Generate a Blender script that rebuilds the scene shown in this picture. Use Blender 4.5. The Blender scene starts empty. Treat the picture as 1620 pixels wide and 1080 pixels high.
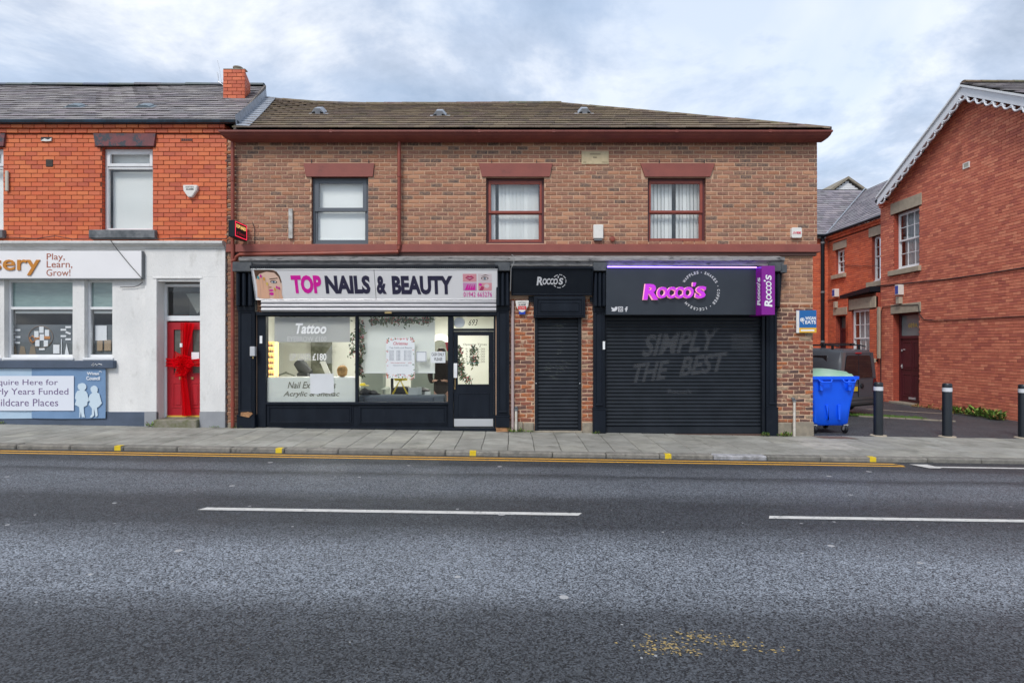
import bpy, bmesh, math, random
from mathutils import Matrix, Vector
from math import radians as R, sin, cos, pi
random.seed(7)
rnd = random.Random(11)
S = bpy.context.scene
COL = S.collection

# ------------------------------------------------------------------ camera, sky, sun, exposure
FPX, DIST, EYE = 936.0, 12.0, 1.72
cam = bpy.data.cameras.new('camera'); camo = bpy.data.objects.new('camera', cam); COL.objects.link(camo)
camo.location = (0, -DIST, EYE); camo.rotation_euler = (R(90), 0, 0)
cam.lens = 36.0 * FPX / 1620; cam.sensor_width = 36; cam.shift_y = 8 / 1620.0
cam.clip_start = 0.05; cam.clip_end = 3000
S.camera = camo

SUN_EL, SUN_AZ = 48, 205      # degrees; azimuth clockwise from +Y
w = bpy.data.worlds.new('World'); S.world = w; w.use_nodes = True
nt = w.node_tree; N = nt.nodes; L = nt.links; N.clear()
out = N.new('ShaderNodeOutputWorld'); bg = N.new('ShaderNodeBackground'); bg.inputs[1].default_value = 0.1
sky = N.new('ShaderNodeTexSky'); sky.sky_type = 'NISHITA'; sky.sun_disc = False
sky.sun_elevation = R(SUN_EL); sky.sun_rotation = R(SUN_AZ); sky.air_density = 1.0; sky.dust_density = 1.5
tc = N.new('ShaderNodeTexCoord'); sep = N.new('ShaderNodeSeparateXYZ'); L.new(tc.outputs['Generated'], sep.inputs[0])
def wm(op, a, b=None, c=None):
    n = N.new('ShaderNodeMath'); n.operation = op
    for i, q in enumerate((a, b, c)):
        if q is None: continue
        if isinstance(q, (int, float)): n.inputs[i].default_value = q
        else: L.new(q, n.inputs[i])
    return n.outputs[0]
zz = wm('ADD', wm('MAXIMUM', sep.outputs[2], 0.0), 0.16)
cx = wm('DIVIDE', sep.outputs[0], zz); cy = wm('DIVIDE', sep.outputs[1], zz)
cmb = N.new('ShaderNodeCombineXYZ'); L.new(cx, cmb.inputs[0]); L.new(cy, cmb.inputs[1]); cmb.inputs[2].default_value = 3.3
def wnoise(scale, detail, rough, dist=0.0):
    n = N.new('ShaderNodeTexNoise'); n.inputs['Scale'].default_value = scale; n.inputs['Detail'].default_value = detail
    n.inputs['Roughness'].default_value = rough; n.inputs['Distortion'].default_value = dist
    L.new(cmb.outputs[0], n.inputs['Vector']); return n.outputs['Fac']
def wramp(f, stops):
    r = N.new('ShaderNodeValToRGB'); L.new(f, r.inputs[0]); e = r.color_ramp.elements
    while len(e) < len(stops): e.new(0.5)
    for el, (p, c) in zip(e, stops): el.position = p; el.color = (*c, 1) if len(c) == 3 else c
    return r.outputs[0]
m1 = wramp(wnoise(0.75, 6, 0.55, 0.35), [(0.36, (0, 0, 0)), (0.60, (1, 1, 1))])
shade = wramp(wnoise(1.15, 9, 0.62, 0.3), [(0.38, (2.6, 3.05, 3.8)), (0.49, (4.1, 4.55, 5.4)), (0.60, (7.1, 7.2, 7.4))])
mx = N.new('ShaderNodeMix'); mx.data_type = 'RGBA'; L.new(wm('MULTIPLY_ADD', m1, 0.55, 0.42), mx.inputs[0])
sb = N.new('ShaderNodeMix'); sb.data_type = 'RGBA'; sb.inputs[0].default_value = 0.45
L.new(sky.outputs[0], sb.inputs[6]); sb.inputs[7].default_value = (4.6, 6.2, 8.4, 1)
L.new(sb.outputs[2], mx.inputs[6]); L.new(shade, mx.inputs[7])
L.new(mx.outputs[2], bg.inputs[0]); L.new(bg.outputs[0], out.inputs[0])

sl = bpy.data.lights.new('sun', 'SUN'); sl.energy = 1.5; sl.angle = R(15); sl.color = (1, 0.965, 0.92)
so = bpy.data.objects.new('sun', sl); COL.objects.link(so)
sd = Vector((sin(R(SUN_AZ)) * cos(R(SUN_EL)), cos(R(SUN_AZ)) * cos(R(SUN_EL)), sin(R(SUN_EL))))
so.rotation_euler = sd.to_track_quat('Z', 'Y').to_euler(); so.location = sd * 50
S.view_settings.view_transform = 'Standard'; S.view_settings.look = 'None'; S.view_settings.gamma = 1
S.view_settings.use_curve_mapping = False; S.view_settings.exposure = 0.68
S.cycles.max_bounces = 8; S.cycles.transparent_max_bounces = 12
S.cycles.use_denoising = True

# ------------------------------------------------------------------ measures: facade plane is Y=0, camera 12 m in front
def W(px, Y=0.0): return (px - 810) * (DIST + Y) / FPX
def H(py, Y=0.0): return EYE + (548 - py) * (DIST + Y) / FPX
GR = 0.0150                                   # the street falls to the right
KY = -2.25                                    # kerb face
def pz(x, y=0.0): return -GR * x + 0.009 * min(y, 0)
def rz(x, y):
    pts = [(-9.25, -0.09), (-5.75, -0.045), (KY, -0.09)]
    z = -0.09
    for (a, za), (b, zb) in zip(pts, pts[1:]):
        if a <= y <= b: z = za + (zb - za) * (y - a) / (b - a)
    return -GR * x + z

# ------------------------------------------------------------------ materials
def mat(name, col, rough=0.8, metal=0.0, col2=None, nscale=6.0, namt=0.5, bump=0.0, bscale=60.0, attr=False, spec=0.5,
        emis=None, estr=0.0, coat=0.0, stain=None, sscale=1.0, sat=(0.5, 0.62), vstretch=1.0):
    m = bpy.data.materials.new(name); m.use_nodes = True; t = m.node_tree; n = t.nodes; l = t.links
    b = n['Principled BSDF']; b.inputs['Roughness'].default_value = rough; b.inputs['Metallic'].default_value = metal
    b.inputs['Specular IOR Level'].default_value = spec
    if coat: b.inputs['Coat Weight'].default_value = coat
    g = n.new('ShaderNodeNewGeometry')
    mp = n.new('ShaderNodeMapping'); l.new(g.outputs['Position'], mp.inputs[0]); mp.inputs['Scale'].default_value = (1, 1, vstretch)
    def noise(sc, det=5, ro=0.6):
        q = n.new('ShaderNodeTexNoise'); q.inputs['Scale'].default_value = sc; q.inputs['Detail'].default_value = det
        q.inputs['Roughness'].default_value = ro; l.new(mp.outputs[0], q.inputs['Vector']); return q.outputs['Fac']
    def ramp(f, a, bb):
        q = n.new('ShaderNodeMapRange'); l.new(f, q.inputs[0]); q.inputs[1].default_value = a; q.inputs[2].default_value = bb; return q.outputs[0]
    if attr:
        a = n.new('ShaderNodeAttribute'); a.attribute_name = 'Col'; base = a.outputs['Color']
    else:
        a = n.new('ShaderNodeRGB'); a.outputs[0].default_value = (*col, 1); base = a.outputs[0]
    if col2 is not None:
        q = n.new('ShaderNodeMix'); q.data_type = 'RGBA'; mm = n.new('ShaderNodeMath'); mm.operation = 'MULTIPLY'
        l.new(ramp(noise(nscale), 0.35, 0.68), mm.inputs[0]); mm.inputs[1].default_value = namt
        l.new(mm.outputs[0], q.inputs[0]); l.new(base, q.inputs[6]); q.inputs[7].default_value = (*col2, 1); base = q.outputs[2]
    if stain is not None:
        q = n.new('ShaderNodeMix'); q.data_type = 'RGBA'
        l.new(ramp(noise(sscale, 8, 0.7), sat[0], sat[1]), q.inputs[0]); l.new(base, q.inputs[6]); q.inputs[7].default_value = (*stain, 1); base = q.outputs[2]
    l.new(base, b.inputs['Base Color'])
    if bump:
        bp = n.new('ShaderNodeBump'); bp.inputs['Strength'].default_value = bump; bp.inputs['Distance'].default_value = 0.01
        l.new(noise(bscale, 4), bp.inputs['Height']); l.new(bp.outputs[0], b.inputs['Normal'])
    if emis is not None:
        b.inputs['Emission Color'].default_value = (*emis, 1); b.inputs['Emission Strength'].default_value = estr
    return m

def glass_mat(name, tint=(0.975, 0.985, 0.985), gl=0.7):
    m = bpy.data.materials.new(name); m.use_nodes = True; t = m.node_tree; n = t.nodes; l = t.links; n.clear()
    o = n.new('ShaderNodeOutputMaterial'); mix = n.new('ShaderNodeMixShader'); tr = n.new('ShaderNodeBsdfTransparent')
    g = n.new('ShaderNodeBsdfGlossy'); g.inputs['Roughness'].default_value = 0.02; tr.inputs[0].default_value = (*tint, 1)
    ge = n.new('ShaderNodeNewGeometry'); dt = n.new('ShaderNodeVectorMath'); dt.operation = 'DOT_PRODUCT'; l.new(ge.outputs['Normal'], dt.inputs[0]); l.new(ge.outputs['Incoming'], dt.inputs[1])
    ab = n.new('ShaderNodeMath'); ab.operation = 'ABSOLUTE'; l.new(dt.outputs['Value'], ab.inputs[0]); om = n.new('ShaderNodeMath'); om.operation = 'SUBTRACT'; om.inputs[0].default_value = 1; l.new(ab.outputs[0], om.inputs[1])
    pw = n.new('ShaderNodeMath'); pw.operation = 'POWER'; l.new(om.outputs[0], pw.inputs[0]); pw.inputs[1].default_value = 5
    mm = n.new('ShaderNodeMath'); mm.operation = 'MULTIPLY_ADD'; l.new(pw.outputs[0], mm.inputs[0]); mm.inputs[1].default_value = 0.85; mm.inputs[2].default_value = 0.062 * gl
    g.inputs[0].default_value = (0.9, 0.9, 0.9, 1)
    l.new(mm.outputs[0], mix.inputs[0]); l.new(tr.outputs[0], mix.inputs[1]); l.new(g.outputs[0], mix.inputs[2]); l.new(mix.outputs[0], o.inputs[0])
    return m

def film_mat(name, col, alpha):
    m = bpy.data.materials.new(name); m.use_nodes = True; t = m.node_tree; n = t.nodes; l = t.links; n.clear()
    o = n.new('ShaderNodeOutputMaterial'); mix = n.new('ShaderNodeMixShader'); tr = n.new('ShaderNodeBsdfTransparent')
    d = n.new('ShaderNodeBsdfDiffuse'); d.inputs[0].default_value = (*col, 1); mix.inputs[0].default_value = alpha
    tl = n.new('ShaderNodeBsdfTranslucent'); tl.inputs[0].default_value = (*col, 1); m2 = n.new('ShaderNodeMixShader'); m2.inputs[0].default_value = 0.45
    l.new(d.outputs[0], m2.inputs[1]); l.new(tl.outputs[0], m2.inputs[2])
    l.new(tr.outputs[0], mix.inputs[1]); l.new(m2.outputs[0], mix.inputs[2]); l.new(mix.outputs[0], o.inputs[0])
    return m

# ------------------------------------------------------------------ mesh helpers
MW = {}
def mworld(o): return MW.get(o.name, Matrix.Identity(4))
def attach(o, parent, loc):
    M0 = loc if isinstance(loc, Matrix) else Matrix.Translation(loc)
    if parent is not None:
        o.parent = parent; o.matrix_parent_inverse = mworld(parent).inverted()
    o.matrix_basis = M0; MW[o.name] = M0.copy()
def link(name, me, parent=None, loc=(0, 0, 0)):
    o = bpy.data.objects.new(name, me); COL.objects.link(o); attach(o, parent, loc); return o
def thing(name, label, cat, loc=(0, 0, 0), group=None):
    o = bpy.data.objects.new(name, None); COL.objects.link(o); o.empty_display_size = 0.2; attach(o, None, loc)
    o['label'] = label; o['category'] = cat
    if group: o['group'] = group
    return o
def tag(o, label, cat, group=None):
    o['label'] = label; o['category'] = cat
    if group: o['group'] = group
    return o
def struct(o): o['kind'] = 'structure'; return o
def stuff(o): o['kind'] = 'stuff'; return o

class MB:
    def __init__(s, F=None): s.v = []; s.f = []; s.c = []; s.mi = []; s.F = F
    def add(s, vs, fs, col=(1, 1, 1), mi=0):
        b = len(s.v)
        if s.F is not None: vs = [tuple(s.F @ Vector(q)) for q in vs]
        s.v += [tuple(q) for q in vs]; s.c += [col] * len(vs)
        s.f += [tuple(b + i for i in f) for f in fs]; s.mi += [mi] * len(fs); return s
    def box(s, x0, x1, y0, y1, z0, z1, mi=0, col=(1, 1, 1), tf=None):
        vs = [(x, y, z) for x in (x0, x1) for y in (y0, y1) for z in (z0, z1)]
        if tf is not None: vs = [tf @ Vector(q) for q in vs]
        return s.add(vs, [(0, 1, 3, 2), (4, 6, 7, 5), (0, 4, 5, 1), (2, 3, 7, 6), (0, 2, 6, 4), (1, 5, 7, 3)], col, mi)
    def cbox(s, x0, x1, y0, y1, z0, z1, c=0.006, mi=0, col=(1, 1, 1), tf=None):
        x0, x1 = min(x0, x1), max(x0, x1); y0, y1 = min(y0, y1), max(y0, y1); z0, z1 = min(z0, z1), max(z0, z1)
        c = min(c, (x1 - x0) * 0.45, (y1 - y0) * 0.45, (z1 - z0) * 0.45)
        vs = []; idx = {}
        for i, x in enumerate((x0, x1)):
            for j, y in enumerate((y0, y1)):
                for k, z in enumerate((z0, z1)):
                    dx = c if i == 0 else -c; dy = c if j == 0 else -c; dz = c if k == 0 else -c
                    idx[i, j, k, 0] = len(vs); vs.append((x, y + dy, z + dz))
                    idx[i, j, k, 1] = len(vs); vs.append((x + dx, y, z + dz))
                    idx[i, j, k, 2] = len(vs); vs.append((x + dx, y + dy, z))
        fs = []
        for i in (0, 1):
            fs.append(tuple(idx[i, a, b, 0] for a, b in ((0, 0), (0, 1), (1, 1), (1, 0))))
            fs.append(tuple(idx[a, i, b, 1] for a, b in ((0, 0), (0, 1), (1, 1), (1, 0))))
            fs.append(tuple(idx[a, b, i, 2] for a, b in ((0, 0), (0, 1), (1, 1), (1, 0))))
        for a in (0, 1):
            for b in (0, 1):
                fs.append((idx[a, b, 0, 0], idx[a, b, 1, 0], idx[a, b, 1, 1], idx[a, b, 0, 1]))
                fs.append((idx[a, 0, b, 0], idx[a, 1, b, 0], idx[a, 1, b, 2], idx[a, 0, b, 2]))
                fs.append((idx[0, a, b, 1], idx[1, a, b, 1], idx[1, a, b, 2], idx[0, a, b, 2]))
                for k in (0, 1): fs.append((idx[a, b, k, 0], idx[a, b, k, 1], idx[a, b, k, 2]))
        if tf is not None: vs = [tf @ Vector(q) for q in vs]
        return s.add(vs, fs, col, mi)
    def ring(s, x0, x1, z0, z1, t, y0, y1, mi=0, b=None):
        """a rectangular frame, t wide, from y0 (front) to y1"""
        ts = (t, t, t, t) if not isinstance(t, tuple) else t      # left right bottom top
        s.cbox(x0, x0 + ts[0], y0, y1, z0, z1, 0.004, mi); s.cbox(x1 - ts[1], x1, y0, y1, z0, z1, 0.004, mi)
        s.cbox(x0 + ts[0], x1 - ts[1], y0 + 0.0015, y1, z0, z0 + ts[2], 0.004, mi); s.cbox(x0 + ts[0], x1 - ts[1], y0 + 0.0015, y1, z1 - ts[3], z1, 0.004, mi)
        return s
    def prism(s, pts, y0, y1, mi=0, col=(1, 1, 1), tf=None):
        """polygon (x,z) given depth y0..y1"""
        n = len(pts); vs = [(x, y0, z) for x, z in pts] + [(x, y1, z) for x, z in pts]
        if tf is not None: vs = [tf @ Vector(q) for q in vs]
        fs = [tuple(range(n)), tuple(range(2 * n - 1, n - 1, -1))] + [(i, (i + 1) % n, n + (i + 1) % n, n + i) for i in range(n)]
        return s.add(vs, fs, col, mi)
    def profile(s, pts, x0, x1, mi=0, d0=0.0, d1=0.0):
        """profile (y,z) swept along x; ends mitred by d*y"""
        n = len(pts); vs = [(x0 + d0 * y, y, z) for y, z in pts] + [(x1 + d1 * y, y, z) for y, z in pts]
        fs = [tuple(range(n - 1, -1, -1)), tuple(range(n, 2 * n))] + [(i, n + i, n + (i + 1) % n, (i + 1) % n) for i in range(n)]
        return s.add(vs, fs, (1, 1, 1), mi)
    def tube(s, pts, r, seg=8, mi=0, col=(1, 1, 1), cap=True):
        pts = [Vector(p) for p in pts]; n = len(pts); rs = r if isinstance(r, (list, tuple)) else [r] * n
        vs = []; fs = []
        for i, p in enumerate(pts):
            d = (pts[min(i + 1, n - 1)] - pts[max(i - 1, 0)]).normalized()
            a = d.cross(Vector((0, 0, 1)) if abs(d.z) < 0.9 else Vector((0, 1, 0))).normalized(); b = d.cross(a)
            for k in range(seg):
                t = 2 * pi * k / seg; vs.append(p + (a * cos(t) + b * sin(t)) * rs[i])
        for i in range(n - 1):
            for k in range(seg):
                k2 = (k + 1) % seg; fs.append((i * seg + k, i * seg + k2, (i + 1) * seg + k2, (i + 1) * seg + k))
        if cap: fs += [tuple(range(seg - 1, -1, -1)), tuple(range((n - 1) * seg, n * seg))]
        return s.add(vs, fs, col, mi)
    def lathe(s, prof, cx=0, cy=0, cz=0, seg=20, mi=0, col=(1, 1, 1), ax='z'):
        vs = []; fs = []; n = len(prof)
        for r_, h in prof:
            for k in range(seg):
                t = 2 * pi * k / seg
                q = {'z': (r_ * cos(t), r_ * sin(t), h), 'y': (r_ * cos(t), h, r_ * sin(t)), 'x': (h, r_ * cos(t), r_ * sin(t))}[ax]
                vs.append((cx + q[0], cy + q[1], cz + q[2]))
        for i in range(n - 1):
            for k in range(seg):
                k2 = (k + 1) % seg; fs.append((i * seg + k, i * seg + k2, (i + 1) * seg + k2, (i + 1) * seg + k))
        fs += [tuple(range(seg - 1, -1, -1)), tuple(range((n - 1) * seg, n * seg))]
        return s.add(vs, fs, col, mi)
    def build(s, name, mats, parent=None, smooth=False, org=True, fix=True, label=None, bias=None):
        if not isinstance(mats, (list, tuple)): mats = [mats]
        if org:
            n = len(s.v); mn = [min(q[i] for q in s.v) for i in range(3)]; mx_ = [max(q[i] for q in s.v) for i in range(3)]
            o_ = Vector(((mn[0] + mx_[0]) / 2, (mn[1] + mx_[1]) / 2, mn[2]))
        else: o_ = Vector((0, 0, 0))
        me = bpy.data.meshes.new(name); me.from_pydata([(q[0] - o_.x, q[1] - o_.y, q[2] - o_.z) for q in s.v], [], s.f)
        for m in mats: me.materials.append(m)
        if len(mats) > 1: me.polygons.foreach_set('material_index', s.mi)
        at = me.color_attributes.new('Col', 'FLOAT_COLOR', 'POINT')
        flat = []
        for c in s.c: flat += [c[0], c[1], c[2], 1.0]
        at.data.foreach_set('color', flat)
        if fix:
            bm = bmesh.new(); bm.from_mesh(me); bmesh.ops.recalc_face_normals(bm, faces=bm.faces); bm.to_mesh(me); bm.free()
        if smooth:
            me.polygons.foreach_set('use_smooth', [True] * len(me.polygons))
            try: me.set_sharp_from_angle(angle=R(38))
            except Exception: pass
        me.update()
        o = link(name, me, parent, o_)
        if label: o['label'] = label
        return o

def frame(origin, rz_=0.0, rx=0.0): return Matrix.Translation(origin) @ Matrix.Rotation(rz_, 4, 'Z') @ Matrix.Rotation(rx, 4, 'X')

def ellipse(cx, cz, a, b, n=20, rot=0, t0=0, t1=2 * pi):
    full = abs(t1 - t0 - 2 * pi) < 1e-6; k = n if full else n + 1
    q = []
    for i in range(k):
        t = t0 + (t1 - t0) * i / n; x, z = a * cos(t), b * sin(t)
        q.append((cx + x * cos(rot) - z * sin(rot), cz + x * sin(rot) + z * cos(rot)))
    return q

def text_mesh(s_, bold=0.0, shear=0.0, ext=0.0, bev=0.0, spacing=1.0, ls=1.0, align='LEFT'):
    cu = bpy.data.curves.new('lettering', 'FONT'); cu.body = s_; cu.size = 1; cu.offset = bold; cu.shear = shear; cu.extrude = ext
    cu.bevel_depth = bev; cu.space_character = spacing; cu.space_line = ls; cu.align_x = align; cu.resolution_u = 3
    o = bpy.data.objects.new('lettering', cu); COL.objects.link(o)
    dg = bpy.context.evaluated_depsgraph_get(); dg.update()
    me = bpy.data.meshes.new_from_object(o.evaluated_get(dg)); COL.objects.unlink(o); bpy.data.objects.remove(o)
    v = [tuple(q.co) for q in me.vertices]; f = [tuple(p.vertices) for p in me.polygons]; bpy.data.meshes.remove(me)
    return v, f
def text(s_, x0, x1, z0, z1, y, m, parent, F=None, name='lettering', thick=0.004, **k):
    """lettering fitted into x0..x1, z0..z1, front at y (towards viewer is -y)"""
    v, f = text_mesh(s_, ext=0.5, **k)
    ax, bx = min(q[0] for q in v), max(q[0] for q in v); ay, by = min(q[1] for q in v), max(q[1] for q in v)
    az, bz = min(q[2] for q in v), max(q[2] for q in v)
    vs = [(x0 + (q[0] - ax) / (bx - ax) * (x1 - x0), y - (q[2] - az) / (bz - az) * thick, z0 + (q[1] - ay) / (by - ay) * (z1 - z0)) for q in v]
    mb = MB(F); mb.add(vs, f); return mb.build(name, m, parent, fix=False)
def shape(pts, y, m, parent, F=None, name='print', thick=0.002):
    mb = MB(F)
    for p in (pts if isinstance(pts[0][0], (tuple, list)) else [pts]): mb.prism(p, y - thick, y)
    return mb.build(name, m, parent)

def wall_solid(mb, x0, x1, z0, z1, y0, y1, holes, mi_side=1):
    xs = sorted({x0, x1} | {min(max(h[i], x0), x1) for h in holes for i in (0, 1)}); zs = sorted({z0, z1} | {min(max(h[i], z0), z1) for h in holes for i in (2, 3)})
    nx, nz = len(xs) - 1, len(zs) - 1
    def full(i, j):
        if not (0 <= i < nx and 0 <= j < nz): return False
        cx_, cz_ = (xs[i] + xs[i + 1]) / 2, (zs[j] + zs[j + 1]) / 2
        return not any(h[0] < cx_ < h[1] and h[2] < cz_ < h[3] for h in holes)
    for i in range(nx):
        for j in range(nz):
            if not full(i, j): continue
            a, b, c, d = xs[i], xs[i + 1], zs[j], zs[j + 1]
            mb.add([(a, y0, c), (b, y0, c), (b, y0, d), (a, y0, d)], [(0, 1, 2, 3)])
            mb.add([(a, y1, c), (b, y1, c), (b, y1, d), (a, y1, d)], [(3, 2, 1, 0)], mi=mi_side)
            if not full(i - 1, j): mb.add([(a, y0, c), (a, y0, d), (a, y1, d), (a, y1, c)], [(0, 1, 2, 3)], mi=mi_side)
            if not full(i + 1, j): mb.add([(b, y0, c), (b, y1, c), (b, y1, d), (b, y0, d)], [(0, 1, 2, 3)], mi=mi_side)
            if not full(i, j - 1): mb.add([(a, y0, c), (a, y1, c), (b, y1, c), (b, y0, c)], [(0, 1, 2, 3)], mi=mi_side)
            if not full(i, j + 1): mb.add([(a, y0, d), (b, y0, d), (b, y1, d), (a, y1, d)], [(0, 1, 2, 3)], mi=mi_side)

def piece_bank(name, tints, L_, h, D, c, m, n=16, wob=0.002, rr=None):
    """variants of one brick / slab / tile: shared by all alike pieces"""
    rr = rr or random.Random(5); out_ = []
    for i in range(n):
        def j(a=wob): return rr.uniform(-a, a)
        a, b, d, e = -L_ / 2, L_ / 2, -h / 2, h / 2
        o4 = [(a + j(), d + j()), (b + j(), d + j()), (b + j(), e + j()), (a + j(), e + j())]
        f4 = [(x - math.copysign(c, x), z - math.copysign(c, z)) for x, z in o4]
        vs = [(x, j(wob * 0.5), z) for x, z in f4] + [(x, c * 0.8, z) for x, z in o4] + [(x, D, z) for x, z in o4]
        fs = [(0, 1, 2, 3)] + [(4 + k, 4 + (k + 1) % 4, (k + 1) % 4, k) for k in range(4)] + [(8 + k, 8 + (k + 1) % 4, 4 + (k + 1) % 4, 4 + k) for k in range(4)]
        col = tints[i % len(tints)]
        me = bpy.data.meshes.new(name); me.from_pydata(vs, [], fs); me.materials.append(m)
        at = me.color_attributes.new('Col', 'FLOAT_COLOR', 'POINT'); at.data.foreach_set('color', [q for _ in vs for q in (*col, 1.0)])
        me.update(); out_.append((me, vs, fs, col, L_))
    return out_

def brick_wall(F, x0, x1, z0, z1, pitch, course, joint, holes, bank, m, parent, n_ind, focus, top=None, bias=None, seed=1, y=0.0, name='brick', phase=0.0):
    rr = random.Random(seed); cand = []; rest = MB(F)
    nrow = int((z1 - z0) / course)
    for k in range(nrow):
        za = z0 + k * course; zc = za + course / 2; x = x0 - pitch + (k % 2) * pitch / 2 + rr.uniform(-0.008, 0.008) + phase
        while x < x1:
            a, b = max(x, x0), min(x + pitch - joint, x1); x += pitch
            if b - a < 0.03: continue
            segs = [(a, b)]
            for h in holes:
                if h[2] < zc < h[3]:
                    ns = []
                    for (p, q) in segs:
                        if h[1] <= p or h[0] >= q: ns.append((p, q)); continue
                        if p < h[0] - 0.03: ns.append((p, h[0] - 0.002))
                        if q > h[1] + 0.03: ns.append((h[1] + 0.002, q))
                    segs = ns
            for (p, q) in segs:
                if top is not None and zc + course * 0.4 > min(top(p), top(q)): continue
                vi = rr.randrange(len(bank)) if bias is None else bias(rr, (p + q) / 2, zc, len(bank))
                yy = y + rr.uniform(-0.002, 0.002)
                if q - p > pitch - joint - 0.004: cand.append((((p + q) / 2 - focus[0]) ** 2 + (zc - focus[1]) ** 2, (p + q) / 2, zc, yy, vi))
                else:
                    me, vs, fs, col, L_ = bank[vi]; s_ = (q - p) / L_
                    rest.add([((p + q) / 2 + a_[0] * s_, yy + a_[1], zc + a_[2]) for a_ in vs], fs, col)
    cand.sort()
    for (_, xc, zc, yy, vi) in cand[:n_ind]:
        M0 = (F or Matrix.Identity(4)) @ Matrix.Translation((xc + rr.uniform(-.0015, .0015), yy, zc + rr.uniform(-.0015, .0015))) @ Matrix.Rotation(rr.uniform(-.006, .006), 4, 'Y'); link(name, bank[vi][0], parent, M0)
    for (_, xc, zc, yy, vi) in cand[n_ind:]:
        me, vs, fs, col, L_ = bank[vi]; jx, jz = rr.uniform(-.0015, .0015), rr.uniform(-.0015, .0015); jt = rr.uniform(-.006, .006); rest.add([(xc + jx + a_[0], yy + a_[1], zc + jz + a_[2] + jt * a_[0]) for a_ in vs], fs, col)
    if rest.v: stuff(rest.build(name, m, parent, fix=False))

def brickface_mat(name, c1, c2, mortar, sc=1.0, bw=0.225, bh=0.075):
    m = bpy.data.materials.new(name); m.use_nodes = True; t = m.node_tree; n = t.nodes; l = t.links; b = n['Principled BSDF']; b.inputs['Roughness'].default_value = 0.9
    g = n.new('ShaderNodeNewGeometry'); s_ = n.new('ShaderNodeSeparateXYZ'); l.new(g.outputs['Position'], s_.inputs[0])
    a = n.new('ShaderNodeMath'); a.operation = 'ADD'; l.new(s_.outputs[0], a.inputs[0]); l.new(s_.outputs[1], a.inputs[1])
    c = n.new('ShaderNodeCombineXYZ'); l.new(a.outputs[0], c.inputs[0]); l.new(s_.outputs[2], c.inputs[1])
    k = n.new('ShaderNodeTexBrick'); l.new(c.outputs[0], k.inputs[0]); k.inputs['Scale'].default_value = 1; k.inputs['Brick Width'].default_value = bw; k.inputs['Row Height'].default_value = bh
    k.inputs['Mortar Size'].default_value = 0.006; k.inputs['Color1'].default_value = (*c1, 1); k.inputs['Color2'].default_value = (*c2, 1); k.inputs['Mortar'].default_value = (*mortar, 1)
    l.new(k.outputs[0], b.inputs['Base Color']); return m
# ------------------------------------------------------------------ material set
MORTAR = mat('mortar_pale', (0.60, 0.40, 0.27), 0.95, col2=(0.46, 0.30, 0.21), nscale=3, namt=0.8, bump=0.4, bscale=90)
MORTAR_RED = mat('mortar_dark_red', (0.14, 0.045, 0.025), 0.95, bump=0.3, bscale=90)
MORTAR_OLD = mat('mortar_old', (0.34, 0.22, 0.15), 0.95, col2=(0.15, 0.10, 0.08), nscale=5, namt=0.9, bump=0.5, bscale=70)
BRICK = mat('brown_brick', (1, 1, 1), 0.88, attr=True, col2=(0.50, 0.285, 0.175), nscale=24, namt=0.6, bump=0.5, bscale=110, stain=(0.09, 0.05, 0.045), sscale=0.55, sat=(0.60, 0.78))
BRICK_RED = mat('glazed_red_brick', (1, 1, 1), 0.55, attr=True, col2=(0.58, 0.14, 0.055), nscale=9, namt=0.5, bump=0.25, bscale=60, stain=(0.17, 0.035, 0.02), sscale=1.3, sat=(0.60, 0.78))
BRICK_SIDE = mat('deep_red_brick', (1, 1, 1), 0.8, attr=True, col2=(0.50, 0.12, 0.075), nscale=7, namt=0.5, bump=0.3, bscale=80, stain=(0.24, 0.06, 0.045), sscale=1.0, sat=(0.60, 0.8))
BRICK_OLD = mat('weathered_old_brick', (1, 1, 1), 0.92, attr=True, col2=(0.13, 0.075, 0.06), nscale=16, namt=0.7, bump=1.0, bscale=55, stain=(0.42, 0.28, 0.19), sscale=7, sat=(0.55, 0.66))
BF_MAIN = brickface_mat('brown_brickwork', (0.26, 0.11, 0.07), (0.20, 0.085, 0.06), (0.40, 0.25, 0.17))
BF_RED = brickface_mat('red_brickwork', (0.56, 0.085, 0.028), (0.45, 0.07, 0.03), (0.12, 0.04, 0.03))
BF_SIDE = brickface_mat('deep_red_brickwork', (0.42, 0.075, 0.04), (0.34, 0.06, 0.035), (0.12, 0.04, 0.03))
MAROON = mat('maroon_paint', (0.21, 0.050, 0.034), 0.5, col2=(0.13, 0.028, 0.024), nscale=2.5, namt=0.8, bump=0.12, bscale=30)
MAROON_STONE = mat('maroon_painted_stone', (0.27, 0.074, 0.056), 0.62, col2=(0.20, 0.056, 0.046), nscale=3, namt=0.7, bump=0.25, bscale=45, stain=(0.10, 0.04, 0.035), sscale=3, sat=(0.6, 0.8))
MAROON_WORN = mat('worn_maroon_paint', (0.20, 0.06, 0.065), 0.7, col2=(0.11, 0.05, 0.06), nscale=8, namt=0.8, bump=0.3, bscale=50, stain=(0.05, 0.055, 0.07), sscale=5, sat=(0.50, 0.56))
RUST = mat('rust_red_pipe_paint', (0.27, 0.055, 0.03), 0.45, col2=(0.18, 0.04, 0.03), nscale=6, namt=0.7, bump=0.1, bscale=40)
BLACKP = mat('black_gloss_paint', (0.0055, 0.0085, 0.015), 0.45, spec=0.20, col2=(0.011, 0.016, 0.025), nscale=5, namt=0.7, bump=0.12, bscale=24, stain=(0.035, 0.04, 0.05), sscale=3.5, sat=(0.64, 0.82), vstretch=0.4)
BLACKM = mat('black_matt_metal', (0.007, 0.010, 0.016), 0.5, spec=0.22, col2=(0.012, 0.016, 0.022), nscale=4, namt=0.7, bump=0.05, bscale=30)
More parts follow.
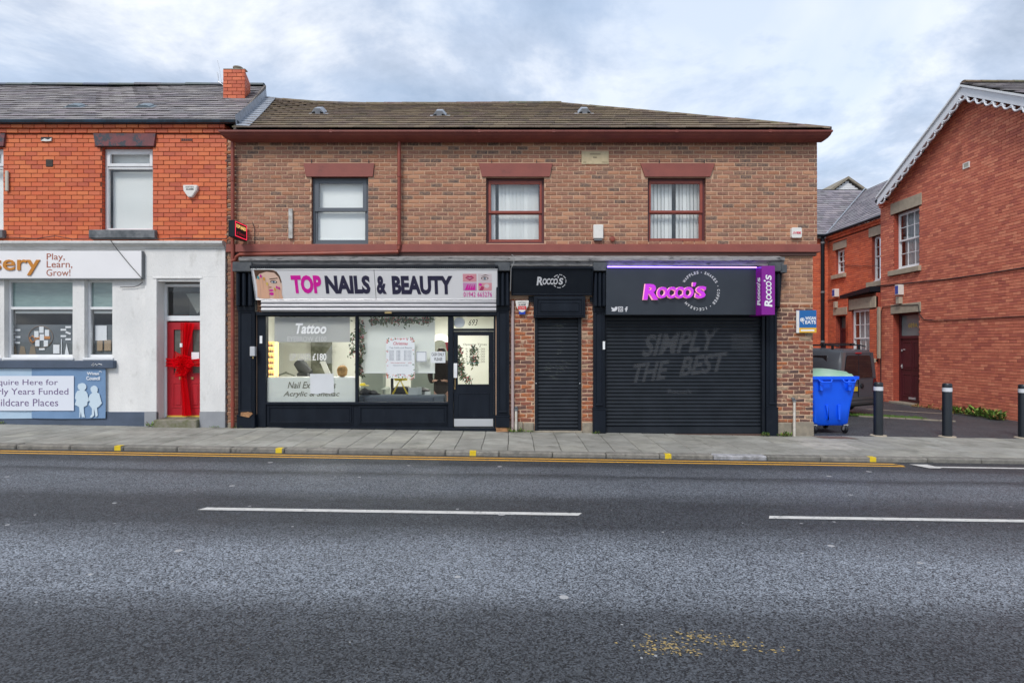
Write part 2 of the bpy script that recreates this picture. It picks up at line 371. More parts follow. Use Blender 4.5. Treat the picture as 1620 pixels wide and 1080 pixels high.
SHUT = mat('charcoal_shutter_metal', (0.012, 0.016, 0.022), 0.38, metal=0.0, spec=0.30, col2=(0.022, 0.027, 0.036), nscale=3, namt=0.7, stain=(0.10, 0.10, 0.11), sscale=6, sat=(0.70, 0.9))
SILVER = mat('silver_shutter_metal', (0.50, 0.50, 0.52), 0.42, metal=0.5, col2=(0.34, 0.34, 0.37), nscale=2, namt=0.6, vstretch=6)
GREYSTONE = mat('weathered_grey_timber', (0.33, 0.32, 0.31), 0.9, col2=(0.16, 0.15, 0.15), nscale=4, namt=0.9, bump=0.7, bscale=35, stain=(0.05, 0.05, 0.055), sscale=5, sat=(0.54, 0.66), vstretch=5)
CREAM = mat('cream_date_stone', (0.56, 0.46, 0.29), 0.8, col2=(0.40, 0.32, 0.2), nscale=9, namt=0.6, bump=0.2)
WHITEP = mat('white_upvc', (0.78, 0.79, 0.80), 0.35, col2=(0.62, 0.63, 0.64), nscale=4, namt=0.5)
WHITE = mat('white_plastic', (0.74, 0.72, 0.68), 0.45, col2=(0.62, 0.60, 0.55), nscale=9, namt=0.5)
SIGNW = mat('pale_sign_face', (0.80, 0.79, 0.80), 0.45, spec=.3, col2=(0.74, 0.73, 0.74), nscale=1.5, namt=0.6)
GREYFR = mat('grey_window_paint', (0.10, 0.115, 0.135), 0.4)
REDFR = mat('rust_red_window_paint', (0.29, 0.06, 0.035), 0.45, col2=(0.20, 0.045, 0.035), nscale=9, namt=0.7)
DARKFR = mat('dark_red_frame_paint', (0.10, 0.028, 0.03), 0.5)
BLIND = mat('white_blind_fabric', (0.88, 0.89, 0.87), 0.85, col2=(0.80, 0.82, 0.80), nscale=2, namt=0.5)
DARKIN = mat('dim_interior', (0.05, 0.055, 0.06), 0.9)
ROOMW = mat('room_wall_cream', (0.72, 0.73, 0.67), 0.85)
GLASS = glass_mat('window_glass'); GLASS_L = glass_mat('shop_glass', gl=0.38)
FROST = film_mat('frosted_film', (0.72, 0.75, 0.74), 0.80)
RENDERW = mat('white_painted_render', (0.78, 0.77, 0.75), 0.85, col2=(0.60, 0.60, 0.59), nscale=1.6, namt=0.7, bump=0.85, bscale=34, stain=(0.36, 0.35, 0.32), sscale=1.9, sat=(0.57, 0.82), vstretch=0.5)
PAINTW = mat('white_paint_moulding', (0.66, 0.655, 0.64), 0.8, col2=(0.48, 0.48, 0.46), nscale=5, namt=0.6, bump=0.3, bscale=40, stain=(0.25, 0.25, 0.24), sscale=4, sat=(0.62, 0.8))
GREYPL = mat('grey_plinth_paint', (0.29, 0.30, 0.32), 0.85, col2=(0.23, 0.24, 0.26), nscale=4, namt=0.7, bump=0.6, bscale=40)
NAVYPL = mat('slate_blue_plinth_paint', (0.075, 0.10, 0.15), 0.7, col2=(0.05, 0.07, 0.10), nscale=3, namt=0.7, bump=0.5, bscale=40)
STONE = mat('weathered_stone', (0.30, 0.26, 0.20), 0.9, col2=(0.17, 0.15, 0.12), nscale=7, namt=0.8, bump=0.7, bscale=30)
STONE_L = mat('buff_stone', (0.42, 0.36, 0.27), 0.85, col2=(0.30, 0.26, 0.2), nscale=5, namt=0.7, bump=0.3, bscale=30)
MOSSY = mat('mossy_step_stone', (0.24, 0.22, 0.18), 0.95, col2=(0.11, 0.12, 0.05), nscale=9, namt=0.9, bump=0.8, bscale=40)
LEAD = mat('lead_flashing', (0.36, 0.39, 0.44), 0.55, metal=0.2, col2=(0.22, 0.24, 0.27), nscale=8, namt=0.8, bump=0.4, bscale=20)
SLATE = mat('grey_purple_slate', (1, 1, 1), 0.6, attr=True, col2=(0.16, 0.145, 0.14), nscale=11, namt=0.35, bump=0.4, bscale=40, stain=(0.055, 0.05, 0.05), sscale=2, sat=(0.56, 0.74))
TILE = mat('mossy_brown_roof_tile', (1, 1, 1), 0.9, attr=True, col2=(0.25, 0.20, 0.145), nscale=8, namt=0.6, bump=0.6, bscale=45, stain=(0.13, 0.14, 0.05), sscale=2.3, sat=(0.60, 0.80))
DARKROOF = mat('roof_underlay', (0.02, 0.018, 0.018), 0.95)
BLUEG = mat('blue_black_gutter_paint', (0.022, 0.06, 0.10), 0.4, col2=(0.012, 0.016, 0.022), nscale=2.2, namt=1.0)
GREYP = mat('grey_plastic', (0.16, 0.17, 0.18), 0.5)
BRASS = mat('brass', (0.5, 0.36, 0.16), 0.35, metal=0.8)
STEEL = mat('brushed_steel', (0.62, 0.63, 0.65), 0.35, metal=0.6)
INK = mat('black_ink', (0.012, 0.012, 0.016), 0.5)
CABLE = mat('black_cable', (0.02, 0.02, 0.022), 0.6)
def flat(name, c, r=0.5, **k): return mat(name, c, r, **k)

# ------------------------------------------------------------------ road
def sheet(name, xs, ys, zf, m, dz=0.0, parent=None, kind=True):
    mb = MB(); vs = [(x, y, zf(x, y) + dz) for x in xs for y in ys]; ny = len(ys)
    mb.add(vs, [(i * ny + j, (i + 1) * ny + j, (i + 1) * ny + j + 1, i * ny + j + 1) for i in range(len(xs) - 1) for j in range(ny - 1)])
    o = mb.build(name, m, parent, org=False, fix=False)
    if kind: struct(o)
    return o
def asphalt(name, base, bands=None, fleck=True, agg=1.0):
    m = bpy.data.materials.new(name); m.use_nodes = True; t = m.node_tree; n = t.nodes; l = t.links; b = n['Principled BSDF']
    g = n.new('ShaderNodeNewGeometry'); P = g.outputs['Position']
    def noise(sc, det=4, ro=0.6, v=None):
        q = n.new('ShaderNodeTexNoise'); q.inputs['Scale'].default_value = sc; q.inputs['Detail'].default_value = det; q.inputs['Roughness'].default_value = ro
        l.new(v if v is not None else P, q.inputs['Vector']); return q.outputs['Fac']
    def M(op, a, b_=None, c=None):
        q = n.new('ShaderNodeMath'); q.operation = op
        for i, v in enumerate((a, b_, c)):
            if v is None: continue
            if isinstance(v, (int, float)): q.inputs[i].default_value = v
            else: l.new(v, q.inputs[i])
        return q.outputs[0]
    def ramp(f, stops):
        r = n.new('ShaderNodeValToRGB'); l.new(f, r.inputs[0]); e = r.color_ramp.elements
        while len(e) < len(stops): e.new(0.5)
        for el, (p, c) in zip(e, stops): el.position = p; el.color = (*c, 1) if isinstance(c, tuple) else (c, c, c, 1)
        return r.outputs[0]
    def mixc(f, a, b_, mode='MIX'):
        q = n.new('ShaderNodeMix'); q.data_type = 'RGBA'; q.blend_type = mode
        for i, v in ((0, f), (6, a), (7, b_)):
            if isinstance(v, (int, float)): q.inputs[i].default_value = v
            elif isinstance(v, tuple): q.inputs[i].default_value = (*v, 1)
            else: l.new(v, q.inputs[i])
        return q.outputs[2]
    st = n.new('ShaderNodeMapping'); l.new(P, st.inputs[0]); st.inputs['Scale'].default_value = (0.16, 1, 1)
    col = (base[0], base[1], base[2])
    if bands:
        s_ = n.new('ShaderNodeSeparateXYZ'); l.new(P, s_.inputs[0])
        yy = M('ADD', s_.outputs[1], M('MULTIPLY', M('SUBTRACT', noise(1.1, 6, 0.65, st.outputs[0]), 0.5), 0.75))
        yy = M('ADD', yy, M('MULTIPLY', M('SUBTRACT', noise(9, 3), 0.5), 0.12))
        f = M('DIVIDE', M('ADD', yy, 10.0), 10.0)
        colr = ramp(f, [((q[0] + 10) / 10, tuple(c * q[1] for c in base)) for q in bands])
    else: colr = mixc(M('MULTIPLY', noise(1.3, 5), 0.9), tuple(c * 0.75 for c in base), tuple(c * 1.35 for c in base))
    # aggregate: light and dark chippings at several sizes
    vo = n.new('ShaderNodeTexVoronoi'); vo.inputs['Scale'].default_value = 100; l.new(P, vo.inputs['Vector'])
    sp = n.new('ShaderNodeSeparateColor'); l.new(vo.outputs['Color'], sp.inputs[0])
    ag = M('ADD', M('MULTIPLY', sp.outputs[0], 0.85), M('MULTIPLY', noise(48, 4, 0.7), 0.9))
    k = M('MULTIPLY_ADD', M('SUBTRACT', ag, 0.88), 2.5 * agg, 1.0)
    k = M('MULTIPLY', k, M('MULTIPLY_ADD', M('SUBTRACT', noise(0.9, 6, 0.7), 0.5), 0.7, 1.0))
    cmb_ = n.new('ShaderNodeCombineColor'); [l.new(M('MAXIMUM', k, 0.15), cmb_.inputs[i]) for i in range(3)]
    colr = mixc(1.0, colr, cmb_.outputs[0], 'MULTIPLY')
    if fleck:
        for sc, th, c in ((2.6, 0.055, (0.42, 0.42, 0.42)), (5.3, 0.045, (0.36, 0.37, 0.38))):
            v = n.new('ShaderNodeTexVoronoi'); v.inputs['Scale'].default_value = sc; l.new(P, v.inputs['Vector'])
            s2 = n.new('ShaderNodeSeparateColor'); l.new(v.outputs['Color'], s2.inputs[0])
            d = M('ADD', v.outputs['Distance'], M('MULTIPLY', M('SUBTRACT', noise(40, 2), 0.5), 0.06))
            rr_ = M('MULTIPLY', s2.outputs[1], th * 1.9)
            colr = mixc(M('MULTIPLY', M('LESS_THAN', d, rr_), M('GREATER_THAN', s2.outputs[0], 0.45)), colr, c)
    l.new(colr, b.inputs['Base Color'])
    l.new(M('MULTIPLY_ADD', noise(2.2, 4), 0.35, 0.42), b.inputs['Roughness'])
    bp = n.new('ShaderNodeBump'); bp.inputs['Strength'].default_value = 0.75; bp.inputs['Distance'].default_value = 0.012
    l.new(ag, bp.inputs['Height']); l.new(bp.outputs[0], b.inputs['Normal'])
    return m
ROAD = asphalt('road_asphalt', (0.102, 0.113, 0.128), bands=[(-9.9, .44), (-8.5, .42), (-8.05, .62), (-7.7, 1.5), (-7.0, 1.7), (-6.5, 1.0), (-6.1, .44), (-5.2, .44), (-4.75, 1.1), (-4.1, 1.1), (-3.75, .45), (-3.6, 1.0), (-3.25, .90), (-3.0, .42), (-2.3, .34)])
YARD = asphalt('yard_asphalt', (0.055, 0.06, 0.068), fleck=False)
xs = [-60, -30, -15, -10, -5, 0, 5, 10, 15, 30, 60]
road = sheet('road', xs, [-9.25, -8.5, -7.5, -6.6, -5.75, -4.6, -3.6, KY], rz, ROAD)
ground = sheet('ground', [-400, -60, 0, 60, 400], [-400, -60, -12, 0, 12, 60, 400], lambda x, y: -GR * x - 0.30, mat('ground_soil', (0.11, 0.11, 0.09), 0.95, col2=(0.07, 0.08, 0.05), nscale=0.3))
# painted lines
def paint(name, c, worn=(0.1, 0.1, 0.11), a=(0.56, 0.70), sc=17): return mat(name, c, 0.7, col2=tuple(q * 0.72 for q in c), nscale=9, namt=0.7, bump=0.4, bscale=70, stain=worn, sscale=sc, sat=a)
YEL = paint('yellow_road_paint', (0.72, 0.38, 0.045)); WHI = paint('white_road_paint', (0.62, 0.61, 0.58))
YELK = paint('yellow_kerb_paint', (0.78, 0.56, 0.02), (0.3, 0.25, 0.2), (0.6, 0.7))
def mark(name, quads, m, dz=0.004):
    mb = MB()
    for q in quads: mb.add([(x, y, rz(x, y) + dz) for x, y in q], [tuple(range(len(q)))])
    return struct(mb.build(name, m, road, fix=False))
for (a, b) in ((KY - .155, KY - .235), (KY - .345, KY - .425)):
    xe = W(1412 if a > -2.45 else 1428, a)
    x = -30.0; q = []
    while x < xe: q.append([(x, b), (min(x + 3, xe), b), (min(x + 3, xe), a), (x, a)]); x += 3
    if a > -2.45: q.append([(xe, b), (W(1428, KY - .345), KY - .425 + .08), (W(1432, KY - .345), KY - .345 + .003), (xe, a)])
    mark('yellow_line', q, YEL)
LX = W(316, -5.74)
for k in range(0, 7):
    x = LX + 6.0 * k; yb, ya = -5.79, -5.69
    mark('centre_line_dash', [[(x, yb), (x + 4, yb), (x + 4.05, ya), (x + .05, ya)]], WHI, 0.0045)
yw = KY - .40
x = W(1475, yw); q = []
while x < 30: q.append([(x, yw - .05), (x + 3, yw - .05), (x + 3, yw + .05), (x, yw + .05)]); x += 3
mark('edge_line', q, WHI)
mark('give_way_dash', [[(W(1468, -2.75), -2.78), (W(1492, -2.8), -2.78), (W(1470, -2.5), -2.46), (W(1441, -2.5), -2.46)]], WHI, 0.0085)
# worn yellow scraps of old paint in the near lane
mb = MB(); rr = random.Random(4)
for cxp, cyp, nn, sx, sy in ((1045, 1018, 120, 26, 6), (1100, 1004, 80, 30, 4), (1160, 1013, 60, 26, 4), (1075, 1026, 36, 22, 3), (1225, 1021, 20, 14, 2)):
    for _ in range(nn):
        px = rr.gauss(cxp, sx * .95); py = rr.gauss(cyp + (px - cxp) * 0.05, sy * 1.15); d = 1.80 * FPX / (py - 548); x, y = W(px, d - 12), d - 12
        s_ = rr.uniform(.002, .011); p = [(x + s_ * rr.uniform(.6, 1.5) * cos(t * 1.05 + .3), y + s_ * rr.uniform(.5, 1) * sin(t * 1.05)) for t in range(6)]
        mb.add([(a, b, rz(a, b) + .003) for a, b in p], [tuple(range(6))])
o = mb.build('worn_paint_scraps', paint('worn_yellow', (0.50, 0.36, 0.13), a=(0.5, 0.6), sc=60), road, fix=False); stuff(o)

# ------------------------------------------------------------------ kerb and pavement
pave = sheet('pavement', xs, [KY + .02, 0.0, 0.9], pz, mat('paving_joint_dirt', (0.055, 0.052, 0.045), 0.95, col2=(0.06, 0.08, 0.03), nscale=3), dz=-0.035)
kerbm = mat('kerb_stone', (1, 1, 1), 0.85, attr=True, col2=(0.10, 0.095, 0.085), nscale=9, namt=0.7, bump=0.8, bscale=45, stain=(0.07, 0.07, 0.065), sscale=6, sat=(0.56, 0.72))
slabm = mat('paving_slab_concrete', (1, 1, 1), 0.85, attr=True, col2=(0.21, 0.205, 0.18), nscale=3.0, namt=0.8, bump=0.45, bscale=80, stain=(0.15, 0.15, 0.125), sscale=1.6, sat=(0.52, 0.72))
kb = bpy.data.objects.new('kerb', None); COL.objects.link(kb); attach(kb, None, (0, KY, pz(0, KY))); struct(kb)
x = W(-230, KY) - 5 * .885; kw = 0.885; i = 0
rr = random.Random(9)
KM = {}
def kerb_mesh(kind, tint):
    if (kind, tint) in KM: return KM[kind, tint]
    mb = MB(); mb.cbox(-kw / 2 + .005, kw / 2 - .005, 0, .20, -.25, 0, .018, col=tint)
    o = mb.build('kerb_stone', kerbm, None, org=False); me = o.data; bpy.data.objects.remove(o); KM[kind, tint] = me; return me
tk = [(0.25, 0.235, 0.205), (0.21, 0.20, 0.175), (0.28, 0.265, 0.23), (0.23, 0.215, 0.185)]
while x < 16:
    xc = x + kw / 2; t = tk[rr.randrange(4)]; pxc = 810 + xc * FPX / (12 + KY)
    if 1165 < pxc < 1250: t = (0.42, 0.42, 0.44)
    M0 = Matrix.Translation((xc, KY, pz(xc, KY) + rr.uniform(-.003, .003))) @ Matrix.Rotation(math.atan(GR), 4, 'Y')
    link('kerb_stone', kerb_mesh('a', t), kb, M0); x += kw
for px in (186, 441, 748, 1057, 1381):
    xc = W(px, KY); wd = .105
    mb = MB()
    pts = [(xc - wd / 2, KY + .10), (xc + wd / 2, KY + .10), (xc + wd / 2, KY - .0045), (xc - wd / 2, KY - .0045)]
    z = [pz(a, KY) + .0055 for a, b in pts]
    mb.add([(a, b, c) for (a, b), c in zip(pts, z)], [(0, 1, 2, 3)])
    mb.add([(pts[3][0], KY - .0045, z[3]), (pts[2][0], KY - .0045, z[2]), (pts[2][0], KY - .0045, z[2] - .075), (pts[3][0], KY - .0045, z[3] - .075)], [(0, 1, 2, 3)])
    mb.build('yellow_kerb_mark', YELK, kb, fix=False)
# slabs
RY = [KY + .20, -1.50, -0.90, -0.30, 0.06]
tints = [(0.33, 0.325, 0.29), (0.30, 0.295, 0.265), (0.355, 0.35, 0.315), (0.32, 0.31, 0.275), (0.345, 0.335, 0.29), (0.285, 0.28, 0.25)]
PM = {}
def slab_mesh(sx, sy, ti):
    k = (round(sx, 3), round(sy, 3), ti)
    if k not in PM:
        mb = MB(); mb.cbox(-sx / 2, sx / 2, -sy / 2, sy / 2, -.05, 0, .006, col=tints[ti % 6] if ti < 10 else (0.43, 0.41, 0.37)); o = mb.build('paving_slab', slabm, None, org=False); PM[k] = o.data; bpy.data.objects.remove(o)
    return PM[k]
cw = 0.452; nsl = 0; far = MB()
for r in range(4):
    ya, yb = RY[r], RY[r + 1]; x = -15.0 + rr.uniform(0, .02)
    while x < 15.5:
        yc = (ya + yb) / 2; xc = x + cw / 2; ti = rr.randrange(6); pxc = 810 + xc * FPX / (12 + yc)
        if r in (1, 2) and 1262 < pxc < 1345: ti = 10
        sy = yb - ya - .008
        M0 = Matrix.Translation((xc, yc, pz(xc, yc) + rr.uniform(-.002, .002))) @ Matrix.Rotation(math.atan(GR) + rr.uniform(-.003, .003), 4, 'Y') @ Matrix.Rotation(0.009, 4, 'X')
        link('paving_slab', slab_mesh(cw - .009, sy, ti), pave, M0)
        x += cw
# opposite pavement behind the camera line
sheet('far_kerb_pavement', xs, [-14.0, -9.25], lambda x, y: -GR * x - .02, slabm_plain := mat('plain_paving', (0.3, 0.295, 0.265), 0.9, col2=(0.22, 0.215, 0.19), nscale=2))
mb = MB(); mb.add([(-60, -9.25, .88 - .02), (60, -9.25, -.92), (60, -9.25, -1.02), (-60, -9.25, .78)], [(0, 1, 2, 3)]); struct(mb.build('far_kerb', slabm_plain, None))
# side yard
yard = sheet('side_yard', [5.9, 8, 10, 13.4], [0.06, 3, 6, 9, 13.0], lambda x, y: -GR * x, YARD, dz=0.0)
# ------------------------------------------------------------------ brown brick shop building
mainb = thing('shop_building', 'brown brick two storey shop building with maroon gutter and three upstairs windows', 'building', (0, 0, 0))
XL, XR = W(360), 6.19           # wall ends
XLm = W(372)
BAND0, BAND1 = H(400), H(387)
win = [(W(492.5), W(582.5), H(386), H(280)), (W(769), W(861), H(385), H(281)), (W(1025), W(1117), H(383), H(281))]
lint = [(W(481), W(592.5), W(484.5), W(590)), (W(757.5), W(873.8), W(762.5), W(869.5)), (W(1012.8), W(1130.4), W(1020), W(1123))]
stone = (W(920), W(963), H(260), H(240))
ZTOP = H(221)
ZB = -0.35
sal = (W(407), W(783.5), ZB, H(421)); mid = (W(846), W(920), ZB, H(503)); roc = (W(957), W(1226), ZB, H(421))
holes = list(win) + [sal, mid, roc]
XRL = W(1286)
mb = MB(); wall_solid(mb, XL, XR, BAND0, ZTOP, 0.010, 0.26, holes); wall_solid(mb, XL, XRL, ZB, BAND0, 0.010, 0.26, holes); mb.build('wall', [MORTAR, BF_MAIN], mainb, fix=False)
mb = MB()   # rest of the shell
mb.box(XR - .25, XR - .002, .262, 9.0, BAND0, ZTOP); mb.box(XRL - .25, XRL - .002, .262, 9.0, ZB, BAND0); mb.box(-8.1, XR, 9.0, 9.25, ZB, ZTOP); mb.build('side_wall', BF_MAIN, mainb)
mb = MB(); mb.box(-5.5, XR - .27, .3, 8.95, 2.86, 3.02); mb.box(-5.5, XR - .27, .3, 8.95, ZTOP - .15, ZTOP - .03); mb.build('floor', DARKIN, mainb)
tb = [(0.292, 0.119, 0.075), (0.292, 0.125, 0.081), (0.222, 0.094, 0.068), (0.421, 0.194, 0.112), (0.275, 0.112, 0.068), (0.193, 0.086, 0.068), (0.304, 0.132, 0.094), (0.257, 0.101, 0.075), (0.468, 0.226, 0.132), (0.088, 0.068, 0.065), (0.234, 0.106, 0.075), (0.287, 0.138, 0.094), (0.158, 0.094, 0.075), (0.316, 0.125, 0.068)]
PI, CO = 0.2325, 0.0832
bank = piece_bank('brick', tb, PI - .019, CO - .0185, .05, .005, BRICK, 14)
ql = lambda i: (min(lint[i][0], lint[i][2]) + .02, max(lint[i][1], lint[i][3]) - .02, H(281), H(259))
hb = list(win) + [ql(i) for i in range(3)] + [stone]
def soot(r_, x, z, n_):
    d = abs(x - W(1192)) / .55 + max(0, H(252) - z) / .35
    if r_.random() < 1.1 - d: return r_.choice((9, 12, 9, 5))
    if z > ZTOP - .17 and r_.random() < .35: return r_.choice((9, 12, 5))
    return r_.randrange(n_)
brick_wall(None, XLm + .02, XR, BAND1, ZTOP, PI, CO, .019, hb, bank, BRICK, mainb, 300, ((win[1][0] + win[2][1]) / 2, 4.6), seed=2, bias=soot)
told = [(0.30, 0.10, 0.05), (0.20, 0.08, 0.06), (0.13, 0.07, 0.055), (0.38, 0.13, 0.05), (0.25, 0.16, 0.11), (0.10, 0.065, 0.06), (0.33, 0.11, 0.06), (0.22, 0.09, 0.07), (0.40, 0.30, 0.2), (0.28, 0.095, 0.055), (0.17, 0.075, 0.06), (0.45, 0.14, 0.045)]
bank2 = piece_bank('brick', told, PI - .016, CO - .014, .05, .012, BRICK_OLD, 24, wob=0.009)
tupp = [(0.30, 0.14, 0.085), (0.24, 0.115, 0.08), (0.34, 0.17, 0.10), (0.20, 0.10, 0.075), (0.37, 0.20, 0.12)]
bank2b = piece_bank('brick', tupp, PI - .016, CO - .015, .05, .006, BRICK, 10)
brick_wall(None, W(1231.5), XRL + .004, H(478), BAND0, PI, CO, .015, [], bank2b, BRICK, mainb, 0, (0, 0), seed=3)
brick_wall(None, W(1229), XRL + .004, H(669), H(478), PI, CO, .014, [], bank2, BRICK_OLD, mainb, 0, (0, 0), seed=4)
brick_wall(None, W(360), W(383), ZB, BAND0, PI * .5, CO, .014, [], bank2b, BRICK_OLD, mainb, 0, (0, 0), seed=5)
brick_wall(None, W(359), XLm + .02, BAND1, ZTOP, PI * .5, CO, .014, [], bank2, BRICK_OLD, mainb, 0, (0, 0), seed=6)
tor = [(0.42, 0.12, 0.045), (0.30, 0.09, 0.05), (0.48, 0.15, 0.05), (0.19, 0.075, 0.055), (0.36, 0.10, 0.045), (0.42, 0.28, 0.18), (0.26, 0.085, 0.05), (0.14, 0.07, 0.06)]
bank3 = piece_bank('brick', tor, PI - .016, CO - .014, .05, .012, BRICK_OLD, 20, wob=0.009)
brick_wall(None, W(806), W(845), H(667), H(466), PI, CO, .014, [], bank3, BRICK_OLD, mainb, 0, (0, 0), seed=7)
brick_wall(None, W(921), W(938), H(667), H(466), PI, CO, .014, [], bank3, BRICK_OLD, mainb, 0, (0, 0), seed=8)
for (a, b, zt) in ((W(808), W(827), H(667)), (W(828), W(844.5), H(668)), (W(921), W(938), H(668)), (W(1229), W(1252), H(668)), (W(1253), XRL + .012, H(667)), (W(361), W(382), H(668))):
    mb = MB(); mb.cbox(a, b, -.035, .05, ZB, zt, .015); mb.build('plinth_stone', STONE, mainb)
mb = MB(); mb.cbox(W(360) - .005, XR + .035, -.075, .05, BAND0, BAND1, .012); mb.build('string_course', MAROON_STONE, mainb)
# crown gutter
yf = -.34; zt = H(205.5, yf)
prof = [(0.05, zt), (yf, zt), (yf, zt - .035), (yf + .025, zt - .045), (yf + .05, zt - .085), (yf + .11, zt - .125), (yf + .19, zt - .15), (yf + .25, zt - .165), (-.075, H(219, -.08)), (-.075, H(223.5, -.08)), (0.05, H(223.5, -.08))]
mb = MB(); mb.profile(prof, W(377), W(1292.5), d0=0.70, d1=-0.42); mb.build('gutter', MAROON, mainb)
mb = MB()
for px in (523, 758, 876, 1071, 1219): mb.cbox(W(px, yf) - .03, W(px, yf) + .03, yf - .004, yf + .03, zt - .05, zt + .004, .003)
mb.build('gutter_joint', MAROON, mainb)
# lintels
for i, (a, b, c, d) in enumerate(lint):
    mb = MB(); mb.prism([(c, H(280)), (d, H(280)), (b, H(259)), (a, H(259))], -.03, .05); o = mb.build('lintel', MAROON_STONE, mainb)
    for q in (.26 * (b - a) + a - .16, b - .24):
        pass
mb = MB()
for px in (493, 583.5, 778, 849, 1043, 1114): mb.box(W(px) - .006, W(px) + .006, -.012, .02, H(259), H(253))
stuff(mb.build('vent_slot', INK, mainb))
mb = MB(); mb.cbox(*stone[:2], -.012, .05, *stone[2:], .004); ds = mb.build('date_stone', CREAM, mainb)
text('BIRCHWOOD HSE\n1882', W(931), W(953), H(253), H(243.5), -.013, mat('faded_letter', (0.2, 0.15, 0.09)), ds, thick=.002, align='CENTER') if False else None
mb = MB()
for (a, b, c, d) in ((933, 950, 243.5, 245), (938, 944, 248.5, 250.5), (922.5, 927, 256.5, 257.6), (952, 961, 256.5, 257.6)): mb.box(W(a), W(b), -.0145, -.011, H(d), H(c))
stuff(mb.build('worn_inscription', mat('faded_letter', (0.24, 0.19, 0.12)), ds))

# ---- upstairs windows
def window(parent, F, x0, x1, z0, z1, style, fm, rec=.10, name='window'):
    """an opening filled with frame, two sashes, glass and what hangs behind"""
    mb = MB(F); t = .045; y0, y1 = rec, rec + .07
    mb.ring(x0, x1, z0, z1, t, y0, y1)
    if style['sill']: mb.cbox(x0 - .0, x1 + .0, rec - .06, rec + .02, z0 - .005, z0 + .035, .006)
    wo = mb.build(name, fm, parent)
    zm = style['zm']; sm = style.get('sm', fm)
    for (za, zb, yy, tt) in ((zm - .02, z1 - t, y0 - .012, style['tu']), (z0 + t, zm + .012, y0 + .02, style['tl'])):
        m2 = MB(F); m2.ring(x0 + t, x1 - t, za, zb, tt, yy, yy + .045)
        if 'grid' in style:
            nc, nr = style['grid']; ix0, ix1, iz0, iz1 = x0 + t + tt[0], x1 - t - tt[1], za + tt[2], zb - tt[3]
            for k in range(1, nc): q = ix0 + (ix1 - ix0) * k / nc; m2.box(q - .01, q + .01, yy + .008, yy + .03, iz0, iz1)
            for k in range(1, nr): q = iz0 + (iz1 - iz0) * k / nr; m2.box(ix0, ix1, yy + .0095, yy + .0285, q - .01, q + .01)
        so_ = m2.build('sash', sm, wo)
        m3 = MB(F); m3.box(x0 + t + .01, x1 - t - .01, yy + .018, yy + .022, za + .01, zb - .01); m3.build('pane', style.get('glass', GLASS), wo)
    yb = rec + .10
    if style['back'] == 'plain':
        m4 = MB(F); m4.box(x0 + .02, x1 - .02, yb, yb + .01, z0 + .02 if not style.get('part') else style['part'], z1 - .02)
        m4.build('blind', BLIND, wo)
        m4 = MB(F); m4.cbox(x0 + .04, x1 - .04, yb - .015, yb - .002, z0 + .11, z0 + .135, .003); m4.build('blind_rail', BLIND, wo)
    elif style['back'] == 'vertical':
        n_ = 15; w_ = (x1 - x0 - .06) / n_; skip = style.get('skip', ())
        for k in range(n_):
            if k in skip: continue
            xc = x0 + .03 + w_ * (k + .5); a = style.get('ang', .45) * (1 if k % 5 else .5)
            m4 = MB(F); m4.box(-w_ * .56, w_ * .56, -.0015, .0015, z0 + .05, z1 - .03, tf=Matrix.Translation((xc, yb + .05, 0)) @ Matrix.Rotation(a, 4, 'Z')); m4.build('blind_slat', BLIND, wo)
    m5 = MB(F); m5.box(x0 - .05, x1 + .05, rec + .38, rec + .40, z0 - .05, z1 + .05); m5.build('room_back', style.get('bm', DARKIN), wo)
    return wo
w0 = window(mainb, None, *win[0], dict(sill=False, zm=H(331.5), tu=(.085, .085, .075, .065), tl=(.045, .045, .05, .03), back='plain'), GREYFR, rec=.09)
w0['label'] = 'grey framed window with plain white blind'
w1 = window(mainb, None, *win[1], dict(sill=True, zm=H(334.5), tu=(.05, .045, .05, .07), tl=(.055, .06, .055, .05), back='vertical', skip=(2, 14), sm=REDFR, ang=.38), DARKFR, rec=.09)
w1['label'] = 'rust red sash window with vertical blind open at its edge'
w2 = window(mainb, None, *win[2], dict(sill=True, zm=H(334), tu=(.035, .055, .05, .06), tl=(.035, .065, .05, .05), back='vertical', skip=(7,), sm=REDFR, ang=.5), DARKFR, rec=.09)
w2['label'] = 'rust red sash window with vertical blind parted in the middle'

# ---- main roof
SL = -0.27
XE = W(374)                                    # party line at the eaves
ze = H(203.5, -.28); YR = 3.86
def xl(y): return XE + .06 + SL * (y + .25)
def xr(y): return 6.33 - (6.33 - 1.25) * ((y + .28) / (YR + .28))
def zrid(x):
    pts = [(-8, 8.40), (-6.6, 8.34), (-5.2, 8.24), (-3.9, 8.205), (-1, 8.215), (1.3, 8.235), (7, 8.235)]
    for (a, za), (b, zb) in zip(pts, pts[1:]):
        if a <= x <= b: return za + (zb - za) * (x - a) / (b - a)
    return 8.235
def zroof(x, y): return ze + (zrid(x * (1 if x < 0 else .4)) - ze) * (y + .28) / (YR + .28)
mb = MB(); n = 12
for i in range(n):
    y0, y1 = -.28 + (YR + .28) * i / n, -.28 + (YR + .28) * (i + 1) / n
    for j in range(8):
        q = [(xl(y0) + (xr(y0) - xl(y0)) * j / 8, y0), (xl(y0) + (xr(y0) - xl(y0)) * (j + 1) / 8, y0), (xl(y1) + (xr(y1) - xl(y1)) * (j + 1) / 8, y1), (xl(y1) + (xr(y1) - xl(y1)) * j / 8, y1)]
        mb.add([(a, b, zroof(a, b) - .035) for a, b in q], [(0, 1, 2, 3)])
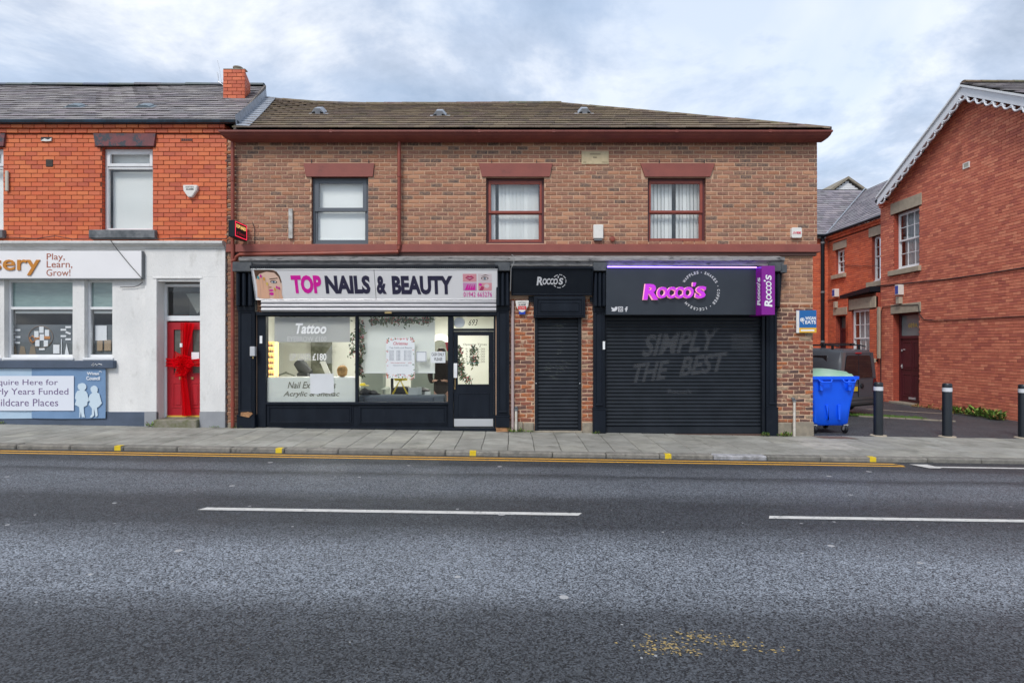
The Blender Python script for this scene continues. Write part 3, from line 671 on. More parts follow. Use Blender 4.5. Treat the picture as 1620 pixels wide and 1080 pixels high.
# right hip and rear slopes
zc = zrid(1.25)
mb.add([(6.33, -.28, ze - .02), (6.33, 9.3, ze - .02), (1.25, 6.2, zc - .02), (1.25, YR, zc - .04)], [(0, 1, 2, 3)], mi=1)
mb.add([(xl(YR), YR, 8.3), (1.25, YR, zc - .04), (1.25, 6.2, zc - .02), (xl(6.2), 6.2, 8.3)], [(0, 1, 2, 3)], mi=1)
mb.add([(1.25, 6.2, zc - .02), (6.33, 9.3, ze - .02), (xl(9.3), 9.3, ze), (xl(6.2), 6.2, 8.3)], [(0, 1, 2, 3)], mi=1)
roofm = mb.build('roof', [DARKROOF, mat('rear_roof_tiles', (0.09, 0.075, 0.055), 0.9)], mainb, org=False, fix=False)
tt = [(0.182, 0.137, 0.110), (0.224, 0.171, 0.123), (0.154, 0.121, 0.103), (0.252, 0.199, 0.137), (0.196, 0.144, 0.123), (0.168, 0.137, 0.096), (0.280, 0.220, 0.158)]
slope = math.atan((8.22 - ze) / (YR + .28)); LEN = (YR + .28) / cos(slope); NR = 14; g = LEN / NR; TW = .30
TM = []
for i in range(10):
    t0 = tt[i % 7]; mb = MB(); hw = TW / 2 - .0015
    # pantile-like section: small roll at the left side
    mb.cbox(-hw, hw, 0, g + .05, -.004, .022, .004, col=t0); o = mb.build('roof_tile', TILE, None, org=False); TM.append((o.data, t0)); bpy.data.objects.remove(o)
rr = random.Random(21); rest = MB(); cnt = 0
for k in range(NR):
    yc0 = -.28 + (YR + .28) * k / NR; a, b = xl(yc0 + .1), xr(yc0 + .14); x = a - (k % 2) * TW * .5
    while x < b:
        p, q = max(x, a), min(x + TW, b); x += TW
        if q - p < .05: continue
        xc = (p + q) / 2; i = rr.randrange(10); zz_ = zroof(xc, yc0)
        M0 = Matrix.Translation((xc, yc0, zz_ + .026 + rr.uniform(-.0025, .0025))) @ Matrix.Rotation(slope - .10, 4, 'X') @ Matrix.Rotation(rr.uniform(-.006, .006), 4, 'Y')
        if q - p > TW - .01 and cnt < 300: link('roof_tile', TM[i][0], roofm, M0); cnt += 1
        else:
            hw = (q - p) / 2 - .0015; rest.cbox(-hw, hw, 0, g + .05, -.004, .022, .004, col=TM[i][1], tf=M0)
stuff(rest.build('roof_tile', TILE, roofm, fix=False))
# ridge and hip caps
def caps(p0, p1, n, parent, m, r=.10, col=(0.12, 0.095, 0.065), zf=None, name='ridge_tile', lift=0.0):
    for i in range(n):
        a = Vector(p0).lerp(Vector(p1), i / n); b = Vector(p0).lerp(Vector(p1), (i + 1.04) / n)
        if zf: a.z = zf(a.x, a.y); b.z = zf(b.x, b.y)
        a.z += lift; b.z += lift
        d = (b - a).normalized(); s_ = d.cross(Vector((0, 0, 1))).normalized(); u = s_.cross(d)
        mb = MB(); vs = []; k = 7; jr = rr.uniform(.95, 1.06)
        for e, rad in ((a, r * jr), (b, r * jr * .93)):
            for j in range(k):
                t = pi * j / (k - 1); vs.append(e + s_ * cos(t) * rad + u * sin(t) * rad * .75)
        fs = [(j, j + 1, k + j + 1, k + j) for j in range(k - 1)] + [tuple(range(k)), tuple(range(2 * k - 1, k - 1, -1))]
        c = tuple(q * rr.uniform(.8, 1.2) for q in col); mb.add(vs, fs, c); mb.build(name, m, parent, fix=False)
segs = [(-6.6, 8.34), (-5.2, 8.24), (-3.9, 8.205), (-1, 8.215), (1.3, 8.235)]
for (a, za), (b, zb) in zip(segs, segs[1:]): caps((a, YR, za), (b, YR, zb), max(2, round((b - a) / .45)), roofm, TILE, lift=-.02)
caps((1.3, YR, 8.21), (6.30, -.26, ze + .0), 14, roofm, TILE, r=.085, lift=-.01)
# tile vents
for px, py in ((503, 182), (695, 186), (925, 182)):
    # find y on the roof plane seen at this height
    best = min(((abs(548 - (zroof(W(px, y), y) - EYE) * FPX / (12 + y) - py), y) for y in [i * .05 for i in range(80)]))
    y = best[1]; x = W(px, y); M0 = Matrix.Translation((x, y, zroof(x, y) + .02)) @ Matrix.Rotation(slope, 4, 'X')
    mb = MB(); hw = .15
    pr = [(-hw * 1.0, 0), (-hw * .95, .035), (-hw * .45, .125), (hw * .45, .125), (hw * .95, .035), (hw, 0)]
    mb.prism(pr, -.02, .26, tf=M0); v = mb.build('roof_vent', LEAD, roofm)
    mb = MB(); 
    for s_ in (-1, 1): mb.prism([(s_ * hw * .88, .005), (s_ * hw * .84, .04), (s_ * hw * .42, .06), (s_ * hw * .38, .005)], -.026, -.018, tf=M0)
    mb.build('vent_opening', INK, v)
    mb = MB(); mb.box(-hw * 1.5, hw * 1.5, -.07, .28, -.003, .004, tf=M0); mb.build('vent_flashing', LEAD, v)

# ---- rainwater pipes
def collar(mb, x, y, z, r): mb.lathe([(r * 1.28, -.04), (r * 1.28, .04)], x, y, z, 12)
mb = MB(); xp = W(368.5, -.08); mb.tube([(xp, -.09, H(214)), (xp, -.09, -.05)], .036, 12)
for py in (285, 470, 575, 640): collar(mb, xp, -.09, H(py), .036)
p = mb.build('downpipe', RUST, mainb, smooth=True); 
mb = MB(); x2 = W(631.5, -.1); r = .035
mb.tube([(x2, -.10, H(214)), (x2, -.10, H(391)), (x2 - .012, -.10, H(396)), (x2 - .05, -.10, H(399.5))], r, 12)
mb.tube([(x2 - .01, -.13, H(399, -.1)), (W(500), -.13, H(401.5, -.1)), (W(384), -.13, H(403, -.1)), (W(378), -.12, H(407, -.1)), (W(377), -.11, H(411, -.1)), (W(370), -.10, H(413.5, -.1))], r, 12)
for py in (279, 330, 386): collar(mb, x2, -.10, H(py), .035)
mb.build('downpipe', RUST, mainb, smooth=True, label='downpipe between the windows running sideways above the shop signs')
# grey weathered cornice above the shopfronts
prof = [(0.05, H(420, -.2)), (-.22, H(420, -.25)), (-.24, H(414.5, -.25)), (-.28, H(412, -.28)), (-.28, H(407, -.28)), (-.20, H(406, -.28)), (0.05, H(403))]
mb = MB(); xs_ = [W(384, -.1), W(470), W(560), W(700), W(805), W(930), W(1060), W(1150), W(1232)]
for i, (a, b) in enumerate(zip(xs_, xs_[1:])): mb = MB(); mb.profile([(q[0], q[1] + rr.uniform(-.006, .006)) for q in prof], a + .002, b - .002); mb.build('fascia_cornice', GREYSTONE, mainb)
mb = MB(); mb.box(W(372), W(1290), -.045, .03, H(405), H(400.2)); mb.build('shadow_batten', mat('dark_old_wood', (0.07, 0.035, 0.03), 0.9), mainb)  # dark strip that puts the shadow gap below the string course into colour
# cables across the brickwork
mb = MB(); mb.tube([(W(400), -.01, H(352)), (W(403.5), -.02, H(362)), (W(403), -.02, H(386))], .006, 6); stuff(mb.build('cable', CABLE, mainb))
# ------------------------------------------------------------------ shopfronts
def panel(mb, x0, x1, z0, z1, y, t=.028, d=.016):
    """raised moulding round a sunk field"""
    mb.ring(x0, x1, z0, z1, t, y - d, y + .01)
    mb.ring(x0 + t + .004, x1 - t - .004, z0 + t + .004, z1 - t - .004, t * .45, y - d * .5, y + .01)
def pilaster(parent, x0, x1, ztop, zcap, zcon, zbot, yb=-.10, zplinth=None, broken=False, cap=.02):
    mb = MB(); mb.cbox(x0, x1, yb, .04, zcon, zcap, .006)                                  # console block
    nfl = 3
    for k in range(nfl):
        a = x0 + (x1 - x0) * (k + .5) / nfl; mb.cbox(a - .035, a + .035, yb - .02 - .09, yb, zcon + .06, zcap - .01, .02)
    c = mb.build('console', BLACKP, parent)
    mb = MB(); mb.cbox(x0 - cap, x1 + cap * .5, yb - .16, .04, zcap, ztop, .012); mb.build('cap_stone', MB_GREYCAP, parent)
    zp = zplinth if zplinth is not None else zbot + .34
    mb = MB(); mb.cbox(x0 + .012, x1 - .012, yb + .02, .04, zp, zcon, .006); panel(mb, x0 + .045, x1 - .045, zp + .05, zcon - .04, yb + .02, .022, .012)
    mb.cbox(x0 + .005, x1 - .005, yb, .03, zcon - .03, zcon, .006); mb.cbox(x0 + .055, x1 - .055, yb - .008, .03, zp + .05, zp + .09, .01)
    mb.build('pilaster', BLACKP, parent)
    mb = MB(); mb.cbox(x0, x1, yb - .012, .04, zbot + (.09 if broken else 0), zp - .002, .008); mb.cbox(x0 - .004, x1 + .004, yb - .02, .04, zp - .03, zp, .006)
    mb.build('pilaster_base', BLACKP, parent)
    if broken:
        mb = MB(); mb.box(x0 + .01, x1 - .01, yb + .01, .03, zbot + .04, zbot + .10); mb.prism([(x0 + .01, zbot), (x1 - .03, zbot + .01), (x1 - .05, zbot + .045), (x0 + .02, zbot + .035)], yb - .01, .02)
        mb.build('split_wood', RAWWOOD, parent)
MB_GREYCAP = mat('dark_grey_cap_paint', (0.045, 0.052, 0.062), 0.6, col2=(0.10, 0.105, 0.11), nscale=6, namt=0.8, bump=0.3, bscale=30)
RAWWOOD = mat('raw_broken_wood', (0.42, 0.22, 0.10), 0.85, col2=(0.2, 0.1, 0.05), nscale=18, namt=0.9, bump=0.5)

sf = thing('salon_shopfront', 'black panelled salon shopfront with two big windows and a half glazed door', 'shopfront', (W(595), 0, 0))
zs = lambda px: pz(W(px), 0)
pilaster(sf, W(378.5), W(406.5), H(417), H(432), H(490), zs(390), zplinth=H(655))
pilaster(sf, W(784.5), W(806.5), H(417), H(431), H(490), zs(795), zplinth=H(656), broken=True)
mb = MB(); mb.box(W(385), W(402), -.118, -.09, H(655), H(651)); mb.prism([(W(384), H(656)), (W(398), H(659)), (W(404), H(653)), (W(396), H(650))], -.13, -.10); mb.build('split_wood', RAWWOOD, sf)
YF = .06                                                   # window plane of the shopfront
GX = [(W(420.5), W(561.5)), (W(566), W(708.5))]
mb = MB()
mb.cbox(W(406.5), W(420.5), YF - .06, YF + .08, zs(410), H(494), .006)
mb.cbox(W(561.5), W(566), YF - .05, YF + .06, H(637), H(500.5), .006)
mb.cbox(W(708.5), W(717), YF - .06, YF + .08, zs(712), H(500.5), .006)
mb.cbox(W(781), W(784.5), YF - .05, YF + .08, zs(781), H(500.5), .004)
mb.cbox(W(420.5), W(784.5), YF - .058, YF + .08, H(500.5), H(494), .006)
mb.cbox(W(717), W(781), YF - .045, YF + .07, H(523.5), H(519.5), .004)
mb.cbox(W(420.5), W(708.5), YF - .075, YF + .08, H(640), H(636), .006)
mb.build('window_frame', BLACKP, sf)
for (a, b) in GX:
    mb = MB(); mb.box(a - .01, b + .01, YF + .0, YF + .008, H(637), H(500)); mb.build('shop_window_pane', GLASS_L, sf)
mb = MB(); mb.box(W(416), W(715), YF - .02, YF + .06, zs(415) - .1, H(639.5)); mb.build('stall_riser', BLACKP, sf)
for (a, b) in ((421, 558), (565.5, 708)):
    mb = MB(); x0, x1 = W(a), W(b); mb.cbox(x0, x1, YF - .035, YF - .018, H(672.5), H(640.5), .004); panel(mb, x0 + .03, x1 - .03, H(669.5), H(642.5), YF - .033, .03, .02); mb.build('riser_panel', BLACKP, sf)
mb = MB(); mb.cbox(W(407), W(784.5), YF - .09, YF + .1, zs(800) - .1, H(676.5), .01); mb.build('base_board', BLACKP, sf)
door = MB(); dx0, dx1, dz0, dz1 = W(717.3), W(780.8), H(676), H(524)
gx0, gx1, gz0, gz1 = W(724), W(773), H(608), H(530.5)
wall_solid(door, dx0, dx1, dz0, dz1, YF - .025, YF + .02, [(gx0, gx1, gz0, gz1)], 0)
door.ring(gx0 - .02, gx1 + .02, gz0 - .02, gz1 + .02, .02, YF - .036, YF)
door.ring(W(724), W(774), H(660), H(622), .016, YF - .034, YF)
dr = door.build('door', BLACKP, sf)
mb = MB(); mb.box(gx0, gx1, YF - .004, YF + .002, gz0, gz1); mb.build('pane', GLASS_L, dr)
mb = MB(); mb.cbox(dx0 + .01, dx1 - .01, YF - .030, YF - .0255, H(674.5), H(662.5), .002); mb.build('kick_plate', STEEL, dr)
mb = MB(); mb.cbox(W(717.6), W(723.2), YF - .05, YF - .027, H(597.5), H(574.5), .004); mb.build('letter_guard', WHITEP, dr)
mb = MB(); mb.tube([(W(720), YF - .03, H(598)), (W(720), YF - .06, H(601)), (W(720), YF - .06, H(610)), (W(719.5), YF - .03, H(613))], .009, 8); mb.lathe([(.014, -.02), (.014, .02)], W(719.5), YF - .045, H(614), 10); mb.build('handle', BRASS, dr)
mb = MB(); mb.box(W(717), W(781), YF, YF + .006, H(519.5), H(500.5)); fl = mb.build('fanlight', GLASS_L, sf)
text('693', W(741), W(755.5), H(514.5), H(505), YF - .003, INK, fl, shear=.35, thick=.001)
mb = MB(); mb.lathe([(.10, -.02), (.115, 0), (.10, .02)], W(726.5, .1), YF + .05, H(510, .1), 20, ax='y'); mb.lathe([(.03, -.026), (.04, -.022)], W(726.5, .1), YF + .05, H(510, .1), 14, ax='y'); mb.build('extractor_fan', WHITEP, fl)
# shutter box
sh = thing('rolled_up_shutter', 'pale silver roller shutter rolled up under the salon sign', 'shutter', (W(598), -.1, H(484)))
zt_, zb_ = H(474.5, -.12), H(493, -.12); rows = 3
for k in range(rows):
    a = zb_ + (zt_ - zb_) * k / rows; b = zb_ + (zt_ - zb_) * (k + 1) / rows - .004; hh = b - a
    mb = MB(); mb.profile([(.0, a), (-.10, a), (-.125, a + hh * .3), (-.13, a + hh * .6), (-.11, b), (.0, b)], W(413, -.12), W(785, -.1)); mb.build('slat', SILVER, sh)
mb = MB(); mb.cbox(W(609, -.12), W(620, -.12), -.15, -.11, H(496, -.12), H(493.4, -.12), .004); mb.build('lock_block', BRASS, sh)
mb = MB(); mb.cbox(W(407), W(786), -.075, .06, H(499), H(493.6), .006); mb.build('bottom_rail', BLACKP, sh)

# ---- salon sign, leaning forward
lean = math.atan2(.20, H(426) - H(473))
s1 = thing('salon_sign', 'long pale sign with pink and dark lettering above the salon windows', 'sign', (W(595), -.12, H(473)))
F1 = frame((0, -.12, H(473.5, -.12)), 0, lean)                      # local x world x, z up the leaning face
hz = (H(426, -.32) - H(473.5, -.12)) / cos(lean)
def SX(px): return (px - 810) * (12 - .22) / FPX
def SZ(py): return hz * (473.5 - py) / (473.5 - 426)
mb = MB(F1); mb.cbox(SX(401.5), SX(786.5), 0, .05, 0, hz, .005); bd = mb.build('sign_board', SIGNW, s1)
mb = MB(F1); mb.ring(SX(400.5), SX(787.3), -.012, hz + .012, .014, -.012, .055); mb.build('sign_frame', STEEL, s1)
mb = MB(F1); mb.cbox(SX(399), SX(788), -.01, .12, hz + .014, hz + .075, .005)
mb.build('sign_hood', BLACKM, s1)
mb = MB(F1)
for i in range(118): x = SX(402) + i * .0408; mb.box(x, x + .02, -.014, -.009, hz + .022, hz + .05)
stuff(mb.build('hood_grille', MB_GREYCAP, s1))
mb = MB(F1); mb.box(SX(593), SX(593.6), -.002, 0, .005, hz - .005); mb.build('panel_joint', INK, s1)
PINK = flat('magenta_vinyl', (0.72, 0.008, 0.36), .4); NAVYV = flat('dark_navy_vinyl', (0.028, 0.025, 0.06), .4)
def t1(s_, a, b, c, d, m, **k): text(s_, SX(a), SX(b), SZ(d), SZ(c), -.002, m, s1, F=F1, thick=.003, **k)
t1('TOP', 461, 508.5, 435, 464, PINK, bold=.05); t1('NAILS', 514.5, 585.5, 435.5, 464.5, NAVYV, bold=.05)
t1('&', 595.5, 611, 436, 465, NAVYV, bold=.045); t1('BEAUTY', 620, 716, 436, 465.5, NAVYV, bold=.05)
t1('01942 665276', 733, 778, 461.5, 469.4, PINK, bold=.004, spacing=1.1)
SKIN = flat('printed_skin', (0.80, 0.55, 0.43), .4); SKIN2 = flat('printed_hand', (0.82, 0.47, 0.31), .4); HAIR = flat('printed_hair', (0.10, 0.05, 0.03), .4)
def sp(pts, m, y=-.001, name='print', p=s1, F=F1): return shape([(SX(a), SZ(b)) for a, b in pts], y, m, p, F, name, .001)
def el(cx_, cy_, a, b, m, y=-.001, rot=0, n=18): return sp([(cx_ + q[0], cy_ + q[1]) for q in ellipse(0, 0, a, b, n, rot)], m, y)
sp([(404.5, 427), (436, 427), (441, 431), (445.5, 441), (446, 453), (443, 472.5), (407, 472.5)], SKIN, -.001)
sp([(404.5, 427), (432, 427), (440, 429.5), (444, 436), (446, 446), (444.5, 448), (442, 438), (436, 431), (424, 429.5), (412, 433), (406, 442)], HAIR, -.0022)
el(433.5, 445.5, 5.5, 2.4, HAIR, -.0034, .1); el(433.5, 445.7, 4, 1.5, flat('eye_white', (0.7, 0.72, 0.75)), -.0046); el(433.5, 445.6, 1.6, 1.5, flat('iris', (0.06, 0.12, 0.2)), -.0058)
sp([(427, 440.5), (440, 439), (441, 440.2), (428, 441.8)], HAIR, -.0034)
el(428, 459, 3.5, 1.6, PINK, -.0034); el(428, 464.5, 3.8, 2.3, PINK, -.0034)
SHD = flat('printed_nostril', (0.5, 0.2, 0.12)); el(427, 454, 2.4, .9, SHD, -.0034)
for i, (a, b, c, d) in enumerate(((410, 436, 407, 470), (414.5, 434, 413, 472), (419, 438, 418, 472), (423, 446, 421, 472))):
    sp([(a - 1.8, b + 1.5), (a, b - .5), (a + 1.8, b + 1.5), (c + 3, d), (c - 2.4, d)], SKIN2, -.0046 - .0012 * i)
    el(a, b + 2.5, 1.5, 2.6, [flat('nail_teal', (0.05, 0.4, 0.45)), PINK, flat('nail_orange', (0.75, 0.35, 0.05)), flat('nail_yellow', (.75, .55, .1))][i], -.0106)
for i, (a, b, c, d) in enumerate(((434, 455, 432, 472.5), (437.5, 452, 437, 472.5), (441, 453.5, 443, 472.5))):
    sp([(a - 1.5, b + 1.5), (a, b - .5), (a + 1.5, b + 1.5), (c + 2.2, d), (c - 2, d)], SKIN2, -.0046 - .0012 * i); el(a, b + 2, 1.3, 2.4, (flat('nail_amber', (.7, .4, .05)), PINK, PINK)[i], -.0106)
PK2 = flat('print_pale_pink', (0.72, 0.32, 0.36)); PL = flat('print_lilac', (0.6, 0.28, 0.5)); PW = flat('print_pale', (0.72, 0.62, 0.64)); PR = flat('print_rose', (0.45, 0.03, 0.13))
for (a, b, c, d, m) in ((732.5, 754, 433, 445.5, PK2), (756.5, 778, 433, 445.5, PW), (732.5, 754, 447, 459.5, PL), (756.5, 778, 447, 459.5, PK2)): sp([(a, c), (b, c), (b, d), (a, d)], m)
sp([(736, 439), (740.5, 435.8), (743.2, 437), (746, 435.8), (750.5, 439), (743.3, 443.6)], PR, -.0022); sp([(738.5, 439.2), (748, 439.2), (743.3, 440.4)], PW, -.0034)
el(767, 440, 6, 2.6, HAIR, -.0022); el(767, 440.3, 4.6, 1.8, PW, -.0034); el(767, 440.2, 1.9, 1.7, flat('iris_grey', (.15, .2, .25)), -.0046); sp([(760, 437), (768, 434), (775, 436), (768, 435.3)], HAIR, -.0022)
for i in range(4): sp([(735 + i * 4, 458.5), (739 + i * 4, 450), (741.5 + i * 3, 449), (739 + i * 4.2, 458.5)], PINK, -.0022)
el(770, 452, 4, 3.2, PW, -.0022); sp([(758, 459), (762, 452), (766, 454), (764, 459)], PR, -.0022); el(760, 450, 2.5, 2, PINK, -.0022)

# ---- window writing and notices on the salon glass
vin = thing('window_vinyl', 'frosted band and white service lettering on the left salon window', 'window sticker', (W(490), YF, H(640)))
def fx(s_, a, b, c, d, m, y=YF - .004, p=vin, **k): text(s_, W(a), W(b), H(d), H(c), y, m, p, thick=.001, **k)
def rect(mb, a, b, c, d, y0, y1, **k): mb.box(W(a), W(b), y0, y1, H(d), H(c), **k)
mb = MB(); rect(mb, 432, 552, 501, 541, YF + .012, YF + .016); mb.build('frosted_band', film_mat('grey_frost', (0.55, 0.56, 0.57), .72), vin)
mb = MB(); rect(mb, 420.5, 561.5, 597.5, 636, YF + .012, YF + .016); mb.build('frosted_band', FROST, vin)
VW = flat('white_vinyl', (0.80, 0.81, 0.82), .5); VG = flat('olive_grey_vinyl', (0.13, 0.13, 0.10), .5); VF = film_mat('faded_vinyl', (0.8, .81, .82), .65)
fx('Tattoo', 466, 515, 511, 528, VW, bold=.03, shear=.25); fx('EYEBROW £100', 453, 515, 532, 540, VF, bold=.01); fx('LIP LINER', 457, 491, 559, 570, VF, bold=.01); fx('£180', 493, 515, 559, 570, VW, bold=.015)
fx('Nail Extensions', 453, 530, 604, 614.5, VG, bold=.012, shear=.3, y=YF + .008); fx('Acrylic & Shellac', 446, 536, 619, 629.5, VG, bold=.012, shear=.3, y=YF + .008)
mb = MB(); mb.prism([(W(489), H(591.5)), (W(526.5), H(591)), (W(527), H(621)), (W(520), H(623)), (W(511), H(621.5)), (W(500), H(623.5)), (W(489.5), H(622.5))], YF - .004, YF - .002); mb.build('paper', flat('thin_paper', (.62, .64, .66), .8, col2=(.55, .57, .59), nscale=3), vin)
def notice(name, label, cat, a, b, c, d, m, lines=(), y=YF + .014):
    o = thing(name, label, cat, (W((a + b) / 2), y, H(d))); mb = MB(); rect(mb, a, b, c, d, y, y + .003); pp = mb.build('paper', m, o)
    for (s_, e, f, g_, h, mm, k) in lines: text(s_, W(e), W(f), H(h), H(g_), y - .001, mm, o, thick=.0008, **k)
    return o
PAPER = flat('white_paper', (0.80, 0.80, 0.82), .8)
RINK = flat('red_ink', (0.55, 0.02, 0.05)); GINK = flat('grey_ink', (0.16, 0.17, 0.24))
xm = notice('price_poster', 'white price list poster bordered with red and green Christmas flowers', 'poster', 609.5, 655, 534, 598.5, PAPER,
    [('Christmas', 621, 644, 540.5, 545.5, RINK, dict(shear=.2, bold=.01)), ('Top Nails and Beauty', 614.5, 651, 548.5, 551.5, GINK, {}), ('Opening hours over the holidays', 621, 645, 577, 579.2, GINK, {}),
     ('Closed all day', 627, 640, 591, 593, GINK, {}), ('Open by appointment', 617, 640, 573, 575, RINK, {}), ('£25', 645, 650, 573, 575, RINK, {})])
for i in range(8):
    z = 554 + i * 2.1
    text('Full set', W(615), W(622), H(z + 1.5), H(z), YF + .013, GINK, xm, thick=.0008); text('infill', W(626), W(632), H(z + 1.5), H(z), YF + .013, GINK, xm, thick=.0008); text('gel nails', W(638), W(650), H(z + 1.5), H(z), YF + .013, GINK, xm, thick=.0008)
rr = random.Random(3)
FL = [flat('print_red_flower', (0.65, 0.03, 0.04)), flat('print_green_leaf', (0.07, 0.2, 0.06)), flat('print_orange', (0.75, 0.25, 0.12)), flat('print_rose_pink', (0.7, 0.3, 0.35))]
mbs = [MB() for _ in FL]
for i in range(120):
    side = rr.random()
    if side < .32: px, py = rr.uniform(610.5, 654), rr.choice([rr.uniform(534.8, 538.5), rr.uniform(534.8, 536)])
    elif side < .64: px, py = rr.uniform(610.5, 654), rr.uniform(593, 598)
    else: px, py = rr.choice([rr.uniform(610, 612.5), rr.uniform(652, 654.5)]), rr.uniform(535, 597)
    for cxx, cyy in ((613, 537), (651, 537), (613, 595), (651, 595)):
        if rr.random() < .10: px, py = cxx + rr.gauss(0, 2), cyy + rr.gauss(0, 2)
    k = rr.choice([0, 0, 1, 1, 2, 3]); mbs[k].prism(ellipse(W(px), H(py), rr.uniform(.008, .018), rr.uniform(.006, .014), 7, rr.uniform(0, 3)), YF + .0125 - k * .0003, YF + .0135)
for mb, m in zip(mbs, FL): stuff(mb.build('flower_print', m, xm))
o = notice('framed_card', 'small white card with a dark border between the price poster and the cash sign', 'notice', 657.5, 674, 555.5, 572.5, PAPER)
mb = MB(); mb.ring(W(658.2), W(673.4), H(571.9), H(556.1), .008, YF + .009, YF + .012); mb.build('border', GINK, o)
notice('cash_notice', 'white notice reading CASH ONLY PLEASE at the right of the window', 'notice', 680.5, 704, 556, 574, PAPER, [('CASH ONLY', 682, 702, 558, 563, INK, dict(bold=.01)), ('PLEASE', 686.5, 699, 565.5, 570.5, INK, dict(bold=.01))])
dn = thing('door_vinyl', 'small dark opening hours lettering on the salon door glass', 'window sticker', (W(748), YF, gz0)); 
text('Opening Times', W(732), W(770), H(547), H(543), YF - .008, VG, dn, thick=.001, bold=.01)
for i in range(6): text('9.30 - 6.00', W(736 + i % 2), W(767), H(553.5 + i * 4), H(550.5 + i * 4), YF - .008, VG, dn, thick=.0008)
text('Open', W(738), W(758), H(576), H(572), YF - .008, flat('teal_vinyl', (.02, .2, .18)), dn, thick=.001, shear=.3)

# ---- salon room
rm = thing('salon_room', 'lit cream salon interior behind the shop windows', 'room', (-2.8, 3, 0)); rm['kind'] = 'structure'; del rm['category']
rx0, rx1, ry1, rh = W(404), W(788), 5.6, 2.60
FLOORM = flat('pale_floor_tile', (0.5, 0.48, 0.44), .3)
mb = MB(); mb.prism([(rx0, YF + .1), (rx1, YF + .1), (rx1, ry1), (rx0 - 1.7, ry1)], -.05, .06); mb.v = [(a, c_, b) for a, b, c_ in mb.v]; mb.build('floor', FLOORM, rm)
mb = MB(); mb.prism([(rx0, YF + .1), (rx1, YF + .1), (rx1, ry1), (rx0 - 1.7, ry1)], rh, rh + .05); mb.v = [(a, c_, b) for a, b, c_ in mb.v]; mb.build('ceiling', flat('ceiling_white', (.75, .75, .72), .9), rm)
mb = MB(); mb.prism([(rx0 - .05, YF + .1), (rx0, YF + .1), (rx0 - 1.7, ry1), (rx0 - 1.75, ry1)], 0, rh); mb.v = [(a, c_, b) for a, b, c_ in mb.v]; mb.build('side_wall', ROOMW, rm)
mb = MB(); mb.box(rx1, rx1 + .05, YF + .1, ry1, 0, rh); mb.build('side_wall', ROOMW, rm)
mb = MB(); mb.box(rx0 - 1.75, rx1, ry1, ry1 + .05, 0, rh); mb.build('back_wall', ROOMW, rm)
for (x, y, wh_) in ((-4.2, 2.0, 'above the nail desk'), (-1.6, 2.0, 'near the salon door'), (-4.2, 4.3, 'by the dark doorway at the back'), (-1.6, 4.3, 'in front of the arched mirror')):
    lp = thing('ceiling_light', 'square white ceiling light ' + wh_, 'ceiling light', (x, y, rh - .03), 'ceiling lights inside the salon')
    mb = MB(); mb.ring(x - .3, x + .3, y - .3, y + .3, .02, 0, .03)
    mb.v = [(a, c, rh - .005 - b) for a, b, c in mb.v]; mb.build('light_frame', WHITEP, lp)
    mb = MB(); mb.box(x - .28, x + .28, y - .28, y + .28, rh - .02, rh - .012); mb.build('diffuser', flat('lit_diffuser', (.8, .8, .75), emis=(1, .975, .90), estr=27.0), lp)
# deeper things seen through the glass (placed by depth)
def bx(mb, a, b, c, d, y0, y1, cc=.01): mb.cbox(W(a, y0), W(b, y0), y0, y1, H(d, y0), H(c, y0), cc)
o = thing('dark_doorway', 'dark opening with a marbled wall at the back of the salon', 'doorway', (W(508, 5.5), 5.5, .06))
mb = MB(); bx(mb, 491.5, 524.5, 535, 596, 5.50, 5.58); mb.build('opening', mat('marbled_wall', (0.06, 0.065, 0.04), .5, col2=(.25, .26, .2), nscale=3, namt=.9), o)
mb = MB(); mb.prism([(W(503, 5.4), H(575, 5.4)), (W(524, 5.4), H(545, 5.4)), (W(524, 5.4), H(575, 5.4))], 5.46, 5.49); mb.build('stair_side', flat('grey_marble', (.3, .32, .33), col2=(.12, .13, .13), nscale=8), o)
o = thing('polish_shelf', 'lit shelf rack of nail polish at the left end of the salon', 'shelf', (W(430, 1.6), 1.6, .06))
mb = MB(); bx(mb, 424.5, 434, 540, 596, 1.6, 1.85); mb.build('cabinet', flat('lit_shelf_back', (.7, .5, .2), emis=(1, .62, .18), estr=1.2), o)
POL = [flat('polish_%d' % i, c, .3) for i, c in enumerate(((.5, .1, .1), (.6, .3, .2), (.15, .1, .08), (.7, .5, .4)))]
for k in range(6):
    z = H(548 + k * 9, 1.6); mb = MB(); mb.cbox(W(424.5, 1.5), W(433.6, 1.5), 1.46, 1.6, z - .012, z, .003); sh_ = mb.build('shelf', WHITEP, o)
    for j in range(4):
        xx = W(425.6 + j * 2.1, 1.52); mb = MB(); mb.lathe([(.014, 0), (.014, .04), (.006, .045), (.007, .085), (.005, .087)], xx, 1.52, z, 8); mb.build('bottle', POL[(k + j) % 4], sh_)
def chairx(px, y, sc=1.0, label='', m=None, arm=True):
    o = thing('salon_stool', label, 'chair', (W(px, y), y, .06)); x = W(px, y)
    mb = MB(); mb.cbox(x - .22, x + .22, y - .2, y + .2, .50, .60, .04); mb.build('seat', m, o)
    mb = MB(); mb.tube([(x - .2, y + .2, .6), (x - .24, y + .24, .95), (x, y + .27, 1.04), (x + .24, y + .24, .95), (x + .2, y + .2, .6)], .03, 8); mb.tube([(x - .2, y + .22, .82), (x + .2, y + .22, .82)], .03, 8); mb.build('backrest', m, o)
    for sx in (-1, 1):
        for sy in (-1, 1): mb = MB(); mb.tube([(x + sx * .18, y + sy * .16, .5), (x + sx * .23, y + sy * .2, .06)], .016, 6); mb.build('leg', STEEL, o)
    return o
chairx(446, 3.2, 1, 'grey tub chair left of the dark doorway inside the salon', flat('grey_green_fabric', (.22, .24, .2), .8))
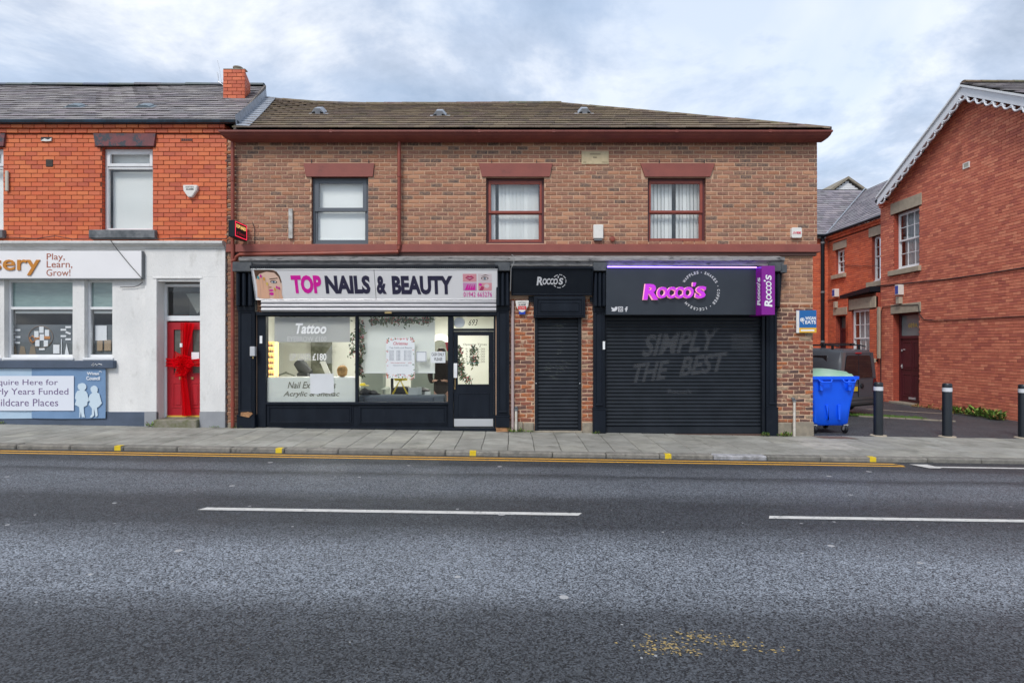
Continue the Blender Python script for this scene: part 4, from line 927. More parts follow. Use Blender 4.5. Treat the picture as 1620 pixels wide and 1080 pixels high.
o = thing('leaning_panel', 'pale grey folded board standing by the dark doorway', 'board', (W(512, 3), 3, .06))
mb = MB(); mb.prism([(W(506, 3), H(572, 3)), (W(514, 3), H(571, 3)), (W(523, 3), H(592, 3)), (W(515, 3), H(593, 3))], 3.0, 3.04); mb.box(W(515, 3), W(523, 3), 3.0, 3.04, .06, H(593, 3)); mb.build('board', flat('pale_board', (.55, .57, .56)), o)
o = thing('nail_desk', 'long white nail desk across the salon behind the left window', 'desk', (W(500, 1.2), 1.2, .06))
mb = MB(); bx(mb, 430, 558, 597, 600, 1.2, 1.75); mb.build('desk_top', WHITEP, o)
mb = MB(); bx(mb, 434, 556, 600.5, 640, 1.3, 1.7); mb.build('desk_body', WHITEP, o)
o = thing('blonde_wig_head', 'round blonde object standing at the right end of the nail desk', 'head', (W(541, 1.4), 1.4, H(597, 1.2)))
mb = MB(); mb.lathe([(.03, 0), (.09, .03), (.115, .10), (.12, .17), (.095, .23), (.04, .265), (.005, .27)], W(541.5, 1.45), 1.45, H(597, 1.2), 14); mb.build('hair', mat('blonde', (.55, .33, .12), .7, col2=(.3, .16, .05), nscale=30, namt=.9), o, smooth=True)
o = thing('grey_lounger', 'curved dark grey lounger seen beyond the nail desk', 'lounger', (W(480, 3.5), 3.5, .06))
mb = MB(); mb.tube([(W(470, 3.5), 3.6, H(573, 3.5)), (W(478, 3.5), 3.55, H(582, 3.5)), (W(490, 3.5), 3.5, H(590, 3.5))], [.14, .16, .1], 10); mb.cbox(W(471, 3.5), W(490, 3.5), 3.4, 3.8, .06, H(589, 3.5), .03); mb.build('cushion', flat('charcoal_leather', (.05, .055, .06), .5), o, smooth=True)
o = thing('wall_mirror', 'white arched wall mirror inside the salon by the door', 'mirror', (W(699, 4.5), 4.6, H(590, 4.5)))
mb = MB(); cxm, czm = W(696, 4.5), H(552, 4.5); mb.prism(ellipse(cxm, czm, .36, .42, 24, 0, 0, pi) + [(cxm - .36, czm - .5), (cxm + .36, czm - .5)], 4.5, 4.55); mb.build('mirror_frame', flat('lit_white_frame', (.8, .78, .7), emis=(1, .9, .7), estr=.35), o)
mb = MB(); mb.prism(ellipse(cxm, czm - .03, .25, .28, 24, 0, 0, pi) + [(cxm - .25, czm - .4), (cxm + .25, czm - .4)], 4.46, 4.495); mb.build('mirror_glass', mat('mirror_glass', (.5, .5, .42), .08, metal=.9), o)
# roller blind behind the second pane
rb = thing('roller_blind', 'large white roller blind pulled half down behind the second salon window', 'blind', (W(630, .2), .2, H(589)))
mb = MB(); mb.box(W(570, .2), W(688, .2), .20, .206, H(589, .2), H(501, .2)); mb.build('fabric', film_mat('blind_cloth', (.84, .86, .84), 1.0), rb)
mb = MB(); mb.cbox(W(569.6, .2), W(688.4, .2), .19, .215, H(590.3, .2), H(588.8, .2), .004); mb.build('bottom_rail', WHITEP, rb)
mb = MB(); mb.cbox(W(569.6, .2), W(688.4, .2), .18, .26, H(500.8, .2), H(497, .2), .01); mb.build('head_box', WHITEP, rb)
# things below the blind
YELL = flat('yellow_plastic', (.70, .55, .02), .4); DGREY = flat('charcoal_fabric', (.028, .032, .04), .8, col2=(.06, .065, .075), nscale=12)
bench = thing('window_bench', 'low dark grey padded bench inside the second salon window', 'bench', (W(635, .35), .35, .06))
mb = MB(); bx(mb, 567, 704, 625, 641, .30, .62, .03); mb.build('seat', flat('slate_fabric', (.06, .075, .09), .8), bench)
mb = MB(); bx(mb, 575, 686, 628, 637, .27, .31, .02); mb.build('front_cushion', flat('slate_fabric_dark', (.045, .055, .07), .8), bench)
def pedi(px, label):
    o = thing('pedicure_chair', label, 'chair', (W(px, 2.2), 2.2, .06)); x = W(px, 2.2)
    G = flat('grey_green_vinyl', (.30, .34, .30), .5)
    mb = MB(); mb.cbox(x - .30, x + .30, 2.3, 2.45, .5, 1.12, .05); mb.build('backrest', G, o)
    mb = MB(); mb.cbox(x - .30, x + .30, 1.8, 2.3, .38, .52, .05); mb.build('seat', G, o)
    for s_ in (-1, 1): mb = MB(); mb.cbox(x + s_ * .36 - .05, x + s_ * .36 + .05, 1.8, 2.4, .3, .75, .03); mb.build('armrest', G, o)
    mb = MB(); mb.cbox(x - .28, x + .28, 1.85, 2.35, .06, .38, .03); mb.build('base', DGREY, o)
pedi(588, 'grey green salon chair behind the black bag'); pedi(668, 'grey green salon chair left of the standing person')
o = thing('yellow_trolley', 'yellow and black folding trolley below the Christmas price poster', 'trolley', (W(634, 1.2), 1.2, .06))
y = 1.1; mb = MB(); mb.tube([(W(620, y), y, H(626, y)), (W(633, y), y, H(601, y)), (W(646, y), y, H(626, y))], .022, 8); mb.tube([(W(624, y), y + .02, H(600, y)), (W(644, y), y + .02, H(600, y))], .028, 8); mb.build('frame', YELL, o)
mb = MB(); bx(mb, 622, 646, 612, 640, y + .04, y + .3, .03); bx(mb, 618, 622, 598, 632, y + .04, y + .1, .01); mb.build('body', INK, o)
mb = MB(); bx(mb, 626, 642, 597.5, 600, y + .03, y + .1, .01); mb.build('tray', INK, o)
o = thing('black_bag', 'crumpled black bag lying on the window bench', 'bag', (W(582, .5), .5, H(625, .45)))
mb = MB(); rr = random.Random(2)
for i in range(9):
    px = 572 + i * 2.9; hgt = [7, 12, 13, 11, 9, 8, 9, 7, 4][i]; mb.lathe([(.02, 0), (.075, .015), (.08, hgt / 78 * .55), (.05, hgt / 78 * .85), (.01, hgt / 78 * .98)], W(px, .42), .42 + rr.uniform(-.04, .06), H(625.2, .42), 9)
mb.build('bag_cloth', mat('black_cloth', (.012, .013, .016), .75, bump=.8, bscale=14), o, smooth=True)
o = thing('yellow_hat', 'small yellow cap lying on top of the black bag', 'hat', (W(572, .42), .42, H(612, .42)))
mb = MB(); mb.lathe([(.07, 0), (.065, .03), (.04, .055), (.005, .06)], W(573.5, .42), .45, H(610, .42), 12); mb.lathe([(.10, 0), (.10, .008)], W(576, .42), .45, H(610, .42), 12); mb.build('hat_cloth', YELL, o)
o = thing('card_stand', 'row of price cards standing on the window bench', 'card holder', (W(655, .5), .5, H(625, .45)))
for k, (a, b, c) in enumerate(((646, 661, 613), (659, 667, 612), (672, 681, 619))): mb = MB(); bx(mb, a, b, c, 625, .40 + k * .03, .41 + k * .03, .002); mb.build('card', flat('card_%d' % k, (.6, .62, .58)), o)
o = thing('waste_bin', 'grey lidded bin inside the salon beside the price cards', 'bin', (W(669, 1.5), 1.5, .06))
mb = MB(); mb.lathe([(.12, .06), (.15, .70)], W(669, 1.5), 1.5, 0, 16); mb.build('body', flat('mid_grey_bin', (.18, .2, .19)), o, smooth=True); mb = MB(); mb.lathe([(.155, .70), (.155, .74), (.05, .78)], W(669, 1.5), 1.5, 0, 16); mb.build('lid', INK, o, smooth=True)
o = thing('christmas_stocking', 'bright red cloth hanging above the standing person inside the salon', 'decoration', (W(706, .9), .9, H(556, .9)))
mb = MB(); mb.prism([(W(704, .9), H(541, .9)), (W(712, .9), H(541, .9)), (W(712, .9), H(556, .9)), (W(707, .9), H(555, .9))], .9, .93); mb.build('cloth', flat('felt_red', (.65, .02, .03)), o)
# garlands: leaf clusters with berries
def garland(label, pts, n, spread, seed, size=(.045, .10)):
    o = thing('garland', label, 'garland', (W(pts[0][0], .12), .12, H(pts[0][1]))); rr = random.Random(seed)
    gm = [flat('garland_green', (.045, .09, .035), .7), flat('garland_dark', (.02, .04, .02), .7), flat('garland_olive', (.12, .13, .05), .7)]
    f = [MB(), MB(), MB()]; be = MB()
    for i in range(n):
        t = rr.random() * (len(pts) - 1); k = int(t); u = t - k; px = pts[k][0] + (pts[k + 1][0] - pts[k][0]) * u + rr.gauss(0, spread[0]); py = pts[k][1] + (pts[k + 1][1] - pts[k][1]) * u + abs(rr.gauss(0, spread[1])) * (1 if spread[1] > 0 else 0)
        x, z, y_ = W(px, .12), H(py, .12), .12 + rr.uniform(-.03, .05)
        if rr.random() < .16: be.lathe([(.002, -.012), (.012, 0), (.002, .012)], x, y_, z, 6); continue
        a = rr.uniform(0, 2 * pi) if rr.random() < .5 else rr.gauss(-pi / 2, .6); l = rr.uniform(*size); w_ = l * .16; d = Vector((cos(a), rr.uniform(-.4, .4), sin(a))).normalized(); s_ = Vector((-sin(a), 0, cos(a)))
        p = Vector((x, y_, z)); f[rr.randrange(3)].add([p, p + d * l * .5 + s_ * w_, p + d * l, p + d * l * .5 - s_ * w_], [(0, 1, 2, 3)])
    for a, m in zip(f, gm): stuff(a.build('foliage', m, o, fix=False))
    stuff(be.build('berries', flat('berry_red', (.55, .02, .05), .35), o))
garland('thin green and berry garland along the top of the left salon window', [(447, 501), (470, 503), (500, 502), (530, 503), (550, 504)], 330, (2, 2.6), 1)
garland('green and berry garland along the top of the blind in the second salon window', [(587, 503), (610, 503), (635, 502), (660, 503), (684, 501)], 420, (2, 4.2), 2)
garland('green garland with berries hanging beside the mullion between the salon windows', [(569, 505), (569, 530), (568, 560), (569, 590)], 420, (3.0, 3), 3)
garland('small green sprig garland behind the right edge of the left salon window', [(556, 522), (558, 545), (557, 560)], 70, (2.6, 3), 4)
garland('green Christmas branches with gold lights behind the door glass', [(727, 545), (728, 570), (731, 590), (745, 603)], 260, (2.5, 3), 5)
garland('tall red and green Christmas decoration in the middle of the door glass', [(749, 545), (750, 560), (748, 573)], 130, (3, 3), 6)

# ---- person standing in the salon
def skin_body(name, chains, m, parent, radii_default=.05, sub=1):
    """chains: list of lists of (x,y,z,r); a chain starting with an index joins that vertex"""
    vs = []; es = []; rs = []
    for ch in chains:
        prev = None
        for q in ch:
            if isinstance(q, int): prev = q; continue
            vs.append(q[:3]); rs.append(q[3] if not isinstance(q[3], tuple) else q[3])
            if prev is not None: es.append((prev, len(vs) - 1))
            prev = len(vs) - 1
    me = bpy.data.meshes.new(name); me.from_pydata(vs, es, []); o = bpy.data.objects.new(name, me); COL.objects.link(o)
    md = o.modifiers.new('skin', 'SKIN'); md.use_smooth_shade = True
    for i, sv in enumerate(me.skin_vertices[0].data): r_ = rs[i]; sv.radius = r_ if isinstance(r_, tuple) else (r_, r_); sv.use_root = (i == 0)
    ss = o.modifiers.new('sub', 'SUBSURF'); ss.levels = ss.render_levels = sub
    dg = bpy.context.evaluated_depsgraph_get(); dg.update(); m2 = bpy.data.meshes.new_from_object(o.evaluated_get(dg)); bpy.data.objects.remove(o)
    m2.materials.clear(); m2.materials.append(m); o2 = link(name, m2, parent, (0, 0, 0)); return o2
px_, py_ = W(698, 1.5), 1.5
per = thing('person', 'person in a dark brown coat standing inside the salon near the door', 'person', (px_, py_, .06))
def c(x, y, z, r): return (px_ + x, py_ + y, z + .06, r)
SK = flat('skin_tone', (.50, .28, .20), .6)
arm = lambda s: [3, c(s * .17, 0, 1.27, .055), c(s * .24, .0, 1.02, .045), c(s * .20, -.16, .86, .036), c(s * .12, -.27, .90, .026), c(s * .08, -.33, .91, .03)]
chains = [[c(0, 0, .86, (.15, .11)), c(0, 0, 1.0, (.125, .095)), c(0, 0, 1.16, (.15, .10)), c(0, 0, 1.29, (.13, .085)), c(0, 0, 1.37, .05), c(0, -.015, 1.44, .06), c(0, -.02, 1.51, (.078, .088)), c(0, -.015, 1.58, (.06, .07))],
    [0, c(.09, 0, .78, .09), c(.10, -.01, .46, .062), c(.10, .01, .09, .042), c(.10, -.13, .035, .035)], [0, c(-.09, 0, .78, .09), c(-.10, -.01, .46, .062), c(-.10, .01, .09, .042), c(-.10, -.13, .035, .035)], arm(1), arm(-1)]
body = skin_body('body', chains, SK, per, sub=2)
for s in (1, -1):
    hx, hy, hz_ = s * .08, -.36, .91
    for k, ln in enumerate((.045, .055, .058, .052)):
        mb = MB(); fx_ = hx + (k - 1.5) * .016; mb.tube([c(fx_, hy + .02, hz_, 0)[:3], c(fx_, hy - ln * .5, hz_, 0)[:3], c(fx_, hy - ln, hz_ - .02, 0)[:3]], [.009, .008, .005], 6); mb.build('finger', SK, per, smooth=True)
    mb = MB(); mb.tube([c(hx - s * .025, hy + .05, hz_, 0)[:3], c(hx - s * .05, hy + .01, hz_ + .01, 0)[:3]], [.010, .006], 6); mb.build('thumb', SK, per, smooth=True)
COAT = flat('dark_brown_coat', (.022, .013, .010), .9, col2=(.04, .025, .018), nscale=14)
chains = [[c(0, 0, .52, (.20, .15)), c(0, 0, .80, (.19, .14)), c(0, 0, 1.0, (.165, .125)), c(0, 0, 1.18, (.18, .125)), c(0, 0, 1.30, (.15, .10)), c(0, 0, 1.37, (.075, .075))],
    [4, c(.18, 0, 1.27, .075), c(.26, 0, 1.02, .065), c(.21, -.15, .87, .055), c(.14, -.23, .895, .045)], [4, c(-.18, 0, 1.27, .075), c(-.26, 0, 1.02, .065), c(-.21, -.15, .87, .055), c(-.14, -.23, .895, .045)]]
skin_body('coat', chains, COAT, per, sub=2)
mb = MB(); mb.lathe([(.02, 0), (.085, .03), (.105, .10), (.10, .17), (.07, .225), (.01, .245)], px_, py_ + .03, 1.455, 16); mb.build('hair', flat('dark_hair', (.03, .018, .012), .6), per, smooth=True)
mb = MB()
for s in (-1, 1): mb.lathe([(.002, -.006), (.010, 0), (.002, .006)], px_ + s * .03, py_ - .098, 1.58, 8)
mb.build('eye', INK, per)
mb = MB(); mb.cbox(px_ - .01, px_ + .01, py_ - .125, py_ - .09, 1.535, 1.57, .006); mb.build('nose', SK, per)
mb = MB(); mb.cbox(px_ - .025, px_ + .025, py_ - .098, py_ - .085, 1.508, 1.52, .004); mb.build('mouth', flat('lips', (.4, .12, .1)), per)

# ------------------------------------------------------------------ middle bay: narrow shutter door
md = thing('narrow_doorway_front', 'black panelled head and frame round the narrow shuttered doorway', 'shopfront', (W(884), 0, 0))
mb = MB(); mb.cbox(W(844), W(925), -.13, .03, H(503), H(469), .008); panel(mb, W(847.5), W(921.5), H(500), H(472), -.13, .03, .02); mb.cbox(W(853), W(916), -.142, -.12, H(494), H(478), .004); panel(mb, W(854), W(915), H(493), H(479), -.142, .012, .008); mb.build('head_panel', BLACKP, md)
mb = MB(); mb.cbox(W(846), W(850.5), -.02, .10, zs(846) - .05, H(503.2), .004); mb.cbox(W(914.5), W(919.5), -.02, .10, zs(919) - .05, H(503.2), .004); mb.build('guide_rail', BLACKM, md)
mb = MB(); mb.cbox(W(843), W(921), -.06, .10, zs(880) - .1, zs(880) + .03, .012); mb.build('threshold', STONE, md)
pilaster(md, W(937), W(957), H(417), H(431), H(491), zs(947), zplinth=H(645))
mb = MB(); mb.cbox(W(933), W(939), -.05, .03, H(478), H(470), .004); mb.cbox(W(836), W(845), -.05, .03, H(478), H(469), .004); mb.build('bracket', BLACKM, md)
def slats(parent, x0, x1, z0, z1, n, y, m, name='slat'):
    h_ = (z1 - z0) / n; base = None
    mb = MB(); mb.profile([(0.004, 0), (-.004, .004), (-.016, h_ * .30), (-.019, h_ * .5), (-.014, h_ * .72), (-.002, h_ * .88), (-.002, h_ * .985), (.004, h_ * .99)], 0, x1 - x0)
    o0 = mb.build(name, m, None, org=False); me = o0.data; bpy.data.objects.remove(o0)
    for i in range(n): link(name, me, parent, (x0, y + rnd.uniform(-.001, .001), z0 + i * h_))
s2 = thing('roller_shutter', 'narrow dark roller shutter closed over the doorway between brick piers', 'shutter', (W(882), .05, zs(882)))
slats(s2, W(850.5), W(914.5), H(678), H(504.5), 30, .05, SHUT)
mb = MB(); mb.cbox(W(850.5), W(914.5), .02, .06, zs(882) + .032, H(678.2), .004); mb.build('bottom_rail', SHUT, s2)
mb = MB(); rr = random.Random(8)
for cxp, cyp, n_, sx, sy in ((882, 515, 26, 6, 3), (868, 582, 20, 5, 5), (890, 580, 22, 6, 5), (884, 550, 10, 2, 8), (876, 597, 12, 4, 3)):
    for _ in range(n_):
        x, z = W(rr.gauss(cxp, sx)), H(rr.gauss(cyp, sy)); a = rr.uniform(.01, .04)
        mb.add([(x, .0285, z), (x + a, .0285, z), (x + a, .0285, z + .012), (x, .0285, z + .01)], [(0, 1, 2, 3)])
stuff(mb.build('sticker_residue', film_mat('residue', (.55, .6, .5), .22), s2, fix=False))
for px in (848, 917): mb = MB(); mb.lathe([(.012, -.03), (.012, -.02)], W(px), 0, H(606), 8, ax='y'); mb.build('lock_pin', STEEL, s2)
# Rocco's small sign
F2 = frame((0, -.12, H(464.5, -.12)), 0, lean); hz2 = (H(424, -.30) - H(464.5, -.12)) / cos(lean)
s3 = thing('small_black_sign', 'small black sign with white lettering and broken ring above the narrow shutter', 'sign', (W(873), -.12, H(465)))
mb = MB(F2); mb.cbox(SX(810.5), SX(936.5), 0, .06, 0, hz2, .004); mb.build('sign_board', BLACKM, s3)
mb = MB(F2); mb.ring(SX(809), SX(938), -.03, hz2 + .02, (.02, .02, .035, .03), -.025, .07); mb.build('sign_frame', BLACKP, s3)
def SZ2(py): return hz2 * (464.5 - py) / (464.5 - 424)
VWH = flat('off_white_letter', (.62, .62, .64), .4)
def rocco(x0, x1, z0, z1, y, m, F, parent, ext=.004, bold=.05, sh_=.12):
    """Rocco's: tall R, small capitals, drop apostrophe"""
    w_ = x1 - x0; h_ = z1 - z0
    L_ = [('R', 0, .235, 0, .93), ('O', .222, .385, .08, .76), ('C', .378, .515, .08, .76), ('C', .508, .645, .08, .76), ('O', .635, .80, .08, .76), ("'", .79, .84, .78, 1.02), ('S', .83, 1.0, .08, .80)]
    for ch, a, b, c_, d in L_: text(ch, x0 + w_ * a, x0 + w_ * b, z0 + h_ * c_, z0 + h_ * d, y, m, parent, F=F, thick=ext, bold=bold, shear=sh_)
rocco(SX(849), SX(891), SZ2(451), SZ2(436.5), -.003, VWH, F2, s3, .004, .035)
def arcseg(cx_, cz_, r0, r1, t0, t1, n=8): return [(cx_ + r1 * cos(t0 + (t1 - t0) * i / n), cz_ + r1 * sin(t0 + (t1 - t0) * i / n)) for i in range(n + 1)] + [(cx_ + r0 * cos(t1 - (t1 - t0) * i / n), cz_ + r0 * sin(t1 - (t1 - t0) * i / n)) for i in range(n + 1)]
for a, b in ((-.25, .25), (.4, .95), (1.15, 1.65), (1.85, 2.5), (-1.1, -.5), (-1.9, -1.3), (-2.5, -2.1)): shape(arcseg(SX(885), SZ2(444.5), .125, .138, a, b), -.001, VWH, s3, F2, 'ring_dash', .001)

# ------------------------------------------------------------------ right bay
rb_ = thing('shutter_shopfront', 'black pilastered shopfront round the wide shutter at the right end', 'shopfront', (W(1090), 0, 0))
mb = MB(); mb.cbox(W(1204), W(1208.5), -.06, .10, zs(1206) - .05, H(499), .004); mb.cbox(W(957.3), W(959), -.03, .10, zs(957) - .05, H(499), .002); mb.build('guide_rail', BLACKM, rb_)
pilaster(rb_, W(1209), W(1227.5), H(418), H(432), H(491), zs(1218), zplinth=H(643))
mb = MB(); mb.cbox(W(1226), W(1236), -.26, .02, H(432, -.2), H(419, -.2), .01); mb.build('cap_stone', MB_GREYCAP, rb_)
mb = MB(); mb.prism([(W(1227.6), H(432)), (W(1232), H(432)), (W(1228.5), H(488)), (W(1227.6), H(488))], -.15, .02); mb.build('side_bracket', BLACKP, rb_)
mb = MB(); mb.cbox(W(953), W(1232), -.07, .10, zs(1205) - .1, zs(1090) + .005, .01); mb.build('threshold', flat('brown_threshold', (.08, .045, .035), .9), rb_)
mb = MB(); mb.box(W(957), W(1226), .12, .16, H(510), H(420)); mb.build('shutter_box', INK, rb_)
s4 = thing('roller_shutter', 'wide dark roller shutter with ghosted white slogan under the purple lettered sign', 'shutter', (W(1080), .05, zs(1080)))
slats(s4, W(959), W(1204), H(675), H(500), 30, .05, SHUT)
mb = MB(); mb.cbox(W(959), W(1204), .01, .06, zs(1205) + .03, H(675.2), .006); mb.build('bottom_rail', SHUT, s4)
GH = film_mat('ghost_lettering', (.30, .31, .33), .21)
Fg = Matrix.Identity(4)
for s_, a, b, c_, d, an in (('SIMPLY', 1016, 1140, 530, 565, .05), ('THE', 1002, 1060, 576, 606, .06), ('BEST', 1075, 1152, 565, 596, .06)):
    v, f = text_mesh(s_, bold=.03, shear=.35, ext=0); ax, bx_ = min(q[0] for q in v), max(q[0] for q in v); ay, by = min(q[1] for q in v), max(q[1] for q in v)
    mb = MB(); x0, x1, z0, z1 = W(a), W(b), H(d), H(c_)
    mb.add([(x0 + (q[0] - ax) / (bx_ - ax) * (x1 - x0), .0295, z0 + (q[1] - ay) / (by - ay) * (z1 - z0) + an * (x1 - x0) * (q[0] - ax) / (bx_ - ax) * 2) for q in v], f); mb.build('lettering', GH, s4, fix=False)
v, f = text_mesh("Rocco's", bold=.02, ext=0); ax, bx_ = min(q[0] for q in v), max(q[0] for q in v); ay, by = min(q[1] for q in v), max(q[1] for q in v)
mb = MB(); mb.add([(W(1057) + (q[0] - ax) / (bx_ - ax) * (W(1095) - W(1057)), .0295, H(623) + (q[1] - ay) / (by - ay) * .10) for q in v], f); mb.build('lettering', GH, s4, fix=False)
mb = MB(); mb.add([(W(1158), .0295, H(553)), (W(1192), .0295, H(553)), (W(1192), .0295, H(528)), (W(1158), .0295, H(528))], [(0, 1, 2, 3)]); mb.build('pale_patch', film_mat('pale_patch', (.25, .26, .28), .10), s4, fix=False)
# big sign
s5 = thing('large_black_sign', 'wide black sign with raised purple lettering above the wide shutter', 'sign', (W(1077), -.28, H(498)))
YS = -.28
mb = MB(); mb.cbox(W(959, YS), W(1196, YS), YS, .08, H(498, YS), H(421.5, YS), .006); mb.build('sign_box', mat('charcoal_sign_panel', (.020, .026, .036), .38, col2=(.03, .037, .048), nscale=2, namt=.6), s5)
PUR = flat('purple_sign_face', (.22, .004, .26), .35); PURL = flat('purple_letter', (.55, .03, .66), .3, emis=(.8, .05, 1), estr=.10)
mb = MB(); mb.cbox(W(1205, -.55), W(1226, -.55), -.55, .06, H(498, -.55), H(420.5, -.55), .004); pe = mb.build('end_box', PUR, s5)
FE = frame((W(1205, -.55), -.55, 0), R(-90))   # left face of the end box
v0x = lambda: None
def rot_text(word, cx_, cz_, length, height, y, m, F, parent):
    """lettering turned to read upwards"""
    Fr = (F or Matrix.Identity(4)) @ Matrix.Translation((cx_, y, cz_)) @ Matrix.Rotation(R(-90), 4, 'Y')
    rocco(-length / 2, length / 2, -height / 2, height / 2, 0, m, Fr, parent, .004, .03)
rot_text('r', W(1215, -.55), H(460, -.55), .62, .16, -.551, VW, None, s5)
FL_ = Matrix.Translation((W(1205, -.55), -.415, H(461, -.45))) @ Matrix.Rotation(R(-90), 4, 'Z')
rot_text('r', 0, 0, .55, .15, -.001, VW, FL_, s5)
mb = MB(); mb.tube([(W(961, YS - .03), YS - .03, H(422.3, YS)), (W(1197, YS - .03), YS - .03, H(423.3, YS))], .011, 8); mb.build('neon_tube', flat('lit_violet_tube', (.3, .2, .9), emis=(.22, .12, 1.0), estr=4.5), s5)
PEDGE = flat('pale_letter_edge', (.75, .35, .45), .3, emis=(1, .45, .5), estr=.35)
rocco(W(1016, YS), W(1114.5, YS), H(474.5, YS), H(447.5, YS), YS - .002, PEDGE, None, s5, .03, .06)
rocco(W(1017, YS), W(1115.5, YS), H(474.2, YS), H(447.8, YS), YS - .034, PURL, None, s5, .035, .035)
cxr, czr, rad = W(1107.5, YS), H(460, YS), .365
def ring_text(word, a0, a1):
    n_ = len(word)
    for i, ch in enumerate(word):
        if ch == ' ': continue
        t = a0 + (a1 - a0) * i / max(1, n_ - 1)
        Fr = Matrix.Translation((cxr + rad * sin(t), YS - .001, czr + rad * cos(t))) @ Matrix.Rotation(t, 4, 'Y')
        wd = {'I': .012, 'M': .05, 'W': .055}.get(ch, .036); text(ch, -wd / 2, wd / 2, -.027, .027, 0, VWH, s5, F=Fr, thick=.002, bold=.02)
ring_text('WAFFLES', R(-58), R(-8)); ring_text('SHAKES', R(17), R(61)); ring_text('COFFEE', R(88), R(132)); ring_text('ICECREAM', R(160), R(228))
for t in (R(4), R(75), R(146)): shape(ellipse(cxr + rad * sin(t), czr + rad * cos(t), .009, .009, 8), YS - .001, VWH, s5)
# bird, camera and f symbols
def hs(pts, **k): return shape([(W(a, YS), H(b, YS)) for a, b in pts], YS - .001, VWH, s5)
hs([(967, 485.5), (970, 487.2), (972.5, 487.4), (973, 485.6), (974.6, 484.9), (976, 485.6), (977.4, 485.4), (976.8, 486.6), (976.4, 488.8), (974.6, 491.4), (971.6, 492.6), (968.6, 492.2), (966.8, 491.4), (969.4, 490.6), (967.6, 489), (967.2, 487.2)])
mb = MB(); mb.ring(W(977.8 + 0, YS), W(985.6, YS), H(493, YS), H(485, YS), .014, YS - .004, YS); mb.prism(arcseg(W(981.7, YS), H(489, YS), .014, .026, 0, 2 * pi - .01, 16), YS - .004, YS); mb.build('camera_symbol', VWH, s5)
hs([(989.6, 493), (989.6, 489.6), (988.4, 489.6), (988.4, 488), (989.6, 488), (989.6, 486.8), (990.4, 485.4), (991.8, 485), (993, 485.2), (993, 486.6), (992, 486.6), (991.4, 487.2), (991.4, 488), (992.9, 488), (992.7, 489.6), (991.4, 489.6), (991.4, 493)])

# ------------------------------------------------------------------ small wall things on the main building
def alarm_shield(px0, px1, py0, py1, label, Y=-.0, blue=True):
    o = thing('alarm_box', label, 'alarm box', (W((px0 + px1) / 2), -.06, H(py1))); cx_ = (px0 + px1) / 2
    q = [(px0, py0 + 1), (px0 + 1, py0), (px1 - 1, py0), (px1, py0 + 1), (px1 - 1, py0 + (py1 - py0) * .45), (cx_ + 4.5, py1 - 2), (cx_ + 2.5, py1), (cx_ - 2.5, py1), (cx_ - 4.5, py1 - 2), (px0 + 1, py0 + (py1 - py0) * .45)]
    mb = MB(); mb.prism([(W(a), H(b)) for a, b in q], -.06, .01); mb.prism([(W(cx_ + (a - cx_) * .88), H((py0 + py1) / 2 + (b - (py0 + py1) / 2) * .88)) for a, b in q], -.07, -.055); mb.build('cover', WHITE, o)
    text('NORTHERN', W(cx_ - 6.5), W(cx_ + 6.5), H(py0 + 4.5), H(py0 + 2.2), -.071, INK, o, thick=.001); text('ALARMS', W(cx_ - 6), W(cx_ + 6), H(py0 + 8.2), H(py0 + 5.4), -.071, INK, o, thick=.001, bold=.03)
    return o, cx_
o, cx_ = alarm_shield(815.5, 836.5, 475.5, 495, 'white shield alarm box with red panel and blue foot on the old brick pier')
mb = MB(); mb.box(W(819.5), W(832.5), -.0725, -.07, H(490), H(484.5)); mb.build('red_panel', flat('alarm_red', (.6, .03, .03)), o); text('01942', W(821.5), W(830.5), H(488.5), H(486), -.0735, WHITE, o, thick=.0008)
mb = MB(); mb.cbox(W(821), W(831), -.065, 0, H(497.5), H(492.5), .006); mb.build('blue_foot', flat('beacon_blue', (.01, .05, .4), .2), o)
o = thing('alarm_box', 'square white alarm box with grey foot between the two red sash windows', 'alarm box', (W(945.5), -.08, H(380)))
mb = MB(); mb.cbox(W(938), W(953.5), -.09, .01, H(378.5), H(356.5), .01); mb.build('cover', WHITE, o); mb = MB(); mb.cbox(W(939.5), W(952), -.075, .01, H(381.5), H(378.6), .004); mb.build('foot', GREYP, o)
o = thing('alarm_box', 'small rounded white alarm box with red squiggle near the right corner', 'alarm box', (W(1258), -.06, H(377)))
mb = MB(); mb.prism([(W(1258 + a * 8), H(369 + b * 8)) for a, b in [(-.8, -1), (.8, -1), (1, -.8), (1, .8), (.8, 1), (-.8, 1), (-1, .8), (-1, -.8)]], -.07, .01); mb.build('cover', WHITE, o)
mb = MB(); pts = [(1252, 371), (1253.5, 367.5), (1255, 371), (1256.5, 368), (1258, 371), (1260, 367.5), (1262, 370.8), (1264, 367.6)]; mb.tube([(W(a), -.072, H(b)) for a, b in pts], .008, 5); pts = [(1264, 371), (1262, 368), (1260, 371), (1258, 367.6)]; mb.tube([(W(a), -.0725, H(b)) for a, b in pts], .008, 5); mb.build('red_mark', flat('squiggle_red', (.7, .02, .08)), o)
o = tag(MB().cbox(W(457.6), W(464), -.05, -.01, H(378), H(331), .006).build('mounting_strip', mat('weathered_white_strip', (.55, .54, .52), .7, col2=(.3, .28, .25), nscale=14, namt=.9), None), 'narrow white mounting strip on the brickwork left of the grey window', 'bracket')
o = tag(MB().lathe([(.055, -.03), (.05, -.045), (.02, -.05)], W(968.5), 0, H(378.5), 14, ax='y').build('round_vent', RUST, None), 'round rusty cap on the bricks beside the square alarm box', 'cap')
